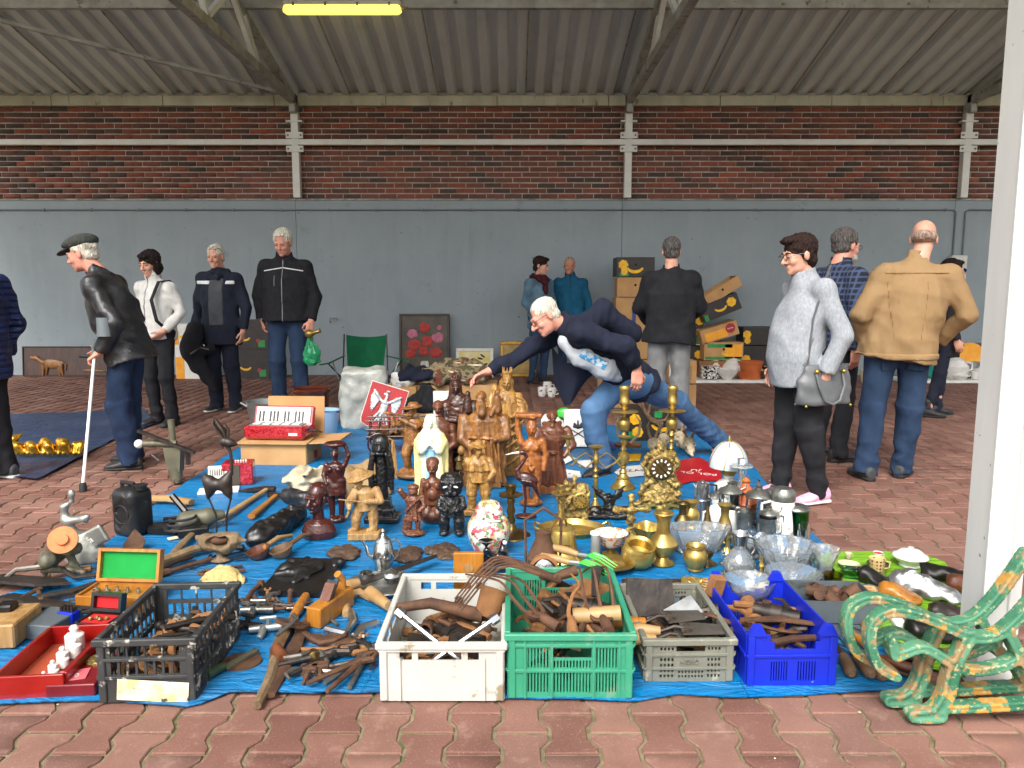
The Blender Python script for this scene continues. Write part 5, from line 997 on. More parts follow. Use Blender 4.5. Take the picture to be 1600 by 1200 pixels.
o,g,h=lathe_thing('plastic_tub','orange plastic tub behind the grey fleece woman','tub',1172,596,564,[(.45,0),(.55,.9),(.6,.92),(.6,1),(.5,.95),(0,.1)],'clay_orange')
for i,(x,y) in enumerate(((847,620),(855,612),(862,621))):
    g,h=at(x,y,y-15);b=B();b.lathe([(r*h*.9,q*h) for r,q in PR['cup']],18);o=tag(b.obj('mug','mottle_w',None,True,(g.x,g.y,0)) if 'mottle_w' in MATS else (mat('mottle_w',C(232,230,224),C(60,62,66),24,.2,lo=.6,hi=.63),b.obj('mug','mottle_w',None,True,(g.x,g.y,0)))[1],('white patterned mug nearest the Madonna among the three on the floor','white patterned mug farthest back of the three on the floor','white patterned mug nearest the bending man among the three on the floor')[i],'mug');B().tube([(.44*h,0,.75*h),(.7*h,0,.7*h),(.7*h,0,.4*h),(.42*h,0,.3*h)],.045*h,6).obj('handle','mottle_w',o)
# gilt ornament on the dark tarpaulin
g=G(72,716);s=S();rs=np.random.RandomState(4)
for i in range(14):s.path([(-.28+.04*i,.05*math.sin(i),.05+.03*rs.rand()),(-.26+.042*i,.05*math.cos(i*2)-.03,.09+.03*rs.rand()),(-.22+.04*i,-.06,.04)],[.022,.03,.016],.012)
s.path([(-.3,0,.07),(-.24,.0,.14),(-.2,.03,.17)],[.03,.03,.012],.01);s.cut((0,0,0),(0,0,-1));mat('gold_leaf',C(206,150,40),C(226,176,70),20,.25,.8);tag(s.obj('gilt_ornament','gold_leaf',None,.009,(g.x,g.y,.014)),'gilded carved ornament lying on the dark blue tarpaulin','ornament')
# ---- carried things: crutch, handbag, black bag, green bag, brass vessel
ctr=CAPP.matrix_basis
def loc_w(o,p):return Matrix.Translation(o.location)@Euler(o.rotation_euler).to_matrix().to_4x4()@Vector(p)
wr=loc_w(CAPP,(.25,-.10,.84));ft=G(130,768);cr=thing('crutch','white forearm crutch with grey cuff held by the cap man','crutch',(0,0,0));wr=arr(wr)+arr((.02,-.0,-.0));ft=arr(ft)
d=wr-ft;B().tube([ft+arr((0,0,.04)),wr],.0105,10).obj('shaft','enamel_white',cr);B().lathe([(.024,0),(.022,.05),(.014,.06)],12,ft).obj('rubber_foot','black_rubber',cr);e=wr+d/np.linalg.norm(d)*.02;cu=loc_w(CAPP,(.33,.03,1.06))
B().tube([wr,e+arr((0,0,.06)),arr(cu)],[.014,.017,.015],10).obj('upper_stem','pipe_grey',cr);B().tube([wr+arr((-.0,0,.005)),wr+arr((-.10,0,.01))],.014,10).obj('grip','black_rubber',cr)
b=B();b.sheet(lambda u,v:arr(cu)+arr((.05*math.cos(-1+u*4.2)-.0,-.055*math.sin(-1+u*4.2)*.9+.03,-.07+.13*v)),14,4);b.obj('cuff','pipe_grey',cr)
for t_ in (.28,.62):p_=ft+d*t_;B().tube([p_,p_+d*.012],.013,10).obj('ring','pipe_grey',cr)
gY=G(1243,780).y-.2;hb=thing('handbag','structured grey leather handbag hanging from the fleece woman shoulder','handbag',tuple(W(1288,632,gY)),rz=14);hb.location.y=gY+.02;mat('leather_grey',C(84,86,88),C(97,99,101),8,.42,bump=.25,bsc=140);mat('brass_fit',C(200,160,80),rough=.25,metal=.9)
s=S();s.loft((0,0,0),[(0,.175,.07),(.02,.185,.075),(.14,.175,.055),(.24,.15,.028)],None,.01);s.disp(wob(2,.003,25));hbb=s.obj('bag_body','leather_grey',hb,.008)
for y in (-1,1):B().tube([(-.09,y*.04,.2),(-.085,y*.075,.12),(-.05,y*.085,.03),(.0,y*.088,.01),(.05,y*.085,.03),(.085,y*.075,.12),(.09,y*.04,.2)],.009,8).obj('handle','leather_grey',hb)
for x in (-.09,.09):B().ball((x,-.052,.2),.014,10,8).obj('fitting','brass_fit',hb)
for x in (-.15,.15):
    for y in (-.05,.05):B().ball((x,y,-.003),.009,8,6).obj('stud','brass_fit',hb)
shp=loc_w(WOM,(.12,.06,1.45));inv=(Matrix.Translation(hb.location)@Euler(hb.rotation_euler).to_matrix().to_4x4()).inverted();q=inv@shp
B().tube([(-.12,0,.22),(-.1,.0,.5),tuple(q+Vector((-.02,-.05,.0))),tuple(q+Vector((.03,.04,.0))),(.1,.04,.5),(.12,0,.22)],.012,8,.35).obj('strap','leather_grey',hb)
Yg=G(352,642).y-.14;s=S();pw=lambda x,y,dY=0:arr(W(x,y,Yg+dY));s.path([pw(304,515),pw(300,545),pw(306,572)],[.09,.11,.07],.05);s.path([pw(310,565),pw(326,590),pw(334,608)],[.07,.06,.04],.04);s.path([pw(312,548,-.02),pw(330,545,-.02)],.045,.04);s.disp(wob(12,.008,24));bb=thing('black_bag','limp black bag with metal clasp held by the parka man','bag',tuple(pw(304,560)));o=s.obj('bag_body','cloth_black',bb,.01);o.location=-bb.location
B().tube([tuple(arr(pw(298,553,-.13))-arr(bb.location)),tuple(arr(pw(314,543,-.14))-arr(bb.location)),tuple(arr(pw(326,546,-.12))-arr(bb.location))],[.016,.02,.014],8,.6).obj('clasp','pewter_',bb) if 'pewter_' in MATS else (mat('pewter_',C(130,120,104),C(90,84,76),20,.3,.8),B().tube([tuple(arr(pw(298,553,-.13))-arr(bb.location)),tuple(arr(pw(314,543,-.14))-arr(bb.location)),tuple(arr(pw(326,546,-.12))-arr(bb.location))],[.016,.02,.014],8,.6).obj('clasp','pewter_',bb))
hw_=arr(loc_w(TALL,(.25,-.12,.80)));t=NT('plastic_green');t.base(C(40,170,110));t.set(Roughness=.25,Transmission_Weight=.35,Alpha=.9);t.bump(t.noise(t.coord(),14,3,.5,1),.8,.02)
s=S();s.loft((0,0,0),[(-.30,.04,.03),(-.26,.085,.05),(-.16,.09,.055),(-.06,.05,.03),(.0,.018,.015)],None,.02,fold=(6,.008,5,-.3,0));s.disp(wob(3,.006,40));tag(s.obj('carrier_bag','plastic_green',None,.007,tuple(hw_+arr((.03,-.02,0)))),'thin green plastic bag in the tall man hand','bag')
mat('brass',C(190,162,92),C(146,120,62),14,.33,.75,bump=.2,bsc=60);mat('brass_dark',C(122,100,58),C(84,68,40),18,.4,.85,bump=.3,bsc=50);mat('gilt_ornate',C(192,164,96),C(104,86,50),40,.35,.7,bump=.9,bsc=90,bd=.01)
b=B();b.lathe([(0,0),(.025,.005),(.045,.03),(.048,.06),(.03,.09),(.018,.11),(.02,.16),(.03,.17)],18,r=rot(0,75,0));tag(b.obj('brass_jug','brass',None,True,tuple(hw_+arr((-.02,-.06,.035)))),'small brass jug held above the green plastic bag','jug')
# ================================================================ carved figures
def carve(name,label,x,yb,yt,m,fn,vox=.0068,rz=0,cat='statue',base=None,dY=0,chis=.002,seed=1,z0=.012):
    g,h=at(x,yb,yt);s=S();s.kd=.55;fn(s)
    if chis:s.disp(wob(seed,chis,75))
    o=s.obj(name,m,None,vox,(g.x,g.y+dY,z0),rz);o.scale=(h-z0,)*3;tag(o,label,cat)
    if base:b=B();base(b);b.obj('base',m if len(base.__code__.co_consts)<1 else m,o)
    return o
I3=np.eye(3)
def hd(s,c,z,M_=None,fem=0,nose=1.2):z=z*1.22 if z<1 else z;return head_sdf(s,c,I3 if M_ is None else M_,z,fem,nose,1.0,.012*z,1.7)
def crown(s,c,r,h,n=8):
    s.cone(arr(c),arr(c)+arr((0,0,h*.5)),r,r*1.05,.004,cap=True)
    for i in range(n):a=6.283*i/n;q=arr((math.cos(a)*r*.9,math.sin(a)*r*.9,h*.4));s.cone(arr(c)+q,arr(c)+q*1.1+arr((0,0,h*.55)),r*.26,r*.12,.006)
# crowned Madonna with child (honey)
def f(s):
    s.loft((0,0,0),[(.0,.165,.12),(.06,.16,.115),(.3,.135,.1),(.55,.14,.1),(.68,.135,.09),(.76,.09,.07),(.8,.04,.04)],None,.02,fold=(9,.022,5,.72,.3));s.box((0,.01,.02),(.19,.13,.02),None,.01)
    hd(s,(.015,-.02,.855),.46,rot(6,0,-8),1);s.loft((0,.01,.7),[(0,.1,.07,0,.01),(.1,.075,.06,0,.015),(.17,.06,.055,.01,.02),(.21,.03,.03,.01,.02)],None,.012);s.ell((.015,-.075,.85),(.032,.05,.05),None,.008,'s');hd(s,(.015,-.02,.855),.46,rot(6,0,-8),1)
    crown(s,(.015,.0,.905),.042,.09);s.path([(.12,0,.72),(.16,-.06,.58),(.06,-.11,.55)],[.04,.035,.022]);s.path([(-.12,0,.72),(-.15,-.06,.6),(-.09,-.11,.62)],[.04,.035,.022])
    hd(s,(-.095,-.07,.80),.28,rot(0,0,15));s.path([(-.09,-.08,.75),(-.085,-.09,.66)],[.035,.04]);s.path([(-.085,-.09,.65),(-.05,-.12,.58),(-.06,-.12,.5)],[.025,.02,.012]);s.path([(-.08,-.09,.73),(-.03,-.12,.72)],.013)
    for i,r in enumerate((.08,.055,.03)):s.path([(.12+r*math.cos(a),-.045-.01*i,.6+1.5*r*math.sin(a)) for a in np.linspace(-1.5,1.6,7)],.011,.008)
    for i in range(5):s.path([(-.13,-.09,.5-.08*i),(0,-.125,.42-.08*i),(.12,-.09,.5-.08*i)],.012,.015)
carve('madonna_statue','tallest honey wood Madonna with high crown and child',790,742,572,'wood_gold',f)
# dark Madonna with child
def f(s):
    s.loft((0,0,0),[(.0,.15,.11),(.05,.145,.105),(.3,.12,.09),(.5,.13,.09),(.62,.155,.1),(.73,.13,.085),(.79,.07,.06),(.82,.035,.035)],None,.02,fold=(9,.02,4,.6,.25));s.box((0,.01,.018),(.165,.12,.018),None,.01)
    hd(s,(-.03,-.025,.875),.44,rot(12,0,10),1);s.loft((-.03,.012,.74),[(0,.085,.06),(.08,.068,.056),(.16,.06,.055),(.215,.03,.03)],None,.01);s.ell((-.03,-.08,.87),(.03,.05,.048),None,.008,'s');hd(s,(-.03,-.025,.875),.44,rot(12,0,10),1);crown(s,(-.03,.0,.93),.05,.055,10)
    hd(s,(.09,-.06,.80),.27,rot(0,0,-12));s.path([(.09,-.07,.76),(.085,-.085,.66)],[.036,.044]);s.path([(.08,-.09,.65),(.04,-.11,.6)],[.03,.02]);s.path([(-.13,0,.7),(-.14,-.07,.56),(-.02,-.11,.56)],[.045,.04,.024]);s.path([(.14,0,.7),(.15,-.06,.58),(.07,-.11,.58)],[.045,.04,.024])
    for i in range(4):s.path([(-.1,-.09,.48-.09*i),(.01,-.115,.4-.09*i),(.09,-.08,.5-.09*i)],.011,.015)
carve('madonna_statue','dark mahogany Madonna with crown and child, touched by the bending man',718,745,584,'wood_mahogany',f,seed=2)
# bearded saint with child on the shoulder
def f(s):
    s.loft((0,0,0),[(0,.2,.13),(.1,.19,.13),(.4,.2,.12),(.55,.23,.13),(.68,.2,.12),(.76,.1,.08),(.8,.05,.05)],None,.02,fold=(10,.024,5,.7,.3))
    hd(s,(-.03,-.05,.885),.52,rot(5,0,-15));s.path([(-.03,-.1,.84),(-.02,-.12,.76),(-.01,-.11,.72)],[.05,.045,.02],.02);s.ell((-.03,.0,.91),(.055,.06,.06),None,.01)
    hd(s,(.13,-.02,.95),.25,rot(0,0,-20));s.path([(.13,-.02,.9),(.13,-.02,.78)],[.04,.05]);s.path([(.1,-.04,.8),(.07,-.1,.74)],[.03,.02]);s.path([(-.2,0,.68),(-.22,-.08,.5),(-.12,-.13,.42)],[.06,.05,.03]);s.path([(.2,0,.68),(.22,-.07,.52),(.12,-.13,.5)],[.06,.05,.03]);s.path([(-.15,-.12,.52),(.16,-.12,.5)],.012)
    for i in range(5):s.path([(-.14+.07*i,-.12,.48),(-.13+.07*i,-.14,.3),(-.15+.08*i,-.12,.08)],.014,.015)
carve('saint_statue','honey wood bearded saint carrying a small child on his shoulder',757,762,606,'wood_honey',f,seed=3)
# night watchman
def f(s):
    s.box((0,0,.04),(.2,.14,.045),None,.03)
    for q in (-1,1):s.path([(q*.07,0,.5),(q*.09,-.01,.3),(q*.09,-.0,.12)],[.085,.07,.05]);s.cone((q*.09,0,.1),(q*.1,-.08,.09),.045,.035);s.ell((q*.09,-.01,.28),(.075,.075,.05))
    s.loft((0,0,.44),[(0,.14,.11),(.15,.15,.11),(.28,.16,.1),(.36,.08,.07)],None,.02,fold=(6,.01,8,.3,0));s.loft((0,-.0,.6),[(0,.2,.13),(.1,.17,.12),(.18,.09,.08)],None,.02,fold=(9,.012,5,.2,0));hd(s,(0,-.03,.87),.5,rot(4,0,15));s.ell((0,-.02,.925),(.11,.11,.025),rot(8,10,0));s.ell((0,.0,.95),(.06,.065,.05));s.path([(0,-.08,.83),(0,-.1,.78)],[.03,.015])
    s.path([(-.15,0,.72),(-.2,-.06,.62),(-.2,-.1,.7)],[.05,.042,.03]);s.path([(.15,0,.72),(.2,-.06,.58),(.14,-.12,.5)],[.05,.042,.03]);s.ell((-.22,-.06,.87),(.045,.045,.06))
o=carve('watchman_figure','carved night watchman with hat and hanging lantern',748,806,687,'wood_gold',f,seed=4,cat='figurine')
ln=B();ln.lathe([(.03,0),(.05,.02),(.035,.12),(.06,.14),(.02,.19),(.01,.2)],8,(-.24,-.12,.62));ln.obj('lantern','brass_dark',o);B().tube([(-.24,-.12,.62),(-.26,-.12,.35),(-.22,-.12,.15),(-.05,-.15,.1)],.006,5).obj('rope','wood_light',o)
# monk on block
def f(s):
    s.loft((0,0,.1),[(0,.17,.12),(.06,.165,.12),(.3,.14,.11),(.42,.13,.1),(.55,.18,.12),(.66,.16,.11),(.73,.08,.075),(.76,.05,.05)],None,.02,fold=(10,.018,3,.5,.1));s.path([(-.13,-.02,.5),(0,-.12,.49),(.13,-.02,.5)],.018);hd(s,(0,-.03,.905),.5,rot(-6,0,8));s.ell((0,.02,.93),(.068,.075,.06),None,.01);s.path([(-.09,.02,.83),(0,-.07,.81),(.09,.02,.83)],.03)
    s.path([(-.18,0,.75),(-.21,-.07,.58),(-.17,-.13,.62)],[.055,.05,.032]);s.cone((-.15,-.15,.56),(-.15,-.15,.68),.045,.042,.008,cap=True);s.path([(.18,0,.75),(.24,-.05,.58),(.14,-.12,.46)],[.055,.05,.03])
    for q in (-1,1):s.ell((q*.06,-.12,.11),(.035,.06,.025))
o=carve('monk_figure','carved wooden monk holding a mug on a block',862,770,640,'wood_brown',f,seed=5,cat='figurine');B().box((.0,0,.05),(.24,.16,.05),bev=.008).obj('block','wood_orange',o)
# African carrier, orange wood
def f(s):
    s.ell((0,0,.03),(.12,.1,.04));
    for q in (-1,1):s.path([(q*.05,0,.5),(q*.055,-.01,.28),(q*.05,0,.08)],[.07,.05,.035]);s.cone((q*.05,0,.06),(q*.055,-.07,.05),.03,.025)
    s.loft((0,0,.45),[(0,.1,.075),(.1,.085,.07),(.22,.11,.075),(.26,.06,.05)],None,.02);[s.ell((q*.05,-.06,.63),.035,None,.015) for q in (-1,1)];s.cone((0,0,.7),(0,0,.78),.033,.033);s.ell((0,-.01,.83),(.055,.06,.085));s.cone((0,-.06,.85),(0,-.075,.81),.008,.014,.01);s.ell((0,.01,.9),(.05,.055,.05));s.ell((0,-.0,.955),(.07,.065,.03))
    for q in (-1,1):s.ell((q*.022,-.06,.85),(.014,.008,.006))
    s.box((-.03,0,.975),(.14,.06,.022),None,.015);s.path([(-.11,0,.69),(-.15,0,.82),(-.15,0,.97)],[.04,.028,.024]);s.path([(.11,0,.69),(.15,.0,.55),(.13,-.03,.4)],[.042,.035,.025]);s.path([(-.1,0,.52),(0,-.08,.4),(.1,0,.52)],.02)
carve('carrier_figure','slim orange wood African figure with one arm raised to the load on its head',830,792,645,'wood_orange',f,seed=6,cat='figurine')
# heron
def f(s):
    s.ell((.05,0,.03),(.16,.1,.028));s.path([(.03,0,.04),(.05,0,.28),(.03,0,.5)],[.02,.018,.024]);s.ell((.08,0,.56),(.15,.075,.1),rot(0,25,0));s.path([(.16,0,.5),(.24,0,.3)],[.05,.01]);s.path([(-.04,0,.6),(-.08,0,.7),(.0,0,.8),(.06,0,.9),(.02,0,.96)],[.06,.035,.026,.024,.03],.02);s.ell((.0,0,.955),(.055,.035,.035))
    s.path([(.0,-.06,.56),(.12,-.08,.54),(.22,-.05,.42)],[.03,.03,.01],.01)
o=carve('heron_figure','dark red wooden heron with white beak standing on one foot',816,812,702,'wood_red',f,seed=7,cat='figurine',chis=.001);B().tube([(-.04,0,.955),(-.13,0,.945),(-.24,0,.92)],[.02,.014,.004],8).obj('beak','porcelain',o)
# Lourdes figure, painted
def f(s):
    s.loft((0,0,0),[(0,.2,.14),(.1,.19,.13),(.4,.19,.12),(.62,.2,.12),(.74,.15,.1),(.82,.09,.08),(.92,.08,.08),(.98,.05,.05)],None,.02,fold=(10,.016,3,.7,.2));s.ell((0,-.1,.89),(.045,.06,.06),None,.01,'s');hd(s,(0,-.05,.89),.46,rot(8,0,0),1);s.path([(-.14,-.04,.66),(-.1,-.13,.58),(-.01,-.16,.66),(-.005,-.155,.74)],[.05,.045,.022,.012]);s.path([(.14,-.04,.66),(.1,-.13,.58),(.01,-.16,.66),(.005,-.155,.74)],[.05,.045,.022,.012])
mat('plaster_cream',C(226,222,190),C(206,212,200),5,.45);mat('plaster_blue',C(140,186,206),C(160,200,214),6,.45);mat('plaster_yellow',C(222,206,130),C(230,216,150),6,.45)
o=carve('lourdes_figure','pastel painted praying Virgin figure with white veil',675,778,645,'plaster_cream',f,seed=8,chis=.0015);q=S();f(q);q.off=.006
for c,h2,m,nm in (((0,-.17,.34),(.055,.1,.26),'plaster_blue','blue_sash'),((-.16,-.08,.4),(.045,.2,.36),'plaster_yellow','gold_hem'),((.16,-.08,.4),(.045,.2,.36),'plaster_yellow','gold_hem')):shell(q,.006,c,h2).obj(nm,m,o,.012)
# plank-backed brown figure behind the Virgin
def f(s):
    s.loft((0,0,0),[(0,.16,.08),(.3,.18,.09),(.6,.19,.1),(.7,.16,.09),(.76,.08,.07),(.8,.05,.05)],None,.02,fold=(6,.01,4,.6,.1));hd(s,(0,-.02,.9),.5);s.ell((0,.01,.92),(.07,.075,.075));s.path([(-.17,0,.66),(-.2,-.04,.45),(-.1,-.1,.4)],[.05,.045,.03]);s.path([(.17,0,.66),(.2,-.04,.45),(.1,-.1,.4)],[.05,.045,.03])
carve('robed_figure','brown wooden robed figure standing right behind the pastel Virgin',686,752,625,'wood_brown',f,seed=9)
# piper with hat
def f(s):
    s.ell((0,0,.05),(.24,.16,.06));s.ell((-.1,.02,.1),(.1,.08,.05))
    s.path([(.05,0,.5),(.08,-.02,.32),(.06,0,.12)],[.085,.065,.045]);s.path([(-.04,0,.5),(-.1,-.05,.34),(-.08,0,.14)],[.085,.065,.045]);[s.cone((x,0,.11),(x-.06,-.05,.1),.04,.03) for x in (.06,-.08)]
    s.loft((0,0,.45),[(0,.13,.1),(.15,.13,.1),(.28,.14,.09),(.34,.06,.06)],None,.02);hd(s,(-.02,-.03,.86),.5,rot(0,0,-50));s.ell((-.02,0,.93),(.14,.13,.022),rot(0,-8,0));s.ell((-.0,0,.955),(.075,.075,.05));s.path([(-.12,-.02,.73),(-.24,-.08,.72),(-.26,-.08,.82)],[.045,.036,.026]);s.path([(.12,0,.73),(.05,-.14,.7),(-.16,-.13,.8)],[.045,.036,.026]);s.cone((-.06,-.08,.84),(-.36,-.12,.88),.013,.017)
o=carve('piper_figure','carved wooden piper with wide hat beside the cart',648,750,628,'wood_honey',f,seed=10,cat='figurine')
# wooden cart
g=G(622,712);k=ppm(g.y);ct=thing('wooden_cart','toy hay cart with spoked wheels beside the piper','cart',(g.x,g.y+.1,.012),6);
for y in (-.1,.1):
    for x in (.12,-.16):
        rr=.085;wl_=B().tube([(x+rr*math.cos(a),y,rr+rr*math.sin(a)) for a in np.linspace(0,6.283,21)[:-1]],.008,6,closed=True).obj('wheel','wood_mahogany',ct)
        for i in range(4):a=i*.785;B().tube([(x-rr*math.cos(a),y,rr-rr*math.sin(a)),(x+rr*math.cos(a),y,rr+rr*math.sin(a))],.004,5).obj('spoke','wood_mahogany',wl_)
for s_ in (-1,1):
    for z in (.14,.2,.27):B().tube([(-.26,s_*(.06+z*.15),z),(.22,s_*(.06+z*.15),z)],.007,6).obj('rail','wood_mahogany',ct)
    for i in range(7):x=-.24+.075*i;B().tube([(x,s_*.065,.12),(x+.02,s_*.105,.29)],.005,5).obj('stake','wood_mahogany',ct)
B().box((-.02,0,.12),(.24,.06,.01)).obj('bed','wood_mahogany',ct);s=S();[s.ell((np.random.uniform(-.15,.15),np.random.uniform(-.04,.04),.17),(.05,.04,.04)) for i in range(8)];s.disp(wob(3,.01,80));s.obj('load','wood_honey',ct,.009)
# black seated ancestor with straw hair
def f(s):
    s.box((0,0,.03),(.19,.14,.03),None,.008);s.box((0,0,.1),(.13,.1,.05),None,.006);s.box((0,0,.2),(.1,.08,.06),None,.006);s.cone((0,0,.15),(0,0,.72),.075,.07,.01)
    s.ell((0,-.02,.86),(.1,.1,.13));s.ell((0,.0,.93),(.09,.1,.07));s.cone((0,-.1,.9),(0,-.135,.84),.014,.025,.012);s.path([(-.06,-.085,.9),(0,-.11,.91),(.06,-.085,.9)],.016,.01);[s.ell((q*.045,-.095,.87),(.025,.012,.01),None,.006) for q in (-1,1)];s.cone((-.03,-.105,.79),(.03,-.105,.79),.014)
    for q in (-1,1):s.path([(q*.09,-.02,.78),(q*.12,-.04,.6),(q*.12,-.04,.38)],[.035,.03,.024]);s.path([(q*.1,-.03,.42),(q*.1,-.06,.62),(q*.07,-.08,.78)],[.028,.024,.02])
o=carve('ancestor_figure','tall black carved ancestor figure with straw hair',598,816,678,'wood_black',f,seed=11)
for i in range(22):a=np.random.uniform(0,1);x0=.05+.06*a;B().tube([(x0-.03,.04,.95),(x0+.06,.02-.1*a,.93),(.12+.05*np.random.rand(),-.02,.8),(.13+.05*np.random.rand(),-.03,.62-.15*np.random.rand())],.007,5).obj('straw_strand','wood_light',o)
# woman with bowl
def f(s):
    s.lofted=0;s.ell((0,0,.03),(.11,.1,.045))
    for q in (-1,1):s.path([(q*.055,0,.5),(q*.06,0,.3),(q*.055,0,.08)],[.07,.045,.03]);s.cone((q*.055,0,.06),(q*.055,-.06,.05),.028,.022)
    s.loft((0,0,.34),[(0,.13,.1),(.1,.12,.09),(.2,.09,.075),(.3,.12,.08),(.37,.11,.07),(.4,.04,.04)],None,.015);[s.ell((q*.05,-.07,.66),.035,None,.015) for q in (-1,1)];s.cone((0,0,.72),(0,0,.8),.028,.028);s.ell((0,-.01,.84),(.05,.055,.065));s.cone((0,-.06,.85),(0,-.07,.825),.008,.013,.01);s.ell((0,0,.9),(.04,.04,.03));s.ell((0,0,.955),(.13,.11,.045));s.ell((0,0,.99),(.1,.08,.03),None,.01,'s')
    s.path([(.11,0,.7),(.16,0,.82),(.12,0,.95)],[.034,.026,.022]);s.path([(-.11,0,.7),(-.14,-.02,.58),(-.1,-.07,.48)],[.034,.028,.02])
carve('bowl_bearer_figure','dark red carved woman steadying a bowl on her head',527,818,688,'wood_red',f,seed=12,cat='figurine',chis=.0015)
# bust
def f(s):
    s.loft((0,0,0),[(0,.28,.2),(.12,.3,.22),(.26,.24,.18),(.32,.12,.12)],None,.04);s.cone((0,0,.28),(0,-.02,.5),.1,.095,.03);hd(s,(0,-.03,.70),2.0,rot(0,0,-28),0,1.1);s.ell((0,.03,.82),(.16,.19,.16));[s.path([(.1*math.cos(a),.02+.12*math.sin(a),.93),(.15*math.cos(a),.02+.18*math.sin(a),.8)],.028,.01) for a in np.linspace(-.4,3.6,8)]
carve('head_bust','dark red carved head bust with cropped hair',499,842,752,'wood_red',f,seed=13,cat='bust',chis=.001)
# violinist
def f(s):
    s.box((0,0,.05),(.22,.15,.05),None,.01);s.path([(.1,0,.45),(.12,0,.28),(.12,.0,.14)],[.085,.07,.06]);s.path([(-.06,0,.45),(-.12,-.03,.28),(-.13,.0,.14)],[.085,.07,.06]);[s.cone((x,0,.12),(x-.06,-.07,.115),.05,.04) for x in (.12,-.13)]
    s.loft((.02,0,.4),[(0,.14,.11),(.15,.15,.11),(.26,.16,.1),(.34,.07,.06)],rot(0,-8,0),.02);hd(s,(-.06,-.04,.80),.6,rot(14,-14,-35));s.ell((-.05,0,.87),(.2,.18,.04),rot(6,-16,0));s.loft((-.06,0,.87),[(0,.13,.13),(.07,.12,.12),(.12,.04,.04)],None,.02)
    s.path([(.17,0,.68),(.24,-.08,.55),(.06,-.17,.56)],[.06,.05,.034]);s.path([(-.12,0,.68),(-.2,-.1,.54),(-.18,-.16,.46)],[.055,.045,.03]);s.ell((-.13,-.14,.6),(.05,.03,.1),rot(0,25,0));s.cone((-.16,-.15,.5),(-.22,-.16,.34),.018,.016)
o=carve('violinist_figure','light wood violinist in a big hat on a block',571,843,731,'wood_light',f,seed=14,cat='figurine');B().tube([(.06,-.19,.565),(-.32,-.18,.6)],.008,5).obj('bow','wood_light',o)
# kneeling woman
def f(s):
    s.ell((0,0,.03),(.17,.14,.04));s.ell((0,-.06,.12),(.15,.13,.1));s.path([(-.08,-.1,.14),(-.08,.02,.3)],[.09,.1]);s.path([(.08,-.1,.14),(.08,.02,.3)],[.09,.1]);s.loft((0,.0,.28),[(0,.15,.13),(.12,.13,.12),(.22,.13,.1),(.34,.15,.09),(.4,.05,.05)],None,.03);s.ell((0,-.09,.44),(.09,.08,.1));[s.ell((q*.065,-.09,.57),(.045,.045,.06),None,.02) for q in (-1,1)];s.cone((0,0,.66),(0,0,.76),.05,.05);s.ell((0,-.02,.86),(.09,.09,.12));s.cone((0,-.1,.87),(0,-.12,.83),.012,.024,.015);s.cone((-.03,-.1,.79),(.03,-.1,.79),.015);s.ell((0,.01,.91),(.1,.1,.08))
    for q in (-1,1):s.path([(q*.14,0,.63),(q*.17,-.03,.45),(q*.12,-.12,.3)],[.042,.038,.028]);s.ell((q*.035,-.1,.88),(.02,.01,.008))
carve('kneeling_figure','brown polished kneeling woman figure in front of the Virgin',677,818,713,'wood_brown',f,seed=15,cat='figurine',chis=.001)
# small warrior
def f(s):
    s.ell((0,0,.05),(.2,.15,.06));s.path([(-.16,.02,.08),(-.17,.02,.3)],[.07,.04])
    for q in (-1,1):s.path([(q*.07,0,.4),(q*.08,-.02,.25),(q*.08,0,.1)],[.07,.05,.035])
    s.loft((0,0,.3),[(0,.17,.13),(.1,.16,.12),(.25,.12,.1),(.42,.17,.11),(.5,.08,.07)],None,.02,fold=(11,.015,0,.25,0));s.ell((0,-.02,.87),(.09,.09,.1));s.ell((0,0,.95),(.11,.1,.06));s.path([(-.16,0,.76),(-.22,-.05,.85),(-.24,-.06,.9)],[.06,.05,.05]);s.path([(.16,0,.76),(.22,-.05,.6),(.12,-.12,.52)],[.06,.05,.035]);s.path([(-.14,-.1,.5),(.12,-.12,.76)],.02)
carve('warrior_figure','small reddish carved warrior figure on a round base',647,840,757,'wood_brown',f,seed=16,cat='figurine',chis=.004)
# dark idol
def f(s):
    for q in (-1,1):s.path([(q*.1,0,.34),(q*.12,-.02,.22),(q*.11,0,.08)],[.09,.085,.075]);s.ell((q*.12,-.04,.04),(.08,.1,.045))
    s.loft((0,0,.3),[(0,.15,.12),(.1,.17,.13),(.2,.16,.12),(.3,.14,.1),(.34,.1,.09)],None,.02);s.loft((0,0,.62),[(0,.1,.1),(.06,.16,.15),(.2,.19,.18),(.3,.17,.16),(.36,.1,.1)],None,.02);s.cone((0,-.15,.8),(0,-.2,.73),.025,.04,.02);s.cone((-.07,-.14,.68),(.07,-.14,.68),.03)
    for q in (-1,1):s.path([(q*.16,0,.58),(q*.2,-.04,.45),(q*.08,-.15,.42)],[.05,.045,.035]);s.path([(q*.03,-.16,.85),(q*.14,-.13,.87)],.025)
o=carve('idol_figure','squat nearly black idol figure with big head and white eyes',706,838,737,'wood_black',f,seed=17,cat='figurine',chis=.004)
for q in (-1,1):B().ball((q*.08,-.165,.8),(.04,.012,.016),8,6,rot(0,q*15,0)).obj('eye','print_white',o)
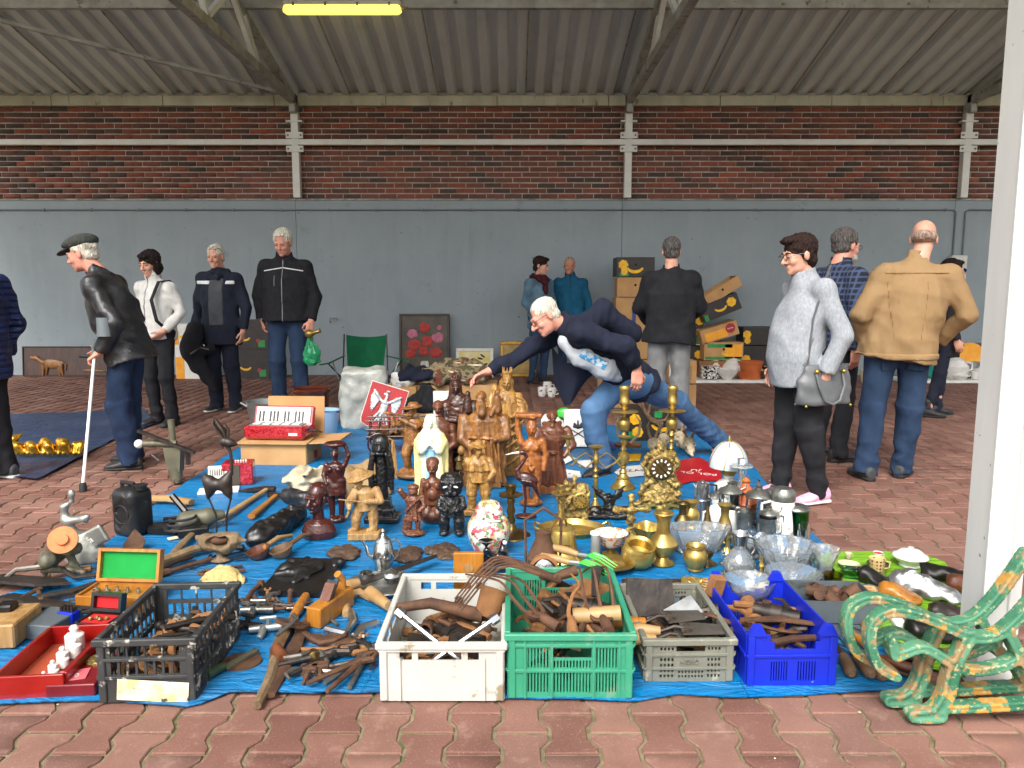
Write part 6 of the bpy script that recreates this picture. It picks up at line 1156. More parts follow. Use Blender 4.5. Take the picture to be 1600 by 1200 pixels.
# fabric and leather behind the bust
heap('cloth_bundle','crumpled pale rag behind the dark red bust','cloth',478,760,60,26,.16,'linen',21) if 'linen' in MATS else (weave('linen',C(170,156,128),C(196,186,162),12,wr=.8),heap('cloth_bundle','crumpled pale rag behind the dark red bust','cloth',478,760,62,28,.16,'linen',21))
heap('cloth_bundle','brown leather and rag heap behind the violinist','cloth',562,772,110,48,.2,'hide',22) if 'hide' in MATS else (weave('hide',C(120,92,60),C(170,146,108),9,wr=.8),heap('cloth_bundle','brown hide and rags heaped behind the violinist','cloth',562,772,110,46,.2,'hide',22))
b=B();g=G(476,795);s=S();s.path([(-.12,.1,.04),(0,.0,.05),(.1,-.05,.05),(.28,.35,.05)],[.05,.045,.03,.025],.02);s.disp(wob(5,.006,50));tag(s.obj('leather_sheath','leather_black',None,.009,(g.x,g.y,.012)),'black leather sheath lying behind the dark red bust','sheath')
# ================================================================ brass, silver, glass and china
mat('brass_bright',C(208,178,98),C(172,142,72),10,.27,.75);mat('silver',C(196,196,192),C(150,150,146),12,.16,.95,bump=.1,bsc=40);mat('pewter',C(150,150,144),C(110,110,104),20,.38,.8,bump=.5,bsc=60,bd=.006);mat('steel_bright',C(190,192,194),C(160,162,164),12,.2,.9)
glassy('glass',(.96,.98,.98,1));t=NT('crystal');t.base((.9,.94,.95,1));t.set(Roughness=.05,IOR=1.5,Transmission_Weight=.86);vo=t.n('TexVoronoi');vo.inputs['Scale'].default_value=42;t.l(t.coord(),vo.inputs['Vector']);t.bump(vo.outputs[0],.45,.005);glassy('glass_green',(.02,.42,.10,1),.03);glassy('glass_amber',(.45,.33,.06,1),.03);glassy('glass_blue',(.03,.06,.4,1),.03);glassy('glass_dgreen',(.03,.2,.03,1),.05)
def L_(name,label,cat,x,yb,yt,prof,m,n=28,rz=0,z0=.012,group=None,**kw):
    g,h=at(x,yb,yt);h-=z0;b=B();b.lathe([(r*h,z*h) for r,z in prof],n,**kw);o=tag(b.obj(name,m,None,True,(g.x,g.y,z0),rz),label,cat,group);return o,h
def handle(o,pts,r,m,name='handle',n=8,flat=1):return B().tube(pts,r,n,flat).obj(name,m,o)
# tall candlesticks
CS=[(.12,0),(.122,.015),(.11,.03),(.085,.05),(.07,.075),(.06,.1),(.066,.108),(.05,.12),(.03,.15),(.04,.165),(.028,.18),(.022,.2),(.036,.215),(.022,.23),(.05,.255),(.058,.3),(.05,.345),(.022,.37),(.03,.385),(.022,.4),(.02,.44),(.034,.455),(.022,.47),(.024,.5),(.036,.515),(.024,.53),(.022,.56),(.05,.58),(.058,.62),(.056,.655),(.045,.672),(.05,.68),(.02,.7),(.02,.735),(.13,.752),(.135,.756),(.13,.76),(.025,.765),(.04,.79),(.028,.8),(.03,.81),(.048,.83),(.05,.86),(.044,.87),(.044,.95),(.05,.96),(.05,.99),(.044,1),(.03,.99),(.03,.9),(0,.9)]
L_('brass_candlestick','tall brass candlestick standing before the bending man leg','candlestick',973,766,603,CS,'brass');L_('brass_candlestick','tall brass candlestick right behind the ornate mantel clock','candlestick',1047,762,603,CS,'brass')
# candelabrum
o,h=L_('candelabrum','three armed brass candelabrum with curled arms','candelabrum',930,800,697,[(.13,0),(.12,.03),(.08,.05),(.05,.12),(.03,.16),(.045,.18),(.03,.2),(.045,.3),(.035,.45),(.03,.5),(.05,.53),(.025,.56),(.03,.6),(.045,.62),(.025,.65),(.025,.72),(.045,.76),(.045,.82),(.03,.85),(.04,.95),(.11,.98),(.12,1),(.04,.985),(0,.97)],'brass')
for s in (-1,1):
    ar=B().tube([(s*.03*h,0,.78*h),(s*.15*h,0,.66*h),(s*.3*h,0,.74*h),(s*.4*h,0,.86*h),(s*.43*h,0,1.0*h)],.014*h,8).obj('arm','brass',o);B().tube([(s*.05*h,0,.82*h),(s*.16*h,0,.9*h),(s*.27*h,0,.82*h),(s*.36*h,0,.7*h),(s*.42*h,0,.72*h)],.011*h,8).obj('scroll','brass',ar)
    B().lathe([(.02*h,0),(.035*h,.04*h),(.03*h,.1*h),(.09*h,.13*h),(.1*h,.15*h),(.03*h,.14*h),(0,.13*h)],18,(s*.43*h,0,1.0*h)).obj('candle_cup','brass',ar)
# small candlestick with curls, figure candlestick
cst=[(.38,0),(.36,.03),(.24,.06),(.13,.12),(.09,.2),(.07,.25),(.09,.3),(.065,.4),(.085,.5),(.06,.6),(.08,.7),(.05,.76),(.22,.8),(.24,.82),(.06,.83),(.09,.9),(.11,1),(.07,.99),(0,.9)]
L_('brass_candlestick','slim brass candlestick beside the porcelain ginger jar','candlestick',798,840,758,cst,'brass_dark',lobes=5,la=.06)
L_('brass_candlestick','brass candlestick with twisted stem behind the bell','candlestick',876,828,758,cst,'gilt_ornate',lobes=3,la=.1)
# figural gilt clock
def clockface(o,c,r,m='print_white',fm='brass_bright',rim='brass',num='key_black',tilt=0):
    f=B().lathe([(r*1.12,0),(r*1.15,.006),(r,.01),(0,.008)],24,c,rot(90,0,0)).obj('bezel',rim,o);B().lathe([(r*.97,0),(0,.0005)],24,(c[0],c[1]-.011,c[2]),rot(90,0,0)).obj('dial',m,o)
    for i in range(12):a=i*6.283/12;B().box((c[0]+r*.76*math.sin(a),c[1]-.0135,c[2]+r*.76*math.cos(a)),(r*.07,.001,r*.13),rot(0,math.degrees(a),0)).obj('numeral',num,o,False)
    for a,L in ((-40,.45),(130,.65)):B().tube([(c[0],c[1]-.016,c[2]),(c[0]+r*L*math.sin(R(a)),c[1]-.016,c[2]+r*L*math.cos(R(a)))],r*.035,4).obj('hand','key_black',o)
g,h=at(895,815,742);ck=thing('figural_clock','gilt clock with a standing lady beside the round dial','clock',(g.x,g.y,.012));s=S()
s.box((0,.01,.06*h),(.34*h,.13*h,.06*h),None,.01);s.box((.14*h,.02,.36*h),(.22*h,.1*h,.3*h),None,.02);s.ell((.14*h,.02,.68*h),(.18*h,.08*h,.08*h));s.loft((-.16*h,0,.1*h),[(0,.12*h,.09*h),(.3*h,.09*h,.07*h),(.5*h,.1*h,.07*h),(.62*h,.04*h,.04*h)],None,.01);s.ell((-.16*h,-.01,.8*h),(.05*h,.05*h,.065*h));s.path([(-.08*h,0,.66*h),(.0,-.02,.78*h),(.04*h,0,.92*h)],[.035*h,.03*h,.04*h]);s.path([(-.24*h,0,.66*h),(-.32*h,-.03,.52*h),(-.3*h,-.05,.4*h)],.03*h);w1=wob(3,.005,150);s.disp(w1);s.obj('case','gilt_ornate',ck,.0055);clockface(ck,(.15*h,-.11*h,.44*h),.15*h,'brass_bright')
# ornate mantel clock
g,h=at(1029,797,692);ck=thing('mantel_clock','ornate brass mantel clock with scrolled base and white numerals','clock',(g.x,g.y,.012));s=S()
s.loft((0,0,0),[(0,.36*h,.1*h),(.06*h,.38*h,.11*h),(.12*h,.3*h,.1*h),(.25*h,.26*h,.09*h),(.38*h,.16*h,.07*h),(.5*h,.19*h,.08*h),(.72*h,.21*h,.08*h),(.86*h,.1*h,.06*h),(.95*h,.05*h,.04*h),(.99*h,.02*h,.02*h)],None,.01)
for q in (-1,1):s.path([(q*.1*h,-.05*h,.42*h),(q*.24*h,-.06*h,.36*h),(q*.28*h,-.06*h,.24*h),(q*.2*h,-.08*h,.2*h)],[.03*h,.035*h,.03*h,.02*h],.01);s.path([(q*.05*h,-.1*h,.12*h),(q*.2*h,-.1*h,.17*h),(q*.36*h,-.09*h,.08*h),(q*.4*h,-.08*h,.02*h)],[.025*h]*4,.01);s.path([(q*.16*h,-.03,.52*h),(q*.25*h,-.03,.66*h),(q*.18*h,-.03,.82*h)],[.03*h]*3,.01);s.ell((q*.38*h,0,.03*h),(.05*h,.06*h,.04*h))
s.ell((0,0,.93*h),(.06*h,.05*h,.07*h));s.ell((0,-.1*h,.02*h),(.05*h,.03*h,.04*h));s.disp(wob(6,.0045,130));s.obj('case','gilt_ornate',ck,.006);clockface(ck,(0,-.095*h,.62*h),.155*h,'brass_dark',num='print_white',rim='brass_dark')
for q in (-1,1):B().box((q*.2*h,-.125*h,.075*h),(.13*h,.004,.02*h),rot(0,q*7,0)).obj('plaque','brass_bright',ck,False)
# eagle inkwell
g,h=at(952,812,764);o=thing('eagle_inkstand','black metal inkstand topped by an eagle with raised wings','inkstand',(g.x,g.y,.012));s=S();s.box((0,0,.1*h),(.72*h,.3*h,.1*h),None,.02);s.ell((.0,0,.3*h),(.22*h,.2*h,.18*h));s.ell((.45*h,0,.24*h),(.2*h,.2*h,.14*h));s.ell((-.45*h,0,.24*h),(.2*h,.2*h,.14*h));s.ell((0,0,.56*h),(.09*h,.1*h,.17*h));s.ell((-.03*h,-.05*h,.74*h),(.06*h,.06*h,.06*h));s.cone((-.05*h,-.09*h,.74*h),(-.08*h,-.15*h,.7*h),.025*h,.01*h)
for q in (-1,1):s.path([(q*.06*h,0,.62*h),(q*.3*h,.02,.8*h),(q*.52*h,.04,.98*h)],[.09*h,.08*h,.03*h],.02,flat=((0,1,0),2.2));s.path([(q*.12*h,0,.55*h),(q*.34*h,.02,.72*h),(q*.44*h,.03,.84*h)],[.06*h,.05*h,.02*h],.02,flat=((0,1,0),2.2))
s.disp(wob(2,.003,120));mat('cast_black',C(26,26,26),C(44,42,38),20,.35,.5);s.obj('casting','cast_black',o,.006)
# crucifix
g,h=at(985,860,778);o=thing('crucifix','gilt standing crucifix with openwork arms','crucifix',(g.x,g.y,.012));s=S();s.loft((0,0,0),[(0,.2*h,.16*h),(.06*h,.16*h,.13*h),(.12*h,.06*h,.05*h),(.2*h,.04*h,.04*h)],None,.008);s.cone((0,0,.15*h),(0,0,.96*h),.035*h,.03*h);s.cone((-.26*h,0,.74*h),(.26*h,0,.74*h),.03*h,None)
for q in ((-.28,.74),(.28,.74),(0,.98)):s.ell((q[0]*h,0,q[1]*h),(.06*h,.03*h,.06*h))
for i in range(6):s.ell((.06*h*(-1)**i,0,(.25+.08*i)*h),(.035*h,.03*h,.035*h))
s.cone((0,-.035*h,.52*h),(0,-.035*h,.74*h),.028*h,.035*h);s.ell((0,-.05*h,.8*h),.032*h);[s.path([(q*.03*h,-.04*h,.72*h),(q*.22*h,-.035*h,.78*h)],.015*h) for q in (-1,1)];s.disp(wob(9,.003,160));s.obj('cross','gilt_ornate',o,.005)
# bell
o,h=L_('brass_bell','polished brass bell with raised lettering','bell',879,876,820,[(.6,0),(.62,.03),(.58,.08),(.5,.18),(.42,.35),(.38,.55),(.36,.78),(.33,.88),(.22,.95),(.0,.97)],'brass_bright');text('HUZAS',.13*h,'brass_dark',o,(.05*h,-.405*h,.5*h),(84,0,4),.002);text('1977',.12*h,'brass_dark',o,(.08*h,-.44*h,.34*h),(80,0,4),.002)
B().tube([(-.1*h,0,.95*h),(-.08*h,0,1.15*h),(.08*h,0,1.15*h),(.1*h,0,.95*h)],.03*h).obj('crown_loop','brass_dark',o)
# brass tray
g0=G(895,842);k=ppm(g0.y);o=thing('brass_tray','rectangular brass tray with looped handles under the gilt clock','tray',(g0.x,g0.y+.06,.012));hw2=52/k
b=B();b.lathe([(.0,.004),(.86,.004),(.92,.02),(1.0,.032),(.98,.04),(.9,.026),(.84,.012),(0,.012)],32,sx=hw2,sy=.13,lobes=4,la=.05);b.obj('dish','brass',o)
for q in (-1,1):handle(o,[(q*hw2*.95,-.05,.03),(q*hw2*1.12,-.05,.045),(q*hw2*1.16,0,.05),(q*hw2*1.12,.05,.045),(q*hw2*.95,.05,.03)],.007,'brass')
# bottles, bowls, vases of brass
o,h=L_('metal_tube','grey metal tube with white cap beside the bell','tube',930,880,831,[(.16,0),(.16,.9),(.15,.92)],'zinc');B().lathe([(.185*h,.92*h),(.19*h,.96*h),(.18*h,1.0*h),(0,1.0*h)],20).obj('cap','print_white',o)
o,h=L_('footed_bowl','latticed porcelain bowl on brass foot beside the crucifix','bowl',954,870,832,[(.42,.42),(.6,.6),(.72,.95),(.76,1),(.7,.98),(.5,.6),(0,.5)],'lattice') if 'lattice' in MATS else (mat('lattice',C(226,214,196),C(206,120,70),40,.25,lo=.5,hi=.56),L_('footed_bowl','latticed porcelain bowl on brass foot beside the crucifix','bowl',954,870,832,[(.42,.42),(.6,.6),(.72,.95),(.76,1),(.7,.98),(.5,.6),(0,.5)],'lattice'))[1]
B().lathe([(.4*h,0),(.38*h,.06*h),(.15*h,.15*h),(.2*h,.35*h),(.42*h,.44*h)],22).obj('foot','brass',o)
L_('brass_ashtray','flat brass ashtray before the latticed bowl','ashtray',957,893,872,[(.7,0),(1.2,.3),(1.9,.5),(2.0,.62),(1.1,.5),(.9,.3),(0,.25)],'brass')
o,h=L_('brass_kettle','round brass pot with bail handle tipped before the crucifix','pot',994,888,842,[(.22,0),(.3,.02),(.55,.25),(.62,.5),(.55,.78),(.5,.88),(.55,.92),(.5,.94),(.42,.85),(.5,.5),(.3,.15),(0,.12)],'brass_bright',r=rot(14,6,0));handle(o,[(-.58*h,0,.8*h),(-.35*h,-.5*h,.45*h),(0,-.68*h,.32*h),(.4*h,-.45*h,.45*h),(.58*h,0,.8*h)],.016*h,'brass_dark','bail')
VS=[(.22,0),(.23,.02),(.12,.1),(.1,.14),(.2,.22),(.27,.34),(.28,.4),(.22,.5),(.13,.6),(.12,.8),(.16,.92),(.2,.98),(.19,1),(.12,.97),(.08,.8),(0,.78)]
L_('brass_vase','largest brass vase with engraved belly and flared neck','vase',1035,884,800,VS,'brass');L_('brass_vase','small brass vase beside the mantel clock foot','vase',1066,834,785,VS,'brass_dark');L_('brass_vase','wider brass vase just behind the small one by the mantel clock','vase',1079,830,783,[(.24,0),(.25,.03),(.2,.1),(.3,.45),(.28,.6),(.18,.78),(.2,.9),(.28,1),(.24,.98),(0,.8)],'brass');L_('brass_vase','brass bud vase with long neck before the crystal bowl','vase',1104,850,790,[(.2,0),(.22,.02),(.1,.08),(.16,.3),(.17,.4),(.1,.6),(.05,.8),(.03,1),(0,1)],'brass_dark');L_('brass_vase','slim brass vase with flared rim before the white mugs','vase',1131,850,788,[(.18,0),(.2,.03),(.13,.1),(.2,.32),(.16,.5),(.1,.7),(.11,.88),(.2,1),(.17,.99),(0,.8)],'brass')
o,h=L_('brass_planter','low brass dish with wavy rim behind the largest vase','dish',1012,850,822,[(.5,0),(.62,.2),(.85,.7),(1.0,1),(.95,1),(.6,.3),(0,.2)],'brass_bright',lobes=4,la=.14)
L_('brass_jar','squat brass jar with rounded shoulders','jar',1086,894,851,[(.3,0),(.32,.03),(.3,.1),(.46,.45),(.46,.6),(.36,.78),(.3,.84),(.38,.92),(.38,.98),(.3,1),(.26,.9),(0,.6)],'brass')
L_('brass_stand','small three cornered brass stand behind the squat jar','stand',1106,886,862,[(.6,0),(.5,.15),(.25,.3),(.15,.5),(.3,.7),(.32,1),(0,.9)],'brass_dark',lobes=3,la=.25)
L_('brass_stand','small brass bell shaped stand below the slim vase','stand',1136,868,838,[(.4,0),(.36,.1),(.15,.3),(.1,.5),(.18,.7),(.2,1),(0,1)],'brass_bright')
s=S();g=G(1087,920);s.ell((0,0,.012),(.075,.05,.014));s.ell((-.03,-.01,.022),(.035,.03,.016));s.ell((.035,.0,.02),(.02,.02,.016));s.disp(wob(2,.004,150));tag(s.obj('brass_plaque','brass_bright',None,.0055,(g.x,g.y,.012)),'shell shaped brass plaque on the tarpaulin before the squat jar','plaque')
L_('round_mat','round speckled brown disc beside the shell plaque','disc',1125,921,916,[(2.2,0),(2.6,.6),(2.5,1),(0,1)],'wood_old')
# glass and crystal
def bowlglass(label,x,yb,yt,prof,m='crystal',lobes=16,la=.04,**kw):return L_('crystal_bowl',label,'bowl',x,yb,yt,prof,m,48,lobes=lobes,la=la,**kw)
bowlglass('boat shaped crystal bowl behind the squat brass jar',1089,868,822,[(.5,0),(.55,.06),(.8,.5),(1.02,1),(.97,.98),(.72,.45),(.4,.14),(0,.12)],sx=1.15,sy=.6)
bowlglass('large cut crystal bowl before the white bust',1228,902,850,[(.35,0),(.4,.05),(.75,.4),(.9,.85),(.95,1),(.9,.98),(.65,.4),(.3,.12),(0,.1)]);bowlglass('crystal bowl with scalloped edge behind the large one',1172,872,838,[(.5,0),(.6,.1),(.85,.6),(1.0,1),(.95,.98),(.7,.5),(0,.15)],lobes=10,la=.06)
ft=[(.35,0),(.34,.04),(.1,.1),(.08,.25),(.14,.36),(.45,.55),(.58,.8),(.62,1),(.585,.99),(.52,.8),(.35,.56),(0,.45)]
L_('glass_coupe','footed glass coupe standing behind the blue crate','coupe',1169,968,904,ft,'crystal',36,lobes=12,la=.02);L_('glass_coupe','footed cut glass bowl below the large crystal bowl','coupe',1237,945,893,[(.42,0),(.4,.05),(.14,.14),(.12,.22),(.6,.5),(.82,.85),(.86,1),(.82,.98),(.5,.52),(0,.3)],'crystal',40,lobes=18,la=.03)
o,h=L_('glass_decanter','round bellied glass decanter with silver neck','decanter',1154,902,832,[(.24,0),(.28,.03),(.36,.2),(.36,.32),(.24,.5),(.13,.62),(.14,.84),(.12,.84),(.11,.62),(.2,.5),(.32,.3),(.3,.1),(0,.06)],'crystal',36,lobes=14,la=.03);B().lathe([(.15*h,.72*h),(.16*h,.8*h),(.2*h,.97*h),(.18*h,1.0*h),(.13*h,.9*h)],20).obj('silver_collar','silver',o);handle(o,[(.15*h,0,.9*h),(.32*h,0,.85*h),(.34*h,0,.6*h),(.28*h,0,.48*h)],.02*h,'silver');B().lathe([(.36*h,0),(.4*h,.01*h),(.3*h,.03*h)],24,(0,0,-.004)).obj('base_ring','silver',o)
o,h=L_('glass_vase','tall twisted glass vase beside the amber glass','vase',1287,922,856,[(.2,0),(.22,.03),(.16,.15),(.14,.4),(.22,.7),(.34,1),(.31,.99),(.18,.65),(.1,.3),(0,.1)],'crystal',40,lobes=7,la=.08);L_('glass_vase','clear straight glass behind the twisted vase','vase',1266,876,848,[(.3,0),(.34,.5),(.4,1),(.37,.98),(.3,.1),(0,.1)],'glass');L_('glass_tumbler','amber glass tumbler beside the grey tool tray','tumbler',1300,936,897,[(.34,0),(.36,.1),(.33,.45),(.4,.95),(.42,1),(.38,.98),(.3,.45),(.3,.14),(0,.12)],'glass_amber');L_('glass_tumbler','dark blue glass behind the amber tumbler','tumbler',1293,922,889,[(.24,0),(.26,.5),(.3,1),(.27,.99),(.22,.1),(0,.1)],'glass_blue')
L_('glass_dish','small emerald glass dish beside the footed cut bowl','dish',1262,930,914,[(.9,0),(1.3,.5),(1.5,1),(1.3,.8),(0,.3)],'glass_green',lobes=9,la=.1)
for i,(x,yb,yt,lab) in enumerate(((1139,822,752,'lidded glass tankard nearest the lamp'),(1183,834,757,'tall lidded glass tankard between the orange lantern and the white stein'),(1200,846,790,'short lidded glass tankard behind the pewter beakers'),(1205,812,757,'slim lidded glass flagon beside the pink trainers'),(1117,812,766,'small stoppered glass cruet beside the coffee pot'))):
    o,h=L_('glass_tankard',lab,'tankard',x,yb,yt,[(.26,0),(.28,.04),(.26,.3),(.24,.74),(.22,.74),(.22,.1),(0,.08)],'glass',24);ld=B().lathe([(.27*h,.74*h),(.28*h,.77*h),(.24*h,.82*h),(.12*h,.88*h),(.06*h,.93*h),(.08*h,.97*h),(0,1.0*h)],20).obj('lid','pewter',o);handle(o,[(.25*h,0,.72*h),(.42*h,0,.68*h),(.43*h,0,.4*h),(.26*h,0,.2*h)],.025*h,'glass');B().tube([(.22*h,0,.8*h),(.34*h,0,.86*h),(.36*h,0,.96*h)],.02*h,6).obj('thumb_piece','pewter',ld)
o,h=L_('beer_stein','white ceramic beer stein with pewter lid','stein',1221,840,760,[(.27,0),(.29,.03),(.26,.2),(.22,.74),(.2,.78),(0,.78)],'stein_white') if 'stein_white' in MATS else (mat('stein_white',C(226,222,212),C(170,150,140),14,.25,lo=.55,hi=.62),L_('beer_stein','white ceramic beer stein with pewter lid','stein',1221,840,760,[(.27,0),(.29,.03),(.26,.2),(.22,.74),(.2,.78),(0,.78)],'stein_white'))[1];B().lathe([(.225*h,.72*h),(.235*h,.8*h),(.23*h,.9*h),(.17*h,.97*h),(0,1.0*h)],22).obj('lid','pewter',o);handle(o,[(-.24*h,0,.7*h),(-.42*h,0,.66*h),(-.42*h,0,.35*h),(-.27*h,0,.2*h)],.03*h,'stein_white')
o,h=L_('beer_stein','emerald green glass mug with pewter lid','mug',1243,841,788,[(.36,0),(.38,.05),(.34,.4),(.37,.84),(.34,.84),(.31,.4),(.3,.12),(0,.1)],'glass_green');B().lathe([(.38*h,.84*h),(.39*h,.88*h),(.34*h,.95*h),(.2*h,1.0*h),(0,1.0*h)],22).obj('lid','pewter',o);handle(o,[(-.36*h,0,.76*h),(-.6*h,0,.7*h),(-.6*h,0,.4*h),(-.36*h,0,.2*h)],.045*h,'glass_green');B().lathe([(.385*h,.35*h),(.385*h,.65*h)],22,cap=False).obj('etched_band','pewter',o) if False else None
for x,yb,lab in ((1162,838,'pewter beaker next to the slim brass vase'),(1197,848,'pewter beaker nearest the white stein')):L_('pewter_beaker',lab,'beaker',x,yb,yb-40,[(.3,0),(.32,.05),(.3,.2),(.38,.95),(.4,1),(.36,.98),(.27,.15),(0,.12)],'pewter')
for x,yb,lab,q in ((1122,828,'white mug with gilt rim behind the slim brass vase',-1),(1143,830,'white mug with green clover beside the slim brass vase',-1)):
    o,h=L_('ceramic_mug',lab,'mug',x,yb,yb-36,[(.4,0),(.43,.05),(.43,.95),(.4,1),(.37,.95),(.37,.1),(0,.08)],'porcelain');handle(o,[(q*.42*h,0,.8*h),(q*.7*h,0,.76*h),(q*.72*h,0,.35*h),(q*.42*h,0,.2*h)],.06*h,'porcelain')
o,h=L_('coffee_percolator','two tier chrome espresso pot','coffee pot',1096,812,750,[(.24,0),(.22,.45),(.24,.5),(.2,.52),(.21,.56),(.18,.92),(.16,.94),(.05,.96),(.05,1),(0,1)],'steel_bright',10);handle(o,[(.19*h,0,.88*h),(.36*h,0,.86*h),(.36*h,0,.62*h)],.03*h,'black_rubber');B().tube([(-.18*h,0,.8*h),(-.26*h,0,.92*h)],[.04*h,.015*h],6).obj('spout','steel_bright',o)
o,h=L_('orange_lantern','amber and orange glass lantern with brass collar among the tankards','lantern',1163,818,745,[(.22,0),(.22,.4),(.24,.42),(.22,.45),(.2,.7),(.1,.78),(.06,.86),(.09,.92),(0,1)],'clay_orange');B().tube([(-.1*h,0,.85*h),(0,0,1.12*h),(.1*h,0,.85*h)],.014*h,6).obj('loop','brass',o)
# table lamp with glass petals
o,h=L_('table_lamp','brass table lamp with domed white glass petal shade','lamp',1136,792,683,[(.26,0),(.25,.03),(.12,.06),(.14,.12),(.2,.2),(.2,.3),(.13,.36),(.06,.4),(.09,.45),(.05,.5),(.05,.56),(0,.56)],'porcelain');B().lathe([(.1*h,.45*h),(.12*h,.5*h),(.06*h,.6*h),(.03*h,.62*h),(.02*h,.9*h)],18).obj('burner','brass',o)
t=NT('opal_glass');t.base(C(214,226,228));t.set(Roughness=.15,Transmission_Weight=.25)
for i in range(6):
    b=B();a0,a1=i*1.0472+.03,(i+1)*1.0472-.03
    def pf_(u,v):a=a0+(a1-a0)*u+.35*(1-v);q=math.sin(v*1.45+.12);r=.275*h*q;return ((r*math.cos(a)),r*math.sin(a),(.94-.36*(1-math.cos(v*1.5+.1)))*h)
    b.sheet(pf_,7,10);b.sheet(lambda u,v:arr(pf_(u,v))*arr((.97,.97,1))-arr((0,0,.004)),7,10);b.obj('glass_petal','opal_glass',o)
    B().tube([(.277*h*math.sin(v*1.45+.12)*math.cos(a1+.03+.35*(1-v)),.277*h*math.sin(v*1.45+.12)*math.sin(a1+.03+.35*(1-v)),(.94-.36*(1-math.cos(v*1.5+.1)))*h) for v in np.linspace(0,1,8)],.008*h,5).obj('rib','brass',o)
B().lathe([(.05*h,.93*h),(.03*h,.96*h),(.015*h,.97*h),(.012*h,1.0*h),(0,1.03*h)],12).obj('finial','brass_bright',o)
o,h=L_('glass_candlestick','clear glass candlestick before the lamp shade','candlestick',1155,806,716,[(.16,0),(.14,.04),(.04,.1),(.07,.2),(.035,.3),(.06,.45),(.03,.6),(.05,.75),(.06,.8),(.2,.86),(.21,.88),(.06,.89),(.07,1),(0,.98)],'crystal')
for i,(x,y) in enumerate(((1172,770),(1195,776))):s=S();g=G(x,y+20);s.ell((0,0,.03),(.045,.04,.04));s.ell((.02,0,.05),(.03,.03,.03));tag(s.obj('wooden_clog','wood_plane',None,.007,(g.x,g.y+.12,.012)),('small yellow wooden clog nearer the lamp','small yellow wooden clog nearer the pink trainers')[i],'clog')
# ginger jar
t=NT('famille_rose');v=t.coord();c=t.ramp(t.noise(v,7,2),[(.47,C(214,210,198)),(.53,C(190,168,110))]);c=t.mix(t.ramp(t.noise(v,26,3),[(.56,(0,0,0,1)),(.58,(1,1,1,1))]),c,C(186,84,96));c=t.mix(t.ramp(t.noise(t.coord((1,1,1),(1,0,0)),30,3),[(.59,(0,0,0,1)),(.61,(1,1,1,1))]),c,C(96,140,84));c=t.mix(t.ramp(t.noise(t.coord((1,1,1),(0,1,0)),34,2),[(.63,(0,0,0,1)),(.65,(1,1,1,1))]),c,C(120,70,40));t.base(c);t.set(Roughness=.12,Coat_Weight=.4)
o,h=L_('ginger_jar','round porcelain ginger jar painted with pink flowers','jar',764,868,781,[(.24,0),(.25,.02),(.34,.2),(.4,.42),(.38,.58),(.3,.7),(.24,.73),(.0,.73)],'famille_rose',32);B().lathe([(.26*h,.72*h),(.265*h,.78*h),(.24*h,.86*h),(.18*h,.95*h),(.08*h,.995*h),(0,1.0*h)],28).obj('lid','famille_rose',o);B().lathe([(.345*h,.655*h),(.347*h,.7*h)],10,r=rot(0,0,0),cap=False).obj('collar_band','porcelain',o) if False else None;B().box((.09*h,-.3*h,.68*h),(.12*h,.003,.04*h),rot(48,0,12)).obj('paper_sticker','print_white',o,False)
# black reclining figure holder
g,h=at(760,896,846);o=thing('reclining_figure','glossy black reclining figure holding up a dish on a plinth','figurine',(g.x,g.y,.012));mat('gloss_black',C(14,14,15),rough=.08,coat=.6);B().box((0,0,.11*h),(.72*h,.22*h,.11*h),bev=.01).obj('plinth','gloss_black',o);s=S();s.path([(.42*h,0,.3*h),(.5*h,0,.62*h),(.47*h,0,.75*h)],[.1*h,.12*h,.05*h]);s.ell((.52*h,0,.9*h),(.08*h,.08*h,.11*h));s.path([(.5*h,-.06*h,.68*h),(.62*h,-.1*h,.45*h),(.62*h,-.1*h,.24*h)],[.05*h,.045*h,.035*h]);s.path([(.4*h,-.05*h,.32*h),(.02*h,-.1*h,.68*h),(-.25*h,-.1*h,.3*h),(-.55*h,-.1*h,.26*h)],[.09*h,.07*h,.055*h,.04*h]);s.path([(.4*h,.05*h,.3*h),(-.02*h,.06*h,.36*h),(-.4*h,.06*h,.28*h)],[.09*h,.07*h,.05*h]);s.obj('figure','gloss_black',o,.0055);B().lathe([(.03*h,.3*h),(.035*h,.75*h),(.05*h,.8*h),(.22*h,.92*h),(.24*h,.95*h),(.05*h,.88*h),(0,.88*h)],20,(.0,0,0)).obj('dish','gloss_black',o);B().ball((.56*h,-.02,.93*h),.07*h,10,8).obj('hair_bun','porcelain',o)
# silver tea set on tray
g=G(597,925);k=ppm(g.y);o=thing('silver_tray','round tarnished silver tray under the tea set','tray',(g.x,g.y+.02,.012));B().lathe([(r_*62/k,z) for r_,z in ((.6,0),(.9,.004),(1,.02),(.98,.024),(.88,.01),(0,.008))],36,sy=.8).obj('dish','pewter',o)
o,h=L_('coffee_pot','tall silver coffee pot with curved spout on the tray','coffee pot',600,900,826,[(.2,0),(.22,.03),(.2,.1),(.27,.3),(.24,.5),(.18,.68),(.19,.7),(.17,.74),(.1,.82),(.04,.87),(.03,.9),(.05,.94),(.02,1),(0,1)],'silver',12,z0=.03);handle(o,[(.18*h,0,.66*h),(.32*h,0,.76*h),(.4*h,0,.62*h),(.34*h,0,.36*h),(.24*h,0,.26*h)],.022*h,'silver');B().tube([(-.24*h,0,.3*h),(-.36*h,0,.36*h),(-.4*h,0,.55*h),(-.48*h,0,.7*h)],[.06*h,.045*h,.032*h,.024*h],8).obj('spout','silver',o)
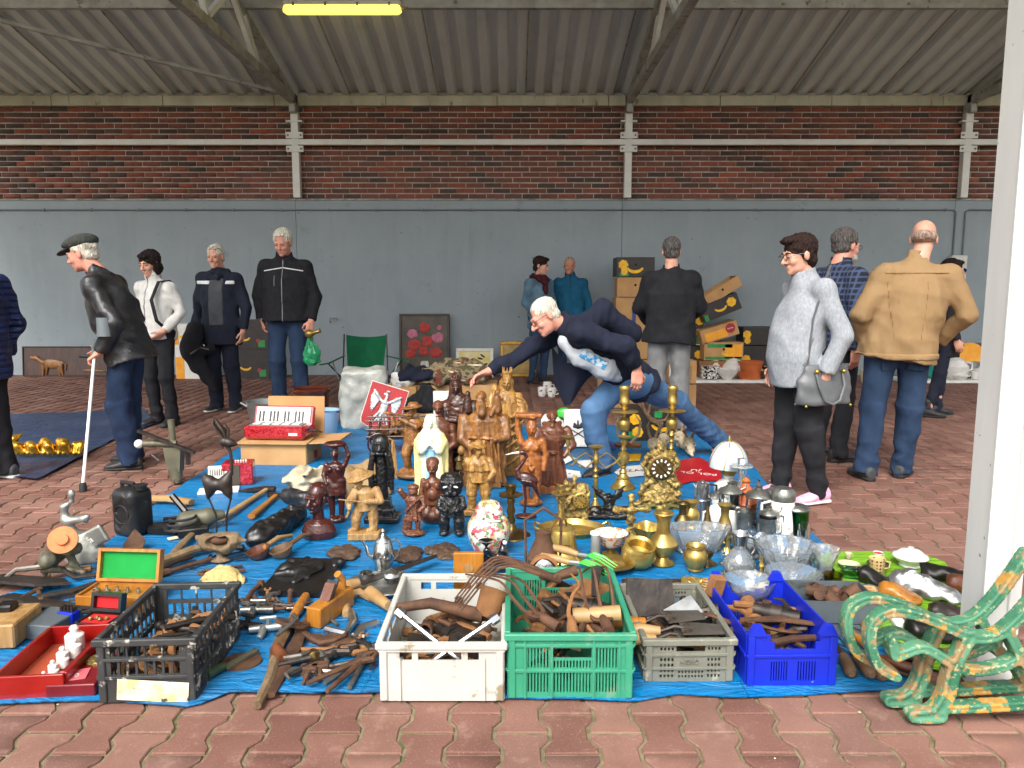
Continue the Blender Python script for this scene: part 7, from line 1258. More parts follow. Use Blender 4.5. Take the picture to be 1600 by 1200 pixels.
for x,yb,yt,lab,nm in ((573,922,890,'silver creamer at the bucket side of the tray','creamer'),(612,920,886,'silver lidded sugar bowl beside the white crate','sugar_bowl')):
    o,h=L_(nm,lab,nm.replace('_',' '),x,yb,yt,[(.2,.12),(.45,.25),(.55,.5),(.48,.75),(.5,.8),(.42,.78),(.4,.4),(0,.3)] if nm=='creamer' else [(.2,.12),(.45,.25),(.55,.45),(.48,.62),(.3,.75),(.1,.85),(.1,.92),(0,1)],'silver',22,z0=.03)
    for a in (0,2.1,4.2):B().tube([(.3*h*math.cos(a),.3*h*math.sin(a),.25*h),(.38*h*math.cos(a),.38*h*math.sin(a),0)],.03*h,6).obj('foot','silver',o)
    handle(o,[(.5*h,0,.7*h),(.8*h,0,.75*h),(.8*h,0,.4*h),(.5*h,0,.35*h)],.03*h,'silver')
# bust and shells
def f(s):
    s.loft((0,0,0),[(0,.2,.18),(.12,.2,.17),(.18,.1,.1),(.3,.12,.11),(.42,.3,.18),(.52,.26,.16),(.6,.1,.1)],None,.03);hd(s,(0,-.02,.8),1.5,rot(0,0,-12));s.ell((0,.03,.87),(.15,.17,.12))
carve('white_bust','small white plaster bust standing in the crystal',1236,886,838,'plaster_white',f,cat='bust',chis=.012) if 'plaster_white' in MATS else (mat('plaster_white',C(226,222,214),rough=.7),carve('white_bust','small white plaster bust standing in the crystal',1236,886,838,'plaster_white',f,cat='bust',chis=.012))
mat('shell',C(222,196,178),C(236,224,212),18,.35,bump=.4,bsc=40)
for i,(x,y,w) in enumerate(((1205,940,40),(1172,906,30))):
    g=G(x,y);k=ppm(g.y);r_=w/k/2;s=S();s.path([(-r_+2*r_*t_,.4*r_*math.sin(t_*7),.5*r_*(1-.5*t_)) for t_ in np.linspace(0,1,6)],[.3*r_,.5*r_,.6*r_,.5*r_,.3*r_,.08*r_],.01);s.disp(wob(i,.004,90));tag(s.obj('sea_shell','shell',None,.006,(g.x,g.y,.012)),('large pale sea shell behind the footed coupe','smaller white sea shell beside the decanter')[i],'shell')
L_('brass_stand','thin glass and brass stem before the large crystal bowl','stem',1189,908,870,[(.3,0),(.1,.1),(.08,.5),(.14,.6),(.06,.8),(.1,1),(0,1)],'brass_bright')
# china on the green cloth
o,h=L_('sugar_bowl','white lidded china sugar bowl on the green cloth','sugar bowl',1421,890,854,[(.5,0),(.52,.05),(.45,.12),(.75,.35),(.85,.5),(.8,.58),(.6,.6),(0,.6)],'porcelain',z0=.02);B().lathe([(.8*h,.58*h),(.62*h,.68*h),(.45*h,.84*h),(.15*h,.9*h),(.1*h,.93*h),(.14*h,.98*h),(0,1.0*h)],26).obj('lid','porcelain',o)
for x,yb,yt,lab,m in ((1371,893,880,'dark red saucer under the red cup','dark_glaze'),(1326,893,880,'cream saucer under the pearl cup','porcelain_cream')):L_('saucer',lab,'saucer',x,yb,yt,[(.8,0),(1.9,.6),(2.4,1),(1.8,.75),(0,.3)],m,z0=.02)
cup_=[(.32,0),(.34,.06),(.5,.4),(.6,.95),(.62,1),(.56,.97),(.42,.4),(0,.15)]
for x,yb,yt,lab,m,z in ((1371,884,863,'white cup with dark red inside on the red saucer','porcelain',.03),(1325,882,864,'cream pearl cup on the cream saucer','porcelain_cream',.03),(1369,903,872,'cream cup with brown dots before the red saucer','dotted',.02)):
    if m=='dotted':t=NT('dotted');vo=t.n('TexVoronoi');vo.inputs['Scale'].default_value=62;vo.inputs['Randomness'].default_value=.1;t.l(t.coord(),vo.inputs['Vector']);t.base(t.ramp(vo.outputs[0],[(.28,C(110,60,34)),(.32,C(216,186,132))]));t.set(Roughness=.2)
    o,h=L_('tea_cup',lab,'cup',x,yb,yt,cup_ if m != 'dotted' else [(.36,0),(.4,.05),(.46,.95),(.48,1),(.43,.97),(.36,.1),(0,.08)],m,z0=z);handle(o,[(.5*h,0,.8*h),(.8*h,0,.75*h),(.75*h,0,.4*h),(.42*h,0,.3*h)],.04*h,m)
    if '1371' in str(x):B().lathe([(.54*h,.9*h),(.4*h,.4*h),(0,.2*h)],24,cap=False).obj('red_lining','print_red',o)
for i,x in enumerate((1386,1399,1412)):L_('shot_glass',('shot glass nearest the dotted cup','middle shot glass of three on the green cloth','shot glass nearest the silver mould')[i],'glass',x,912,892,[(.3,0),(.32,.1),(.4,1),(.36,.98),(.27,.18),(0,.16)],'glass',20,z0=.02)
g=G(1332,908);s=S();s.box((0,0,.022),(.05,.03,.022),rot(0,0,-14),.006);s.box((0,0,.05),(.03,.018,.02),None,.01,.005,'s');tag(s.obj('glass_ashtray','glass_dgreen',None,.005,(g.x,g.y,.02)),'square dark green glass ashtray on the green cloth','ashtray')
# ================================================================ crates, tools and other things in the front rows
mat('rust',C(70,48,36),C(104,72,50),16,.8,.25,bump=.6,bsc=60,bd=.004);mat('rust_light',C(124,84,50),C(150,104,62),16,.85,.1,bump=.6,bsc=60);mat('iron_dark',C(46,42,40),C(72,64,58),16,.5,.6,bump=.4,bsc=50);mat('iron_grey',C(104,100,94),C(132,126,116),14,.4,.7,bump=.3,wear=C(92,66,48),wsc=22,wlo=.56)
mat('wood_handle',C(150,116,72),C(174,140,94),8,.5,stretch=(1,1,.2));mat('wood_handle_dark',C(86,64,44),C(116,90,62),8,.5,stretch=(1,1,.2))
mat('crate_white',C(188,187,180),C(176,174,165),4,.45,wear=C(140,128,104),wsc=8,wlo=.57);mat('crate_green',C(46,134,102),C(60,146,114),4,.45,wear=C(96,140,112),wsc=12,wlo=.58);mat('crate_grey',C(104,104,92),C(122,122,108),6,.6,wear=C(150,148,132),wsc=18,wlo=.6);mat('crate_blue',C(14,34,168),C(22,46,186),4,.4,wear=C(90,110,190),wsc=22,wlo=.68);mat('crate_black',C(40,41,42),C(58,59,58),9,.6,wear=C(176,170,156),wsc=15,wlo=.58)
def panel(b,o,ux,uz,n,w,h,t,holes):          # flat wall with rectangular holes; o = lower corner, holes in (x0, x1, z0, z1)
    xs=sorted({0,w,*[v for q in holes for v in q[:2]]});zs_=sorted({0,h,*[v for q in holes for v in q[2:]]});o,ux,uz,n=map(arr,(o,ux,uz,n));Mx=np.stack((ux,n,uz),1)
    for z0,z1 in zip(zs_,zs_[1:]):
        run=None
        for x0,x1 in zip(xs+[None],xs[1:]+[None,None]):
            solid=x1 is not None and not any(q[0] <= (x0+x1)/2 <= q[1] and q[2] <= (z0+z1)/2 <= q[3] for q in holes)
            if solid:run=[x0,x1] if run is None else [run[0],x1]
            elif run:b.box(o+ux*(run[0]+run[1])/2+uz*(z0+z1)/2,((run[1]-run[0])/2,t/2,(z1-z0)/2),Mx);run=None
def slots(x0,x1,z0,z1,n,fill=.5):p=(x1-x0)/n;return [(x0+p*(i+.5-fill/2),x0+p*(i+.5+fill/2),z0,z1) for i in range(n)]
def grid(x0,x1,z0,z1,nx,nz,fill=.7):return [q for j in range(nz) for q in slots(x0,x1,z0+(z1-z0)*(j+.5-fill/2)/nz,z0+(z1-z0)*(j+.5+fill/2)/nz,nx,fill)]
def crate(label,x0,x1,yb,yt,d,m,rz,fh,sh,ribs=(),t=.012,rim=.012,group='plastic crates along the front',notch=0,name='plastic_crate'):
    g0,g1=G(x0,yb),G(x1,yb);w=g1.x-g0.x;h=W((x0+x1)/2,yt,g0.y).z;o=thing(name,label,'crate',((g0.x+g1.x)/2,g0.y,.008),rz,group);h-=.008
    for nm,org,ux,n,ww,H_ in (('front_panel',(-w/2,0,0),(1,0,0),(0,1,0),w,fh),('back_panel',(-w/2,d,0),(1,0,0),(0,1,0),w,fh),('side_panel',(-w/2,t/2+.001,0),(0,1,0),(-1,0,0),d-t-.002,sh),('side_panel',(w/2,t/2+.001,0),(0,1,0),(-1,0,0),d-t-.002,sh)):
        b=B();panel(b,org,ux,(0,0,1),n,ww,h,t*.5,H_(ww,h));b.obj(nm,m,o,False)
    B().box((0,d/2,.006),(w/2-t/2,d/2-t/2,.005)).obj('floor_panel',m,o,False)
    if not notch:
        for q in ((0,-.004,h+.002,w/2+rim,.010),(0,d+.004,h+.002,w/2+rim,.010)):B().box(q[:3],(q[3],q[4],.011),bev=.003).obj('rim',m,o,False)
        for s in (-1,1):B().box((s*(w/2+.002),d/2,h+.002),(.010,d/2-.008,.011),bev=.003).obj('rim',m,o,False)
    for z in ribs:B().box((0,-t*.25-.003,z*h),(w/2+.004,.0035,.005),bev=.001).obj('rib',m,o,False);[B().box((s*(w/2+.006),d/2,z*h),(.0035,d/2,.005),bev=.001).obj('rib',m,o,False) for s in (-1,1)]
    for s in (-1,1):B().box((s*(w/2-.012),-.002,h/2),(.012,.008,h/2-.003),bev=.003).obj('corner_post',m,o,False);B().box((s*(w/2-.012),d+.002,h/2),(.012,.008,h/2-.003),bev=.003).obj('corner_post',m,o,False)
    return o,w,h
# black crate with horseshoes
bf=lambda w,h:slots(.12*w,.86*w,.46*h,.68*h,8,.72)+slots(.12*w,.86*w,.76*h,.95*h,4,.9);bsd=lambda w,h:slots(.05*w,.95*w,.1*h,.3*h,11,.75)+slots(.05*w,.95*w,.38*h,.62*h,11,.75)+slots(.05*w,.95*w,.7*h,.94*h,11,.75)
K1,w1_,h1_=crate('worn black slatted plastic crate full of horseshoes',160,306,1099,1003,.44,'crate_black',8,bf,bsd,(.42,.72),.012);K1.rotation_euler.z=R(3)
B().box((.02,-.012,.2*h1_),(.11,.0012,.034),rot(0,5,0)).obj('paper_label','label_paper',K1,False) if 'label_paper' in MATS else (mat('label_paper',C(224,216,196),C(214,190,120),20,.8,wear=C(70,66,60),wsc=26,wlo=.6),B().box((.02,-.0125,.2*h1_),(.11,.0012,.034),rot(0,5,0)).obj('paper_label','label_paper',K1,False))
# white crate
wf=lambda w,h:[(.16*w,.26*w,.74*h,.90*h),(.31*w,.66*w,.74*h,.90*h),(.71*w,.80*w,.74*h,.90*h)];wsd=lambda w,h:[(.2*w,.34*w,.7*h,.88*h),(.4*w,.7*w,.7*h,.88*h)]
K2,w2_,h2_=crate('white plastic crate holding pipes and a wheel wrench',595,787,1098,1009,.56,'crate_white',0,wf,wsd,(.93,))
for x in (-.34,.34):B().box((x*w2_,-.006,.4*h2_),(.004,.004,.38*h2_)).obj('rib','crate_white',K2,False)
# green crate
gf=lambda w,h:[(.36*w,.67*w,.66*h,.82*h)]+slots(.15*w,.33*w,.5*h,.82*h,7,.5)+slots(.70*w,.88*w,.5*h,.82*h,7,.5)+slots(.36*w,.67*w,.5*h,.62*h,12,.5)+[q for a,b,n in ((.15,.33,7),(.36,.67,12),(.70,.88,7)) for q in slots(a*w,b*w,.1*h,.42*h,n,.5)]
gs=lambda w,h:slots(.1*w,.9*w,.5*h,.8*h,16,.5)+slots(.1*w,.9*w,.1*h,.42*h,16,.5)
K3,w3_,h3_=crate('green slotted plastic crate with pitchforks sticking out',794,987,1094,995,.56,'crate_green',0,gf,gs,(.46,.87))
for x in (-.365,-.15,.185,.39):B().box((x*w3_,-.006,.5*h3_),(.0035,.004,.48*h3_)).obj('rib','crate_green',K3,False)
# grey crate
yf=lambda w,h:grid(.16*w,.33*w,.08*h,.9*h,4,6,.6)+grid(.70*w,.86*w,.08*h,.9*h,4,6,.6)+grid(.37*w,.67*w,.08*h,.3*h,8,2,.6)+[(.35*w,.68*w,.76*h,.92*h)]
ys=lambda w,h:grid(.1*w,.9*w,.08*h,.9*h,14,6,.6)
K4,w4_,h4_=crate('dusty grey plastic crate with trowels and wooden handles',1007,1144,1068,1003,.46,'crate_grey',1,yf,ys,(.36,.7));text('AGRO',.022,'crate_grey',K4,(0,-.009,.53*h4_),(90,0,0),.002)
# blue crate with cut-away front
nf=lambda w,h:[(.30*w,.76*w,.72*h,h+.001),(.25*w,.81*w,.86*h,h+.001)]+slots(.26*w,.46*w,.1*h,.48*h,7,.45)+slots(.56*w,.78*w,.1*h,.48*h,7,.45);ns=lambda w,h:slots(.15*w,.85*w,.1*h,.45*h,14,.45)
K5,w5_,h5_=crate('bright blue plastic crate with cut away front',1165,1304,1074,992,.46,'crate_blue',1,nf,ns,(.6,),notch=1)
for s in (-1,1):
    for y in (.0,.46):B().prism([(-.03,0),(.03,0),(.012,.035),(-.012,.035)],-.012,.012,rot(90,0,0),(s*(w5_/2-.03),y,h5_)).obj('stacking_lug','crate_blue',K5,False)
# ---- rusty things: small library of shapes
def horseshoe(r=.065):b=B();b.tube([(r*math.cos(a),r*1.15*math.sin(a),0) for a in np.linspace(-1.05,4.19,16)],[.009]+[.014]*14+[.009],6,.45,up=(0,0,1));return b
def hook(L=.2):b=B();b.tube([(-L/2,0,0),(L*.2,0,0),(L*.38,.03,.01),(L*.42,.08,.015),(L*.3,.11,.01)],[.012,.013,.012,.009,.005],7);b.ball((-L/2,0,0),.018,8,6);return b
def rod(L=.24,r=.012):b=B();b.tube([(-L/2,0,0),(0,.006,.004),(L/2,0,0)],[r,r*1.05,r*.9],8);b.tube([(L/2-.02,0,0),(L/2+.02,0,0)],r*1.6,6);return b
def axehead(s=.09):b=B();b.prism([(-s,-.2*s),(-.3*s,-.3*s),(.5*s,-.6*s),(.9*s,-.75*s),(1.0*s,.0),(.9*s,.7*s),(.4*s,.35*s),(-.3*s,.28*s),(-s,.2*s)],-.012,.012);return b
def tongs(L=.26):
    b=B()
    for q in (-1,1):b.tube([(-L/2,q*.045,.0),(-L*.1,q*.02,0),(L*.12,0,q*.006),(L*.25,-q*.03,q*.004),(L*.42,-q*.006,0)],[.008,.010,.013,.011,.007],7)
    b.lathe([(.016,-.012),(.016,.012),(.008,.016)],10,(L*.12,0,0));return b
def pipe(L=.16,r=.028):b=B();b.lathe([(r,-L/2),(r,L/2),(r*.75,L/2),(r*.75,-L/2+.01)],14,r=rot(0,90,0));b.lathe([(r*1.25,-.02),(r*1.25,.02)],14,r=rot(0,90,0));return b
def stirrup():b=B();b.tube([(-.05,0,0),(-.055,.05,0),(0,.11,0),(.055,.05,0),(.05,0,0)],.009,6,closed=True);return b
def chainlink():b=B();b.tube([(.035*math.cos(a),.02*math.sin(a),0) for a in np.linspace(0,6.28,13)[:-1]],.006,6,closed=True);return b
LIB={}
def place(kind,fn,m,p,rt,label,cat,group,sc=1.0):
    key=(kind,m)
    if key not in LIB:o=fn().obj(kind,m);LIB[key]=o.data
    else:o=link(kind,LIB[key])
    o.location=p;o.rotation_euler=[R(a) for a in rt];o.scale=(sc,)*3;return tag(o,label,cat,group)
rs=np.random.RandomState(12)
def fill(K,w,h,d,kinds,n,label,zlo=.25,zhi=.85,mats=('rust','rust_light','iron_dark')):
    M4=Matrix.Translation(K.location)@Euler(K.rotation_euler).to_matrix().to_4x4();nx=max(2,int(round(math.sqrt(n*w/d*.7))));ny=max(2,math.ceil(n/nx));i=0
    for layer in (0,1):
        for a in range(nx):
            for c in range(ny):
                if i >= n:return
                kd,fn=kinds[i % len(kinds)];x=(a+.5)/nx*.5-.25;y=(c+.5)/ny*.56+.22;z=(zlo+(zhi-zlo)*(i/n))*h
                place(kd,fn,mats[rs.randint(len(mats))],M4@Vector((x*w+rs.uniform(-.015,.015),y*d,z)),(rs.uniform(-16,16),rs.uniform(-16,16),rs.uniform(0,360)),'rusty ' +kd.replace('_',' ')+' lying in the ' +label,kd.split('_')[-1],kd.replace('_',' ')+' pieces in the ' +label,rs.uniform(.85,1.1));i+=1
fill(K1,w1_,h1_,.44,[('horseshoe',horseshoe),('horseshoe',horseshoe),('iron_hook',hook),('horseshoe',horseshoe),('iron_stirrup',stirrup),('iron_rod',rod)],30,'black crate',.1,.72)
fill(K2,w2_,h2_,.56,[('iron_rod',rod),('tongs',tongs),('pipe_fitting',pipe),('iron_hook',hook),('axe_iron',axehead)],22,'white crate',.15,.6)
fill(K3,w3_,h3_,.56,[('iron_hook',hook),('iron_rod',rod),('tongs',tongs),('pipe_fitting',pipe),('horseshoe',horseshoe),('axe_iron',axehead)],30,'green crate',.3,.98)
fill(K4,w4_,h4_,.46,[('axe_iron',axehead),('iron_rod',rod),('iron_hook',hook)],12,'grey crate',.3,.8)
fill(K5,w5_,h5_,.46,[('iron_hook',hook),('pipe_fitting',pipe),('iron_rod',rod),('tongs',tongs),('horseshoe',horseshoe)],18,'blue crate',.2,.7)
def inK(K,x,y,z):return Matrix.Translation(K.location)@Euler(K.rotation_euler).to_matrix().to_4x4()@Vector((x,y,z))
# wheel wrench, pipe, cup in the white crate
o=thing('wheel_wrench','shiny cross shaped wheel wrench in the white crate','wrench',tuple(inK(K2,0,.1,.78*h2_)),0)
for a,b_ in (((-.14,.05,.07),(.1,-.06,-.07)),((-.1,-.06,-.08),(.15,.05,.05))):
    B().tube([a,b_],.009,8).obj('arm','steel_bright',o);[B().tube([q,tuple(arr(q)+(arr(q)-arr((b_ if q==a else a)))*.1)],.018,6).obj('socket','steel_bright',o) for q in (a,b_)]
o=tag(B().tube([(-.17,.0,.0),(-.05,.02,.01),(.14,-.02,-.02)],[.016,.02,.026],10).obj('iron_pipe','rust',None,True,tuple(inK(K2,-.02,.3,.95*h2_))),'long rusty pipe lying across the white crate','pipe')
L9=[(.03,0),(.045,.02),(.05,.09),(.055,.1),(.045,.09),(0,.03)]
o=B();o.lathe(L9,16,r=rot(-30,20,0));tag(o.obj('rusty_cup','rust_light',None,True,tuple(inK(K2,.13,.28,.8*h2_))),'rusty metal cup on top of the white crate tools','cup')
# pitchforks
def fork(label,base,tip,up,n=4,sp=.05,m='rust',bend=.10):
    base,tip,up=arr(base),arr(tip),arr(up);d=tip-base;L=np.linalg.norm(d);d=d/L;side=np.cross(d,up);side /= np.linalg.norm(side);up=np.cross(side,d);o=thing('pitchfork',label,'pitchfork',tuple(base));z=arr((0,0,0))
    B().tube([z-d*.07,z-d*.02,z+d*.02],[.02,.018,.012],10).obj('socket',m,o)
    for i in range(n):
        q=(i-(n-1)/2)*sp;B().tube(sm([z,side*q*.8+d*.02,side*q*1.1+d*.09+up*bend*.5,side*q*1.05+d*L*.55+up*bend,side*q+d*L+up*bend*.1],4),np.linspace(.009,.003,17),6).obj('tine',m,o)
    return o
Yf=K3.location.y+.3
fork('rusty five tined fork lying over the rim between white and green crate',W(872,900,Yf),W(716,950,Yf-.08),(0,.2,1),5,.048,bend=.11);fork('rusty four tined fork slanting up out of the green crate',W(846,964,Yf-.18),W(742,898,Yf),(.5,0,1),3,.06,'rust',.05);fork('two pronged fork curving up in the green crate',W(893,972,Yf-.2),W(884,900,Yf+.05),(1,-.2,.3),2,.07,'rust_light',.05);fork('bent rusty fork lying inside the green crate',inK(K3,.12,.12,1.0*h3_),inK(K3,.08,.44,1.15*h3_),(0,0,1),3,.045)
o=tag(B().tube([(-.02,-.1,0),(.0,.0,.06),(.02,.12,.02),(.05,.2,-.04)],[.01,.02,.022,.01],8,.4).obj('sickle','iron_dark',None,True,tuple(inK(K3,.12,.34,1.15*h3_))),'dark curved blade standing up in the green crate','blade')
o=tag(B().tube([(-.08,0,0),(.08,.0,.01)],[.026,.028],12).obj('wooden_grip','wood_handle',None,True,tuple(inK(K3,.1,.16,.98*h3_))),'stubby wooden handle lying in the green crate','handle')
# railway lantern
p=inK(K3,-.06,.62,.02);o=thing('railway_lantern','rusty carbide lantern with round glass lens behind the green crate','lantern',(p.x,p.y+.04,.012));o.scale=(1.05,1.05,1.25);B().lathe([(.055,0),(.06,.01),(.058,.17),(.062,.175),(.05,.2),(.03,.24),(.032,.26),(.0,.27)],20).obj('body','rust',o);B().lathe([(.052,0),(.056,.04),(.06,.05),(.05,.055),(.045,.03),(0,.03)],20,(0,-.04,.15),rot(90,0,0)).obj('lens_rim','rust_light',o);B().lathe([(.046,.0),(.03,.012),(0,.016)],20,(0,-.085,.15),rot(90,0,0)).obj('lens','silver',o)
B().tube([(-.065,0,.14),(-.07,0,.3),(.0,0,.34),(.07,0,.3),(.065,0,.14)],.006,6).obj('bail','rust',o);B().tube([(-.05,0,.1),(-.11,-.01,.09)],.024,10).obj('side_pipe','rust',o);B().tube([(.05,0,.08),(.10,-.02,.06)],.026,10).obj('side_pipe','rust',o)
p=inK(K3,-.08,.74,0);tag(B().box((0,0,.06),(.09,.03,.06),bev=.004).obj('wooden_block','wood_handle',None,True,(p.x,p.y,.012)),'pale wooden block standing behind the carbide lantern','block')
# garden fork set
g=G(955,905);p=inK(K3,.07,.56,h3_+.02)
for i,(dx,col,lab) in enumerate(((0,'grass_green','small green hand fork with wooden handle on the green crate'),(.035,'grass_green','second small green hand tool beside the hand fork'))):
    if 'grass_green' not in MATS:mat('grass_green',C(60,190,60),C(80,200,70),6,.35)
    o=thing('hand_fork',lab,'hand tool',(p.x+dx-.02,p.y+.03*i,p.z+.012+.02*i));o.rotation_euler=(0,R(4),R(-22-9*i));B().tube([(-.13,0,0),(-.06,0,.003),(-.01,0,0)],[.014,.016,.011],10).obj('handle','wood_handle',o);B().tube([(-.01,0,0),(.03,0,.004)],.009,8).obj('ferrule','zinc',o)
    for q in (-1,0,1):B().tube([(.03,0,.004),(.05,q*.02,.014),(.09,q*.024,.01),(.15,q*.022,-.012)],[.008,.008,.006,.002],6,.6).obj('tine',col,o)
# spirit level board and picture frame near the crates
p=inK(K2,.05,.62,0);o=thing('spirit_level','yellow wooden spirit level standing behind the white crate','level',(p.x,p.y,.012));B().box((0,0,.13),(.06,.012,.13),bev=.003).obj('body','wood_plane',o);B().lathe([(.02,0),(.02,.004),(0,.004)],16,(0,-.0125,.2),rot(90,0,0)).obj('vial','wood_light',o)
g=G(1032,925);tag(B().box((0,0,.012),(.16,.07,.012),rot(0,0,0),bev=.004).obj('relief_plaque','wood_mahogany',None,True,(g.x,g.y,.01)),'dark brown lacquered plaque lying behind the grey crate','plaque')
# trowels and handles in the grey crate
for i,(x,y,z,a,m) in enumerate(((-.17,.08,1.02,8,'wood_plane'),(-.13,.03,.98,-4,'wood_handle'),(-.15,-.0,.86,2,'wood_handle'))):
    o=thing('trowel',('yellow handled trowel on the grey crate','trowel with round wooden grip at the grey crate rim','lowest wooden handled trowel at the grey crate rim')[i],'trowel',tuple(inK(K4,x,y+.06,z*h4_)),a);B().tube([(-.07,0,0),(-.02,0,.004),(.05,0,0)],[.018,.022,.016],10).obj('handle',m,o);B().tube([(.05,0,0),(.10,0,.02),(.13,0,.015)],.006,6).obj('tang','iron_dark',o);B().prism([(.12,-.05),(.26,-.035),(.26,.035),(.12,.05)],-.003+.015,.015).obj('blade','iron_grey',o,False)
o=tag(B().tube([(-.12,.06,0),(.06,.02,.02),(.14,-.02,.0),(.1,-.06,-.01),(-.08,-.05,-.01)],.014,8,.4).obj('bent_spring','rust',None,True,tuple(inK(K4,.06,.16,.95*h4_))),'bent flat steel strip on the grey crate','strip')
tag(B().box((0,0,0),(.06,.05,.003),rot(35,-20,20)).obj('steel_sheet','silver',None,False,tuple(inK(K4,.04,.22,.98*h4_))),'shiny square steel plate tilted in the grey crate','plate')
tag(B().box((0,0,0),(.09,.07,.004),rot(62,5,4)).obj('steel_sheet','iron_dark',None,False,tuple(inK(K4,-.06,.36,1.0*h4_))),'dark scraper plate leaning in the grey crate','plate')
b=B();[b.tube([(.02*math.cos(a*5)*(1+.2*math.sin(a)),.02*math.sin(a*5),.01+.008*a) for a in np.linspace(0,6.2,40)],.006,5)];p=inK(K4,.2,.5,0);tag(b.obj('rope_coil','wood_handle',None,True,(p.x,p.y,.1)),'small coil of pale rope behind the grey crate','rope');
tag(B().lathe([(.035,0),(.035,.09),(0,.09)],12).obj('rope_bobbin','wood_handle',None,True,(p.x,p.y,.01)),'wooden bobbin under the rope coil','bobbin')
# spanner, brass tap in the blue crate
tag(B().lathe([(.03,0),(.034,.02),(.03,.05),(.016,.06),(.018,.08),(0,.085)],14).obj('iron_weight','rust',None,True,tuple(inK(K5,.04,.34,.35*h5_))),'small rusty weight with knob in the blue crate','weight')
o=tag(B().tube([(-.14,.02,0),(0,.0,.012),(.15,-.03,0)],[.014,.022,.012],8,.4).obj('leaf_spring','rust',None,True,tuple(inK(K5,.04,.2,.72*h5_))),'long rusty leaf spring lying in the blue crate','spring')
tag(B().box((0,0,.03),(.028,.02,.04),rot(10,10,20),bev=.004).obj('iron_bracket','rust_light',None,True,tuple(inK(K5,-.13,.42,.8*h5_))),'rusty square bracket at the back of the blue crate','bracket')
# grey steel tray with sockets, standing on a second tray
g=G(1318,1002);k=ppm(g.y);w_,d_=118/k,.2
for i,(z,hh,lab) in enumerate(((.012,.045,'lower grey steel drawer under the socket tray'),(.062,.085,'grey steel tray full of rusty sockets'))):
    o=thing('steel_tray',lab,'tray',(g.x,g.y+.12,z),-3);mat('steel_painted',C(72,80,86),C(88,96,100),7,.5,wear=C(150,150,146),wsc=24,wlo=.66)
    for c,q in (((0,-d_/2,hh/2),(w_/2,.003,hh/2)),((0,d_/2,hh/2),(w_/2,.003,hh/2)),((-w_/2,0,hh/2),(.003,d_/2-.003,hh/2)),((w_/2,0,hh/2),(.003,d_/2-.003,hh/2)),((0,0,.002),(w_/2-.003,d_/2-.003,.002))):B().box(c,q).obj('side' if q[2]>.01 else 'bottom','steel_painted',o,False)
for i in range(13):place('socket_piece',lambda:pipe(.04,.016),'rust',(g.x+rs.uniform(-.4,.4)*w_,g.y+.12+rs.uniform(-.06,.07),.115+.01*(i % 3)),(rs.uniform(-60,60),rs.uniform(-60,60),rs.uniform(0,360)),'rusty wrench socket lying in the grey steel tray','socket','sockets in the grey tray',rs.uniform(.9,1.6))
# file and chisel handles in front of the bench
for i,(x0,y0,x1,y1,r,m,lab) in enumerate(((1308,1020,1330,1066,.022,'wood_handle_dark','wooden handled file nearest the blue crate'),(1312,1014,1362,1072,.021,'wood_handle_dark','long dark handled file lying second from the blue crate'),(1330,1012,1380,1072,.022,'wood_handle_dark','dark round ended chisel handle in the middle of the file heap'),(1322,1008,1362,1040,.017,'wood_plane','yellow handled chisel on top of the file heap'),(1345,1022,1400,1070,.019,'wood_handle','pale handled file beside the yellow chisel'),(1330,1004,1440,1055,.024,'wood_handle_dark','thick brown handle pointing to the bench foot'),(1370,1040,1434,1062,.02,'wood_brown','reddish handle under the thick brown one'))):
    a,b_=arr(G(x0,y0)),arr(G(x1,y1));z=.03+(.03 if i in (3,5) else .008*(i % 2));a[2]=b_[2]=z;d=(b_-a)/np.linalg.norm(b_-a);L=.13;o=thing('file',lab,'file',tuple(b_));B().tube([-d*L,-d*L*.9,-d*L*.4,-d*.01,d*.002],[r*.55,r*.8,r,r*.95,r*.5],12).obj('handle',m,o);B().tube([-d*L,-d*L*1.12],r*.62,10).obj('ferrule','brass_dark',o);B().tube([-d*L*1.12,-d*(L*1.12+.14)],[.008,.004],6,.5).obj('blade','iron_dark',o)
tag(B().tube([(0,0,0),(.05,-.06,.0),(.09,-.11,-.012)],[.006,.009,.004],6,.6).obj('spike','rust',None,True,tuple(G(1395,1056)+Vector((0,0,.022)))),'bent rusty spike lying over the tarpaulin edge','spike')
# ---- left front: red box with white weights
g0,g1=G(-8,1098),G(92,1098);o=thing('red_wooden_box','open red wooden box with white porcelain knobs','box',(g0.x,g0.y,.01),0);mat('red_lacquer',C(132,18,16),C(150,26,20),6,.25,coat=.4);mat('red_inside',C(150,60,36),C(166,76,48),6,.6);w_=g1.x-g0.x+.01;hh=W(45,1058,g0.y).z-.01;o.rotation_euler.z=0
vx=arr(G(130,1000,.1))-arr(G(92,1060,.1));dd=.36;shx=vx[0]/vx[1]
Mb=Matrix(((1,shx,0,0),(0,1,0,0),(0,0,1,0),(0,0,0,1)));Mb=None
o.rotation_euler.z=R(6)
for c,q,m in (((w_/2,0,hh/2),(w_/2,.006,hh/2),'red_lacquer'),((w_/2,dd,hh/2),(w_/2,.006,hh/2),'red_lacquer'),((0,dd/2,hh/2),(.006,dd/2-.006,hh/2),'red_lacquer'),((w_,dd/2,hh/2),(.006,dd/2-.006,hh/2),'red_lacquer'),((w_/2,dd/2,.006),(w_/2-.006,dd/2-.006,.005),'red_inside')):B().box(c,q,bev=.002).obj('side' if q[2]>.01 else 'bottom',m,o)
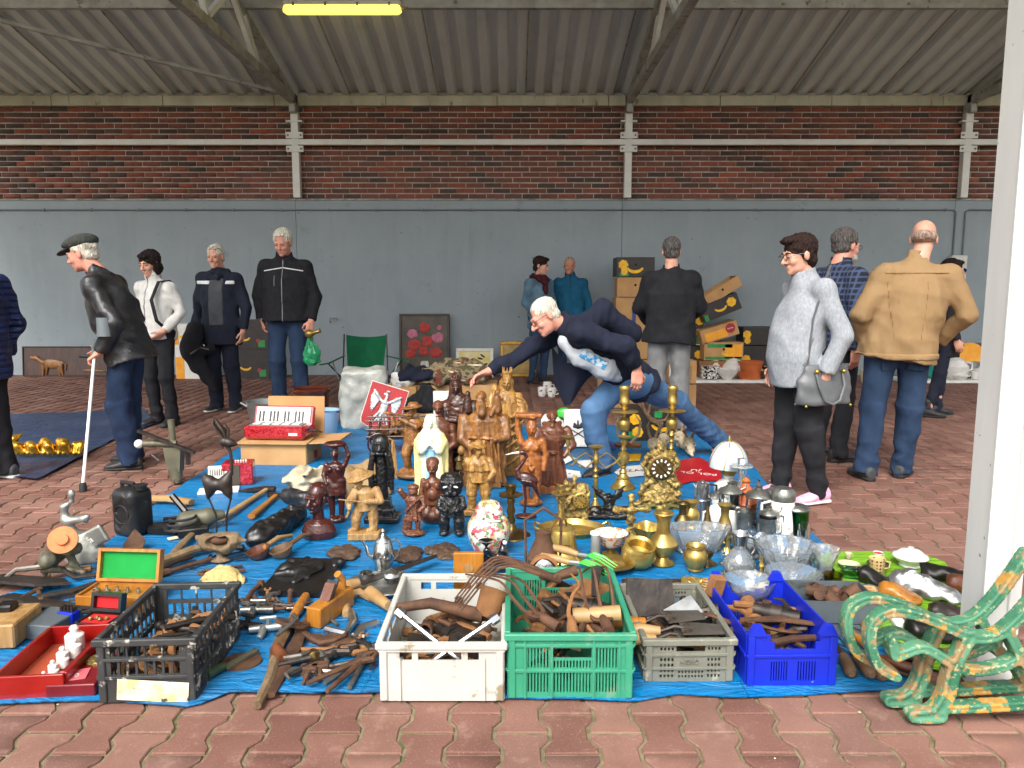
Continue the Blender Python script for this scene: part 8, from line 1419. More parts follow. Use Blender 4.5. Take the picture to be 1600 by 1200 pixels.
for i,(t_,r) in enumerate(((.12,.012),(.2,.013),(.28,.015),(.37,.017),(.47,.02),(.58,.024),(.72,.032))):
    p=Matrix.Translation(o.location)@Euler(o.rotation_euler).to_matrix().to_4x4()@Vector((w_*(.52+.1*(i % 2)),dd*(t_+.1),.012));q=B();q.lathe([(r*.8,0),(r,r*.2),(r,r*1.8),(r*.8,r*2),(r*.35,r*2.1),(r*.5,r*2.6),(r*.3,r*2.9),(0,r*2.95)],16);tag(q.obj('porcelain_weight','porcelain',None,True,tuple(p)),('smallest','second smallest','third smallest','middle sized','third largest','second largest','largest')[i]+' white porcelain weight in the red box','weight')
# pale wooden box at the edge
g=G(0,1045);tag(B().box((0,.1,.05),(.1,.1,.045),rot(0,0,6),bev=.006).obj('wooden_box','wood_light',None,True,(g.x-.13,g.y+.1,.012)),'plain pale wooden box at the picture edge behind the red box','box')
tag(B().box((0,0,.03),(.07,.08,.03),rot(0,0,-10),bev=.004).obj('meter_case','steel_painted',None,True,tuple(G(55,1010)+Vector((0,.1,.012)))),'grey metal case between the pale box and red box','case')
# flat dark red case with medal and pink label
g=G(112,1092);o=thing('flat_case','flat dark red case with medals and pink price label','case',(g.x-.01,g.y+.15,.012),5);mat('dark_red',C(96,14,22),C(112,22,30),6,.4);B().box((0,0,.02),(.075,.16,.02),bev=.003).obj('case','dark_red',o);B().box((-.02,-.1,.0425),(.045,.035,.0012),rot(0,0,12)).obj('price_label','pink_label',o,False) if 'pink_label' in MATS else (mat('pink_label',C(214,110,116),C(200,90,100),8,.7),B().box((-.02,-.1,.0425),(.045,.035,.0012),rot(0,0,12)).obj('price_label','pink_label',o,False))
text('110',.03,'print_white',o,(-.02,-.108,.0445),(0,0,12));B().lathe([(.042,.04),(.044,.046),(.03,.052),(0,.05)],24,(.02,.0,0)).obj('medal','gilt_ornate',o);B().lathe([(.03,.04),(.032,.046),(0,.05)],20,(.045,.07,0)).obj('silver_medal','silver',o);B().lathe([(.03,.04),(.03,.046),(0,.048)],20,(.03,.12,0)).obj('medal','gilt_ornate',o)
# drill bit holder, jewellery box, weights box
g=G(102,990);o=thing('drill_bit_holder','blue and grey plastic holder with black letter punches','holder',(g.x,g.y+.03,.012),-14);B().box((0,0,.045),(.035,.022,.022),bev=.004).obj('upper_shell','crate_blue',o);B().box((0,0,.012),(.034,.021,.0115),bev=.002).obj('lower_shell','steel_painted',o)
for i in range(8):B().tube([(-.024+.016*(i % 4),-.008+.016*(i // 4),.06),(-.024+.016*(i % 4),-.008+.016*(i // 4),.085)],.006,6).obj('punch','iron_dark',o)
def lidbox(label,x0,x1,yb,yt,m,lining,d,lh,name='wooden_box',rz=-4):
    g0,g1=G(x0,yb),G(x1,yb);w=g1.x-g0.x;h=W((x0+x1)/2,yt,g0.y).z-.012;o=thing(name,label,'box',((g0.x+g1.x)/2,g0.y+d/2,.012),rz)
    for c,q in (((0,-d/2,h/2),(w/2,.005,h/2)),((0,d/2,h/2),(w/2,.005,h/2)),((-w/2,0,h/2),(.005,d/2-.005,h/2)),((w/2,0,h/2),(.005,d/2-.005,h/2))):B().box(c,q,bev=.002).obj('side',m,o)
    B().box((0,0,h*.8),(w/2-.006,d/2-.006,.003)).obj('inner_tray',lining if name != 'wooden_box' else m,o,False);M_=rot(-14,0,0);c0=arr((0,d/2+.008,h+.002))
    ld=B().box(c0+M_@arr((0,.004,lh/2)),(w/2,.004,lh/2),M_,bev=.001).obj('lid',m,o,False)
    for c,q in (((0,-.012,.006),(w/2,.014,.006)),((0,-.012,lh-.006),(w/2,.014,.006)),((-w/2+.006,-.012,lh/2),(.006,.014,lh/2-.012)),((w/2-.006,-.012,lh/2),(.006,.014,lh/2-.012))):B().box(c0+M_@arr(c),q,M_).obj('lid_edge',m,o,False)
    B().box(c0+M_@arr((0,-.004,lh/2)),(w/2-.012,.003,lh/2-.012),M_).obj('lining',lining,o,False);return o,w,h
mat('felt_green',C(10,130,50),C(16,146,60),6,.95);mat('felt_red',C(180,16,24),C(196,24,30),6,.9)
o,w_,h_=lidbox('honey wood box of brass weights with green lined lid',120,225,962,932,'wood_plane','felt_green',.15,.135)
for i in range(5):B().lathe([(.015-.0015*i,0),(.015-.0015*i,.012),(.004,.014),(.006,.03-.002*i),(0,.032-.002*i)],14,(-w_*.33+w_*.165*i,-.01,h_*.8+.004)).obj('brass_weight','silver',o)
o,w_,h_=lidbox('small dark casket with red velvet lid',119,172,1000,974,'wood_black','felt_red',.10,.07,'casket',-8)
for i in range(4):B().ball((-.03+.02*i,-.01+.01*(i % 2),h_*.85+.006),.009,8,6).obj('trinket','gilt_ornate',o)
# ---- jerrycan
g,h=at(207,838,757);o=thing('jerrycan','battered black metal jerrycan','jerrycan',(g.x,g.y+.02,.004),-24);mat('tin_black',C(30,31,33),C(52,52,52),8,.45,.4,wear=C(110,104,96),wsc=14,wlo=.62);w_=58/ppm(g.y);s=S();s.box((0,0,h*.46),(w_*.42,.075,h*.46),None,.04);s.box((0,-.08,h*.45),(w_*.26,.012,h*.28),rot(0,45,0),.01,.008,'s');s.obj('body','tin_black',o,.007);B().tube([(.05*math.cos(q),-.069,h*.45+.05*math.sin(q)) for q in np.linspace(0,6.283,21)[:-1]],.005,6,closed=True).obj('embossed_ring','tin_black',o)
B().tube([(-.07,0,h*.9),(-.07,0,h*.99),(.02,0,h*.99),(.02,0,h*.9)],.011,8).obj('handle','tin_black',o);B().lathe([(.026,h*.9),(.028,h*.97),(.034,h*.975),(.034,h*1.0),(0,h*1.0)],14,(.075,0,0)).obj('cap','tin_black',o)
# ---- drill stand (vertical)
g,h=at(275,756,658);o=thing('drill_stand','old drill stand with upright post and crank arm','drill stand',(g.x,g.y,.01),0);mat('machine_green',C(84,82,66),C(104,100,80),9,.55,.2,wear=C(60,50,40),wsc=14,wlo=.58);B().tube([(0,0,h*.3),(-.01,0,h*1.0)],.022,12).obj('post','machine_green',o);B().prism([(-.035,0),(.045,0),(.06,.17),(-.06,.17)],-.035,.035,rot(90,0,0),(0,0,h*.18)).obj('gear_case','machine_green',o);B().tube([(-.22,-.03,h*.84),(.16,-.05,h*.5)],.022,4,.6).obj('lever','iron_dark',o);B().tube([(-.2,-.02,h*.63),(.03,-.02,h*.63)],.022,10).obj('arm','machine_green',o);B().ball((-.22,-.03,h*.63),.03,12,8).obj('knob','print_white',o);B().tube([(-.14,-.03,h*.46),(-.09,-.03,h*.36)],.012,6).obj('pin','iron_dark',o);B().tube([(.1,-.02,h*.55),(.1,-.02,h*.3)],.016,6).obj('side_bar','iron_dark',o);B().tube([(0,0,h*.22),(.02,-.02,0)],[.05,.03],10).obj('foot','machine_green',o)
# ---- electric drill with cable
g=G(290,838);o=thing('electric_drill','old electric drill with coiled black cable','drill',(g.x,g.y+.06,.01),12);s=S();s.path([(-.02,0,.06),(.09,.01,.07),(.16,.02,.075)],[.05,.045,.025],.02);s.path([(.0,0,.06),(-.06,-.06,.03)],[.035,.025]);s.obj('motor_housing','machine_green',o,.008);B().tube([(.16,.02,.075),(.2,.03,.08)],[.02,.012],10).obj('chuck','zinc',o)
b=B();b.tube([(.1*math.cos(a)*(1-.02*a)-.02,.075*math.sin(a)*(1-.02*a)-.05,.02+.004*a) for a in np.linspace(0,19,70)],.008,6);b.obj('cable','black_rubber',o);B().box((-.12,-.02,.025),(.09,.035,.022),rot(0,0,-20),bev=.008).obj('transformer','cast_black',o);B().box((.04,-.11,.03),(.075,.03,.022),rot(0,0,10),bev=.006).obj('switch_box','cast_black',o);B().box((-.06,-.125,.006),(.025,.02,.002),rot(0,0,30)).obj('tag','label_paper',o,False);B().tube([(-.03,.06,.09),(-.11,.12,.17)],.018,8).obj('grip','cast_black',o)
# ---- silver slicer, mincer with orange disc
g,h=at(126,878,771);o=thing('cast_slicer','cast aluminium kitchen slicer with curved arm','slicer',(g.x,g.y,.008),0);mat('aluminium',C(146,146,138),C(170,170,162),9,.35,.7,bump=.3,bsc=60);s=S();s.path([(-.02,0,h*.95),(-.02,0,h*.86),(-.06,0,h*.78),(-.06,0,h*.6),(-.03,0,h*.42),(.02,0,h*.32)],[.007,.008,.016,.018,.022,.03],.015);s.path([(-.04,0,h*.58),(.04,-.01,h*.62),(.06,-.01,h*.66)],[.022,.016,.008]);s.loft((.03,0,0),[(0,.10,.07),(.06,.09,.06),(.14,.04,.035)],None,.02);s.box((.05,-.02,h*.30),(.10,.012,.045),rot(0,-28,0),.004);s.ell((-.02,0,h*.98),(.016,.012,.02));s.obj('casting','aluminium',o,.007);text('alfa',.045,'print_white',o,(.06,-.036,h*.31),(90,-28,0),.001)
g=G(92,912);o=thing('grinder','hand cranked bench grinder with orange stone','grinder',(g.x,g.y+.06,.01),10);s=S();s.path([(-.09,0,.01),(-.08,0,.08),(-.03,0,.15),(.03,-.02,.18)],[.012,.02,.022,.018],.01);s.path([(-.09,.0,.04),(.02,-.02,.04),(.09,-.02,.02)],[.014,.018,.012],.01);s.path([(.05,0,.02),(.02,0,.1),(.0,0,.15)],[.012,.016,.014],.01);s.cone((-.05,-.05,.1),(-.03,.05,.11),.042,.036,.01);s.ell((.05,-.0,.13),(.025,.03,.025));s.disp(wob(3,.003,90));s.obj('frame','machine_green',o,.008);B().lathe([(.075,-.012),(.078,0),(.075,.012),(.03,.014),(.028,.03),(0,.03)],28,(.03,-.08,.2),rot(60,25,0)).obj('stone','stone_orange',o) if 'stone_orange' in MATS else (mat('stone_orange',C(196,118,72),C(206,134,88),20,.9),B().lathe([(.06,-.01),(.062,0),(.06,.01),(.026,.012),(.024,.026),(0,.026)],28,(.02,-.06,.19),rot(60,25,0)).obj('stone','stone_orange',o));B().tube([(-.08,-.02,.06),(-.2,-.01,.05),(-.24,-.02,.02)],[.014,.012,.01],8).obj('crank','iron_grey',o);B().tube([(.0,-.03,.05),(.06,-.07,.02),(.16,-.05,.02),(.26,.02,.03)],.014,8,.5).obj('clamp_bar','iron_dark',o)
o=thing('chisel','small yellow handled chisel before the weights box','chisel',tuple(G(128,898)+Vector((0,0,.025))),20);B().tube([(-.05,0,0),(.04,0,0)],[.014,.017],10).obj('handle','wood_plane',o);B().tube([(.04,0,0),(.12,0,0)],.006,6,.5).obj('blade','iron_dark',o)
# plough shares, scythe parts at the left edge
for i,(x,y,pts,m,lab,rz) in enumerate(((38,925,[(-.22,-.06),(.1,-.09),(.2,-.01),(.12,.06),(-.2,.08)],'iron_dark','broad dark ploughshare at the picture edge',-8),(70,962,[(-.25,-.03),(.08,-.05),(.2,.0),(.06,.03),(-.25,.06)],'iron_dark','narrow dark iron blade in front of the ploughshare',-14),(6,968,[(-.12,-.07),(.1,-.08),(.12,.04),(.0,.09),(-.12,.08)],'wood_handle_dark','flat brown wooden board at the picture edge',-20),(205,868,[(-.05,-.05),(.02,-.06),(.05,.03),(.0,.09),(-.05,.02)],'rust','rusty hoe blade behind the green lined box',20))):
    b=B();b.prism(pts,.0,.012,rot(-12 if i != 3 else 60,0,0));tag(b.obj('ploughshare',m,None,False,tuple(G(x,y)+Vector((0,.04,.03))),rz),lab,'blade')
for i,(x0,y0,x1,y1,r,m,lab) in enumerate(((130,882,262,884,.016,'wood_handle_dark','straight wooden stick behind the green lined box'),(250,890,342,862,.026,'wood_old','thick weathered timber beside the bird holder'),(268,880,300,845,.02,'wood_old','short splintered stick leaning by the weathered timber'),(240,905,300,880,.018,'wood_dark','dark flat strip under the weathered timber'),(60,945,200,905,.018,'iron_dark','long curved iron bar before the grinder'),(0,985,34,992,.012,'iron_grey','steel bolt sticking out of the black tool at the edge'),(225,790,300,796,.03,'wood_handle','flat pale wooden slat behind the jerrycan'))):
    a,b_=arr(G(x0,y0)),arr(G(x1,y1));a[2]=b_[2]=r+.014;mid=(a+b_)/2+arr((0,.02 if i != 4 else -.09,.006));tag(B().tube([a,mid,b_],[r,r*1.05,r*.9],8,.7,up=(0,0,1)).obj(('wooden_stick','timber','wooden_stick','wooden_strip','iron_bar','steel_bolt','wooden_lath')[i],m),lab,('stick','timber','stick','strip','bar','bolt','slat')[i])
tag(B().box((0,0,.06),(.03,.03,.06),rot(0,0,10),bev=.006).obj('black_tool','cast_black',None,True,tuple(G(6,1000)+Vector((0,.03,.012)))),'black ribbed tool body at the picture edge','tool')
# ---- antelope sculpture on wire legs
def Q(x,y,dY=0):return arr(W(x,y,YA+dY))
YA=G(340,846).y;o=thing('antelope_sculpture','dark antelope sculpture with swept horns on thin wire legs','sculpture',(0,0,0));s=S();s.path([Q(320,745),Q(332,757),Q(348,757),Q(360,738)],[.014,.03,.028,.014],.02);s.path([Q(326,752),Q(328,768),Q(325,780)],[.03,.02,.006],.02);s.path([Q(354,752),Q(356,768),Q(361,781)],[.03,.02,.006],.02);s.obj('body','wood_dark',o,.007);s=S();s.path([Q(351,690),Q(360,692),Q(369,694)],[.026,.02,.008],.015);s.obj('head','wood_dark',o,.006)
B().tube([Q(353,694),Q(360,706),Q(362,722),Q(361,742)],[.012,.008,.008,.012],8).obj('neck','wood_dark',o)
for k_,p_ in enumerate(([Q(352,686),Q(340,672),Q(333,662),Q(334,651)],[Q(354,686),Q(350,672),Q(342,662),Q(336,652,.02)])):B().tube(p_,[.014,.02,.016,.003],8,.5).obj('horn','wood_dark',o)
B().tube([Q(355,686),Q(357,672),Q(350,658)],[.008,.008,.002],8).obj('horn','wood_dark',o);B().tube([Q(350,691),Q(336,689)],[.012,.003],8,.5).obj('ear','wood_dark',o)
for a,b_,c in ((326,338,339),(361,354,354)):B().tube([Q(a,778),Q((a+b_)/2,792),Q(b_,806),Q(c,846)],.005,6).obj('leg','iron_dark',o)
# bird tealight, crochet loaf
g=G(345,882);o=thing('bird_holder','weathered wooden bird holder on a small foot','holder',(g.x,g.y,.012),8);s=S();s.path([(-.1,0,.13),(-.05,0,.1),(.03,0,.095),(.07,0,.11)],[.012,.04,.05,.03],.02);s.ell((0,-.04,.11),(.055,.05,.028),None,.006,'s');s.path([(.07,0,.1),(.12,0,.1)],[.02,.006]);s.cone((0,0,.05),(0,0,.0),.012,.012);s.ell((0,0,.01),(.05,.035,.012));s.disp(wob(8,.002,120));s.obj('bird','wood_old',o,.0055);s=S();s.ell((0,-.0,.11),(.045,.03,.022));s.obj('hollow','rust',o,.006)
g=G(345,916);s=S();s.loft((0,0,0),[(0,.105,.055),(.012,.1,.05),(.05,.06,.04),(.065,.03,.03)],None,.01);s.disp(wob(9,.003,200));mat('crochet',C(196,176,118),C(172,148,88),60,.95,bump=.8,bsc=120);tag(s.obj('crochet_basket','crochet',None,.006,(g.x,g.y+.03,.012),-6),'cream crocheted basket lid shaped like a loaf','basket')
# hammers
for i,(hx,hy,ex,ey,lab) in enumerate(((418,772,346,820,'long handled axe hammer with pale shaft'),(432,782,393,816,'shorter hammer with yellow brown shaft'))):
    a,b_=arr(G(hx,hy)),arr(G(ex,ey));a[2]=b_[2]=.035;d=b_-a;o=thing('hammer',lab,'hammer',tuple(a));B().tube([(0,0,0),d*.5,d],[.016,.019,.023],10,.7).obj('shaft','wood_handle' if i==0 else 'wood_plane',o);q=np.cross(d/np.linalg.norm(d),(0,0,1));s=-1;B().tube([q*-.05,q*.02,q*.12+arr((0,0,-.012)),q*.2+arr((0,0,-.02))] if i==0 else [q*-.1,q*-.02,q*.05],[.024,.026,.022,.006] if i==0 else [.006,.02,.024],8,.7).obj('head','iron_dark',o)
# carved log mask, ladles, relief panel, map plaques
g=G(432,842);a=arr(G(402,842));b_=arr(G(465,805));s=S();d=(b_-a);z=arr((0,0,.06));s.path([z-d/2,z,z+d/2],[.062,.055,.045],.03);[s.path([z+d*t_+arr((-.05,0,.02)),z+d*t_+arr((0,-.02,.055)),z+d*t_+arr((.05,0,.03))],.02,.012) for t_ in (-.4,-.1,.12,.34)];s.disp(wob(4,.004,60));tag(s.obj('carved_log','wood_black',None,.008,(g.x,g.y+.06,0)),'dark carved log lying on the tarpaulin','carving')
for i,(x,y,ex,ey,lab) in enumerate(((408,876,456,846,'wooden ladle with pale bowl rim'),(444,874,494,842,'dark wooden ladle beside the pale one'))):
    a,b_=G(x,y),arr(G(ex,ey));o=thing('wooden_ladle',lab,'ladle',(a.x,a.y,.012),0);d=b_-arr(a);B().lathe([(0,0),(.03,.004),(.05,.025),(.058,.05),(.052,.05),(.042,.026),(0,.012)],18,r=rot(8,-14,0)).obj('bowl','wood_handle_dark' if i else 'wood_brown',o);B().tube([d*.12+arr((0,0,.045)),d*.55+arr((0,0,.05)),d+arr((0,0,.02))],[.012,.013,.01],8).obj('handle','wood_handle_dark' if i else 'wood_handle',o)
q=[G(*p_) for p_ in ((404,935),(500,938),(540,884),(452,881))];c=sum(q,Vector())/4;o=thing('relief_carving','square dark bronze coloured relief panel','panel',(c.x,c.y,.012));b=B();b.prism([(p_.x-c.x,p_.y-c.y) for p_ in q],0,.022);b.obj('board','wood_black',o,False);s=S();rr=np.random.RandomState(3)
for i in range(16):x,y=rr.uniform(-.13,.13),rr.uniform(-.13,.13);an=rr.uniform(0,3.14);L=rr.uniform(.03,.08);s.path([(x+.5*y*.3,y,.024),(x+L*math.cos(an),y+L*math.sin(an),.032),(x+L*math.cos(an+.5)*1.4,y+L*math.sin(an+.5)*1.4,.024)],[.016,.02,.008],.01)
s.ell((0,0,.03),(.05,.04,.03));s.ell((-.09,.05,.03),(.04,.035,.025));s.obj('relief','wood_black',o,.006)
for i,(x,y,w,h,rz,lab) in enumerate(((545,868,72,30,10,'flat carved bark plaque behind the coffee pot'),(640,872,60,30,-8,'flat carved bark plaque between coffee pot and ginger jar'),(684,868,66,36,5,'larger carved bark plaque nearest the ginger jar'))):
    g=G(x,y);k=ppm(g.y);s=S();rr=np.random.RandomState(i+2);ww=w/k/2;[s.ell((ww*rr.uniform(-.5,.5),.09*rr.uniform(-.5,.5),.012),(ww*.55,.07,.016),rot(0,0,rr.uniform(-40,40)),.01) for j in range(5)];s.disp(wob(i,.004,110));tag(s.obj('bark_plaque','wood_bark',None,.007,(g.x,g.y,.008),rz),lab,'plaque') if 'wood_bark' in MATS else (woodm('wood_bark',C(56,40,30),C(84,62,46),.7),tag(s.obj('bark_plaque','wood_bark',None,.007,(g.x,g.y,.008),rz),lab,'plaque'))
# saw
a,b_=arr(G(560,932)),arr(G(680,888));o=thing('hand_saw','old hand saw lying between tea tray and white crate','saw',tuple(a+arr((0,0,.06))));d=b_-a;q=np.cross(d/np.linalg.norm(d),(0,0,1));pr=[tuple((-q*.02)[:2]),tuple((d-q*.012)[:2]),tuple((d+q*.02)[:2]),tuple((q*.04)[:2])];B().prism(pr,.0,.003).obj('blade','iron_dark',o,False);B().tube([(0,0,0),tuple(-d*.12+arr((0,0,.005)))],[.02,.024],10).obj('grip','wood_handle',o)
# plane
g=G(508,984);o=thing('wood_plane','yellow wooden carpenter plane with curved horn','plane',(g.x,g.y+.1,.012),-20);B().box((0,.0,.04),(.032,.12,.04),bev=.004).obj('stock','wood_plane',o);B().tube([(0,.08,.08),(0,.085,.12),(-.006,.06,.15)],[.018,.016,.016],10).obj('horn','wood_plane',o);B().box((0,-.01,.1),(.024,.004,.05),rot(-40,0,0)).obj('iron','iron_dark',o,False);B().box((0,-.02,.1),(.022,.008,.04),rot(-40,0,0)).obj('wedge','wood_brown',o,False)
# hand drill and breast drill heap
a=lambda x,y,z=.03:arr(G(x,y))+arr((0,0,z))
o=thing('hand_drill','old geared hand drill with yellow handle and rusty wheel','drill',tuple(G(455,1000)));L0=arr(o.location);r_=lambda x,y,z=.03:tuple(a(x,y,z)-L0)
B().tube([r_(478,942),r_(466,964),r_(456,980)],[.018,.022,.014],12).obj('handle','wood_plane',o);B().tube([r_(456,980),r_(440,1010),r_(428,1040)],[.02,.026,.018],8,.6).obj('frame','wood_handle_dark',o);B().lathe([(.062,-.006),(.064,0),(.062,.006),(.015,.008),(.012,.03)],26,r_(457,998,.06),rot(-20,15,0)).obj('gear_wheel','rust',o);B().tube([r_(460,996,.09),r_(466,1006,.1),r_(434,1026,.08)],.008,8).obj('crank','iron_grey',o)
o=thing('brace_drill','carpenter brace with brown knob across the hand drill','brace',tuple(G(470,1050)));L0=arr(o.location);B().tube([r_(432,1034,.05),r_(444,1050,.05)],[.022,.018],12).obj('knob','wood_brown',o);B().tube([r_(444,1050,.05),r_(470,1046,.05),r_(490,1034,.04),r_(504,1040,.04),r_(514,1052,.03)],[.009,.01,.01,.016,.008],8).obj('crank','iron_grey',o)
for i,(p0,p1,r,m,nm,lab) in enumerate((((402,1112),(432,1040),(.014,.02),'wood_old','wooden_pole','worn round shaft poking over the tarpaulin edge'),((420,1096),(484,970),(.022,.012),'rust','garden_shear','long brown shear blade beside the hand drill'))):
    tag(B().tube([a(*p0,.02),(a(*p0)+a(*p1))/2+arr((.01,0,0)),a(*p1,.03)],[r[0],r[0]*1.3,r[1]],8,.5 if i else 1).obj(nm,m),lab,nm.split('_')[1])
# glass cutter / disc scraper
o=thing('round_knife','round leather knife with green handle','knife',tuple(G(378,1040)+Vector((0,0,.012))));B().lathe([(.062,0),(.062,.006),(0,.008)],24,sx=1.1).obj('blade','rust',o);B().tube([(-.05,-.07,.014),(-.09,-.14,.016)],[.014,.02],10).obj('handle','bottle_green',o) if 'bottle_green' in MATS else (mat('bottle_green',C(40,62,40),C(54,76,50),9,.35),B().tube([(-.04,-.055,.016),(-.075,-.12,.018)],[.014,.02],10).obj('handle','bottle_green',o));B().box((0,0,.014),(.012,.07,.005),rot(0,0,-28)).obj('bar','machine_green',o,False)
# taps
for i,(x,y,rz,lab) in enumerate(((405,964,2,'old brass tap lying farthest back by the black crate'),(388,988,-20,'dark water tap nearest the black crate'),(420,992,15,'grey water tap beside the hand drill'))):
    o=thing('water_tap',lab,'tap',tuple(G(x,y)+Vector((0,0,.03))),rz);m=('pewter','iron_dark','zinc')[i];B().tube([(-.07,0,0),(.06,0,0)],[.014,.016],10).obj('pipe',m,o);B().tube([(-.02,0,0),(-.02,-.045,.0),(-.03,-.06,-.012)],[.016,.013,.012],10).obj('spout',m,o);B().tube([(0,0,0),(0,0,.035)],.009,8).obj('stem',m,o);B().tube([(-.03,0,.038),(.03,0,.038)],.008,8).obj('lever',m,o)
# braces, iron coins, pliers between knife and white crate
for i,(pts,m,lab) in enumerate((([(542,968,.02),(538,944,.03),(562,936,.03),(580,946,.03)],'wood_handle','horn shaped brace with thick wooden head by the tea tray'),([(510,992,.02),(540,1000,.02),(552,984,.03),(548,966,.03)],'steel_bright','curved steel brace arm below the horn brace'),([(556,1006,.02),(566,990,.02),(590,982,.02)],'steel_bright','short steel brace arm by the white crate'),([(432,945,.03),(450,962,.03),(490,960,.03),(528,984,.02)],'iron_grey','bent wire hook under the yellow plane'))):
    tag(B().tube([a(*p_) for p_ in pts],[.018,.02,.018,.014][:len(pts)] if m != 'iron_grey' else .007,8).obj('carpenter_brace',m),lab,'brace')
tag(B().tube([a(578,940,.04),a(592,950,.04),a(608,962,.04)],[.03,.026,.02],10).obj('wooden_pommel','wood_handle',None),'thick pale wooden knob of a brace beside the white crate','knob')
for i,(x,y,r) in enumerate(((495,1005,.03),(521,1008,.045),(539,1012,.045))):tag(B().lathe([(r*.95,0),(r,.006),(r*.95,.012),(0,.013)],20).obj('iron_disc','rust',None,True,tuple(G(x,y)+Vector((0,0,.012+.004*i)))),('smallest rusty disc near the yellow plane','middle rusty disc beside the calipers','rusty disc nearest the pliers')[i],'disc')
for i,(x,y,rz,m,lab) in enumerate(((520,1030,10,'rust_light','open rusty tongs pointing to the white crate'),(548,1060,58,'rust','long nosed rusty pliers near the tarpaulin edge'),(560,1048,75,'iron_grey','worn pliers beside the white crate'),(508,1042,40,'iron_dark','dark calipers beside the brace drill'))):
    tag(tongs(.3).obj('pliers',m,None,True,tuple(G(x,y)+Vector((0,0,.028+.012*(i % 2)))),rz),lab,'pliers')
for i,(x,y,lab) in enumerate(((480,1068,'small rusty anvil stake near the tarpaulin edge'),(500,1064,'larger rusty anvil stake beside the small one'))):o=thing('anvil_stake',lab,'anvil',tuple(G(x,y)+Vector((0,0,.03))),10*i);B().box((0,.03,0),(.03,.018,.018),bev=.004).obj('head','rust',o);B().tube([(0,.02,0),(0,-.05,-.006)],[.014,.004],6).obj('spike','rust',o)
b=B();b.lathe([(0,0),(.02,.01),(.022,.05),(.012,.06),(0,.08)],12,r=rot(80,0,20));tag(b.obj('plumb_bob','brass_dark',None,True,tuple(G(487,1040)+Vector((0,.03,.03)))),'brass plumb bob beside the brace drill','plumb bob')
# ================================================================ back of the tarpaulin: plates, antlers, skulls; green cloth; bench end
def plate(label,pts,m,txt=None,tm='key_black',z=.016,name='enamel_sign',tr=0,ts=.05,h=.004):
    q=[G(*p_) for p_ in pts];c=sum(q,Vector())/len(q);o=thing(name,label,'sign',(c.x,c.y,z));b=B();b.prism([(p_.x-c.x,p_.y-c.y) for p_ in q],0,h);b.obj('plate',m,o,False)
    for i,l in enumerate(txt or ()):text(l,ts,tm,o,(0,(len(txt)/2-.5-i)*ts*1.2*(-1 if tr else 1),h+.001),(0,0,tr))
    return o
plate('red enamel sign with white upside down lettering',[(1040,768),(1064,722),(1092,718),(1130,738),(1126,754),(1080,756)],'shield_red',['POL OL','JU'],'print_white',tr=160,ts=.075)
plate('white oval house number plate behind the mantel clock',[(960,742),(972,733),(1010,730),(1022,738),(1010,746),(972,750)],'enamel_white',['ZZAN'],tr=8,ts=.08)
for i,(pts,m,lab,tx) in enumerate((([(868,752),(908,748),(906,740),(876,736)],'enamel_white','white plate beside the monk block',['7']),([(905,732),(925,734),(930,722),(902,724)],'enamel_white','white plate behind the candelabrum',None),([(880,702),(922,702),(925,692),(885,690)],'enamel_white','long white plate behind the candelabrum',None),([(800,706),(824,704),(818,696),(802,698)],'enamel_white','small white plate between the statues',None),([(880,730),(900,720),(880,714),(868,722)],'enamel_white','tilted white plate by the monk elbow',None),([(940,704),(962,706),(958,694),(938,696)],'socket_blue','small blue plate behind the tall candlestick',None),([(966,724),(1000,722),(1002,712),(968,713)],'print_yellow','yellow strip plate between the candlesticks',None),([(808,726),(830,724),(826,714),(806,717)],'enamel_white','white plate behind the orange wood carrier',None))):plate(lab,pts,m,tx,z=.013+.004*(i % 3),ts=.045)
# white sack with green and pirate-like lily board
g,h=at(905,702,645);o=thing('scout_board','white board with lily emblem and crossed lines leaning behind the bending man','board',(g.x,g.y+.1,.012));o.rotation_euler.x=R(-14);w_=44/ppm(g.y);B().box((0,0,h/2),(w_/2,.006,h/2),bev=.002).obj('board','enamel_white',o);s=S();y=-.009;s.ell((0,y,h*.6),(.012,.003,.045),None,.003);[s.path([(q*.01,y,h*.52),(q*.03,y,h*.6),(q*.035,y,h*.52)],.007,.003) for q in (-1,1)];s.cone((-.03,y,h*.5),(.03,y,h*.5),.005);[s.path([(q*.06,y,h*.2),(-q*.05,y,h*.42)],.005,.003) for q in (-1,1)];s.obj('lily_emblem','print_dark',o,.0045)
heap('plastic_sack','white and green plastic sack behind the monk','sack',872,678,46,36,.12,'print_white',31,amp=.012);heap('plastic_sack','small green plastic pack on the white sack','sack',880,652,22,16,.06,'grass_green',32,G(872,678).y-.02,.006,z0=.16)
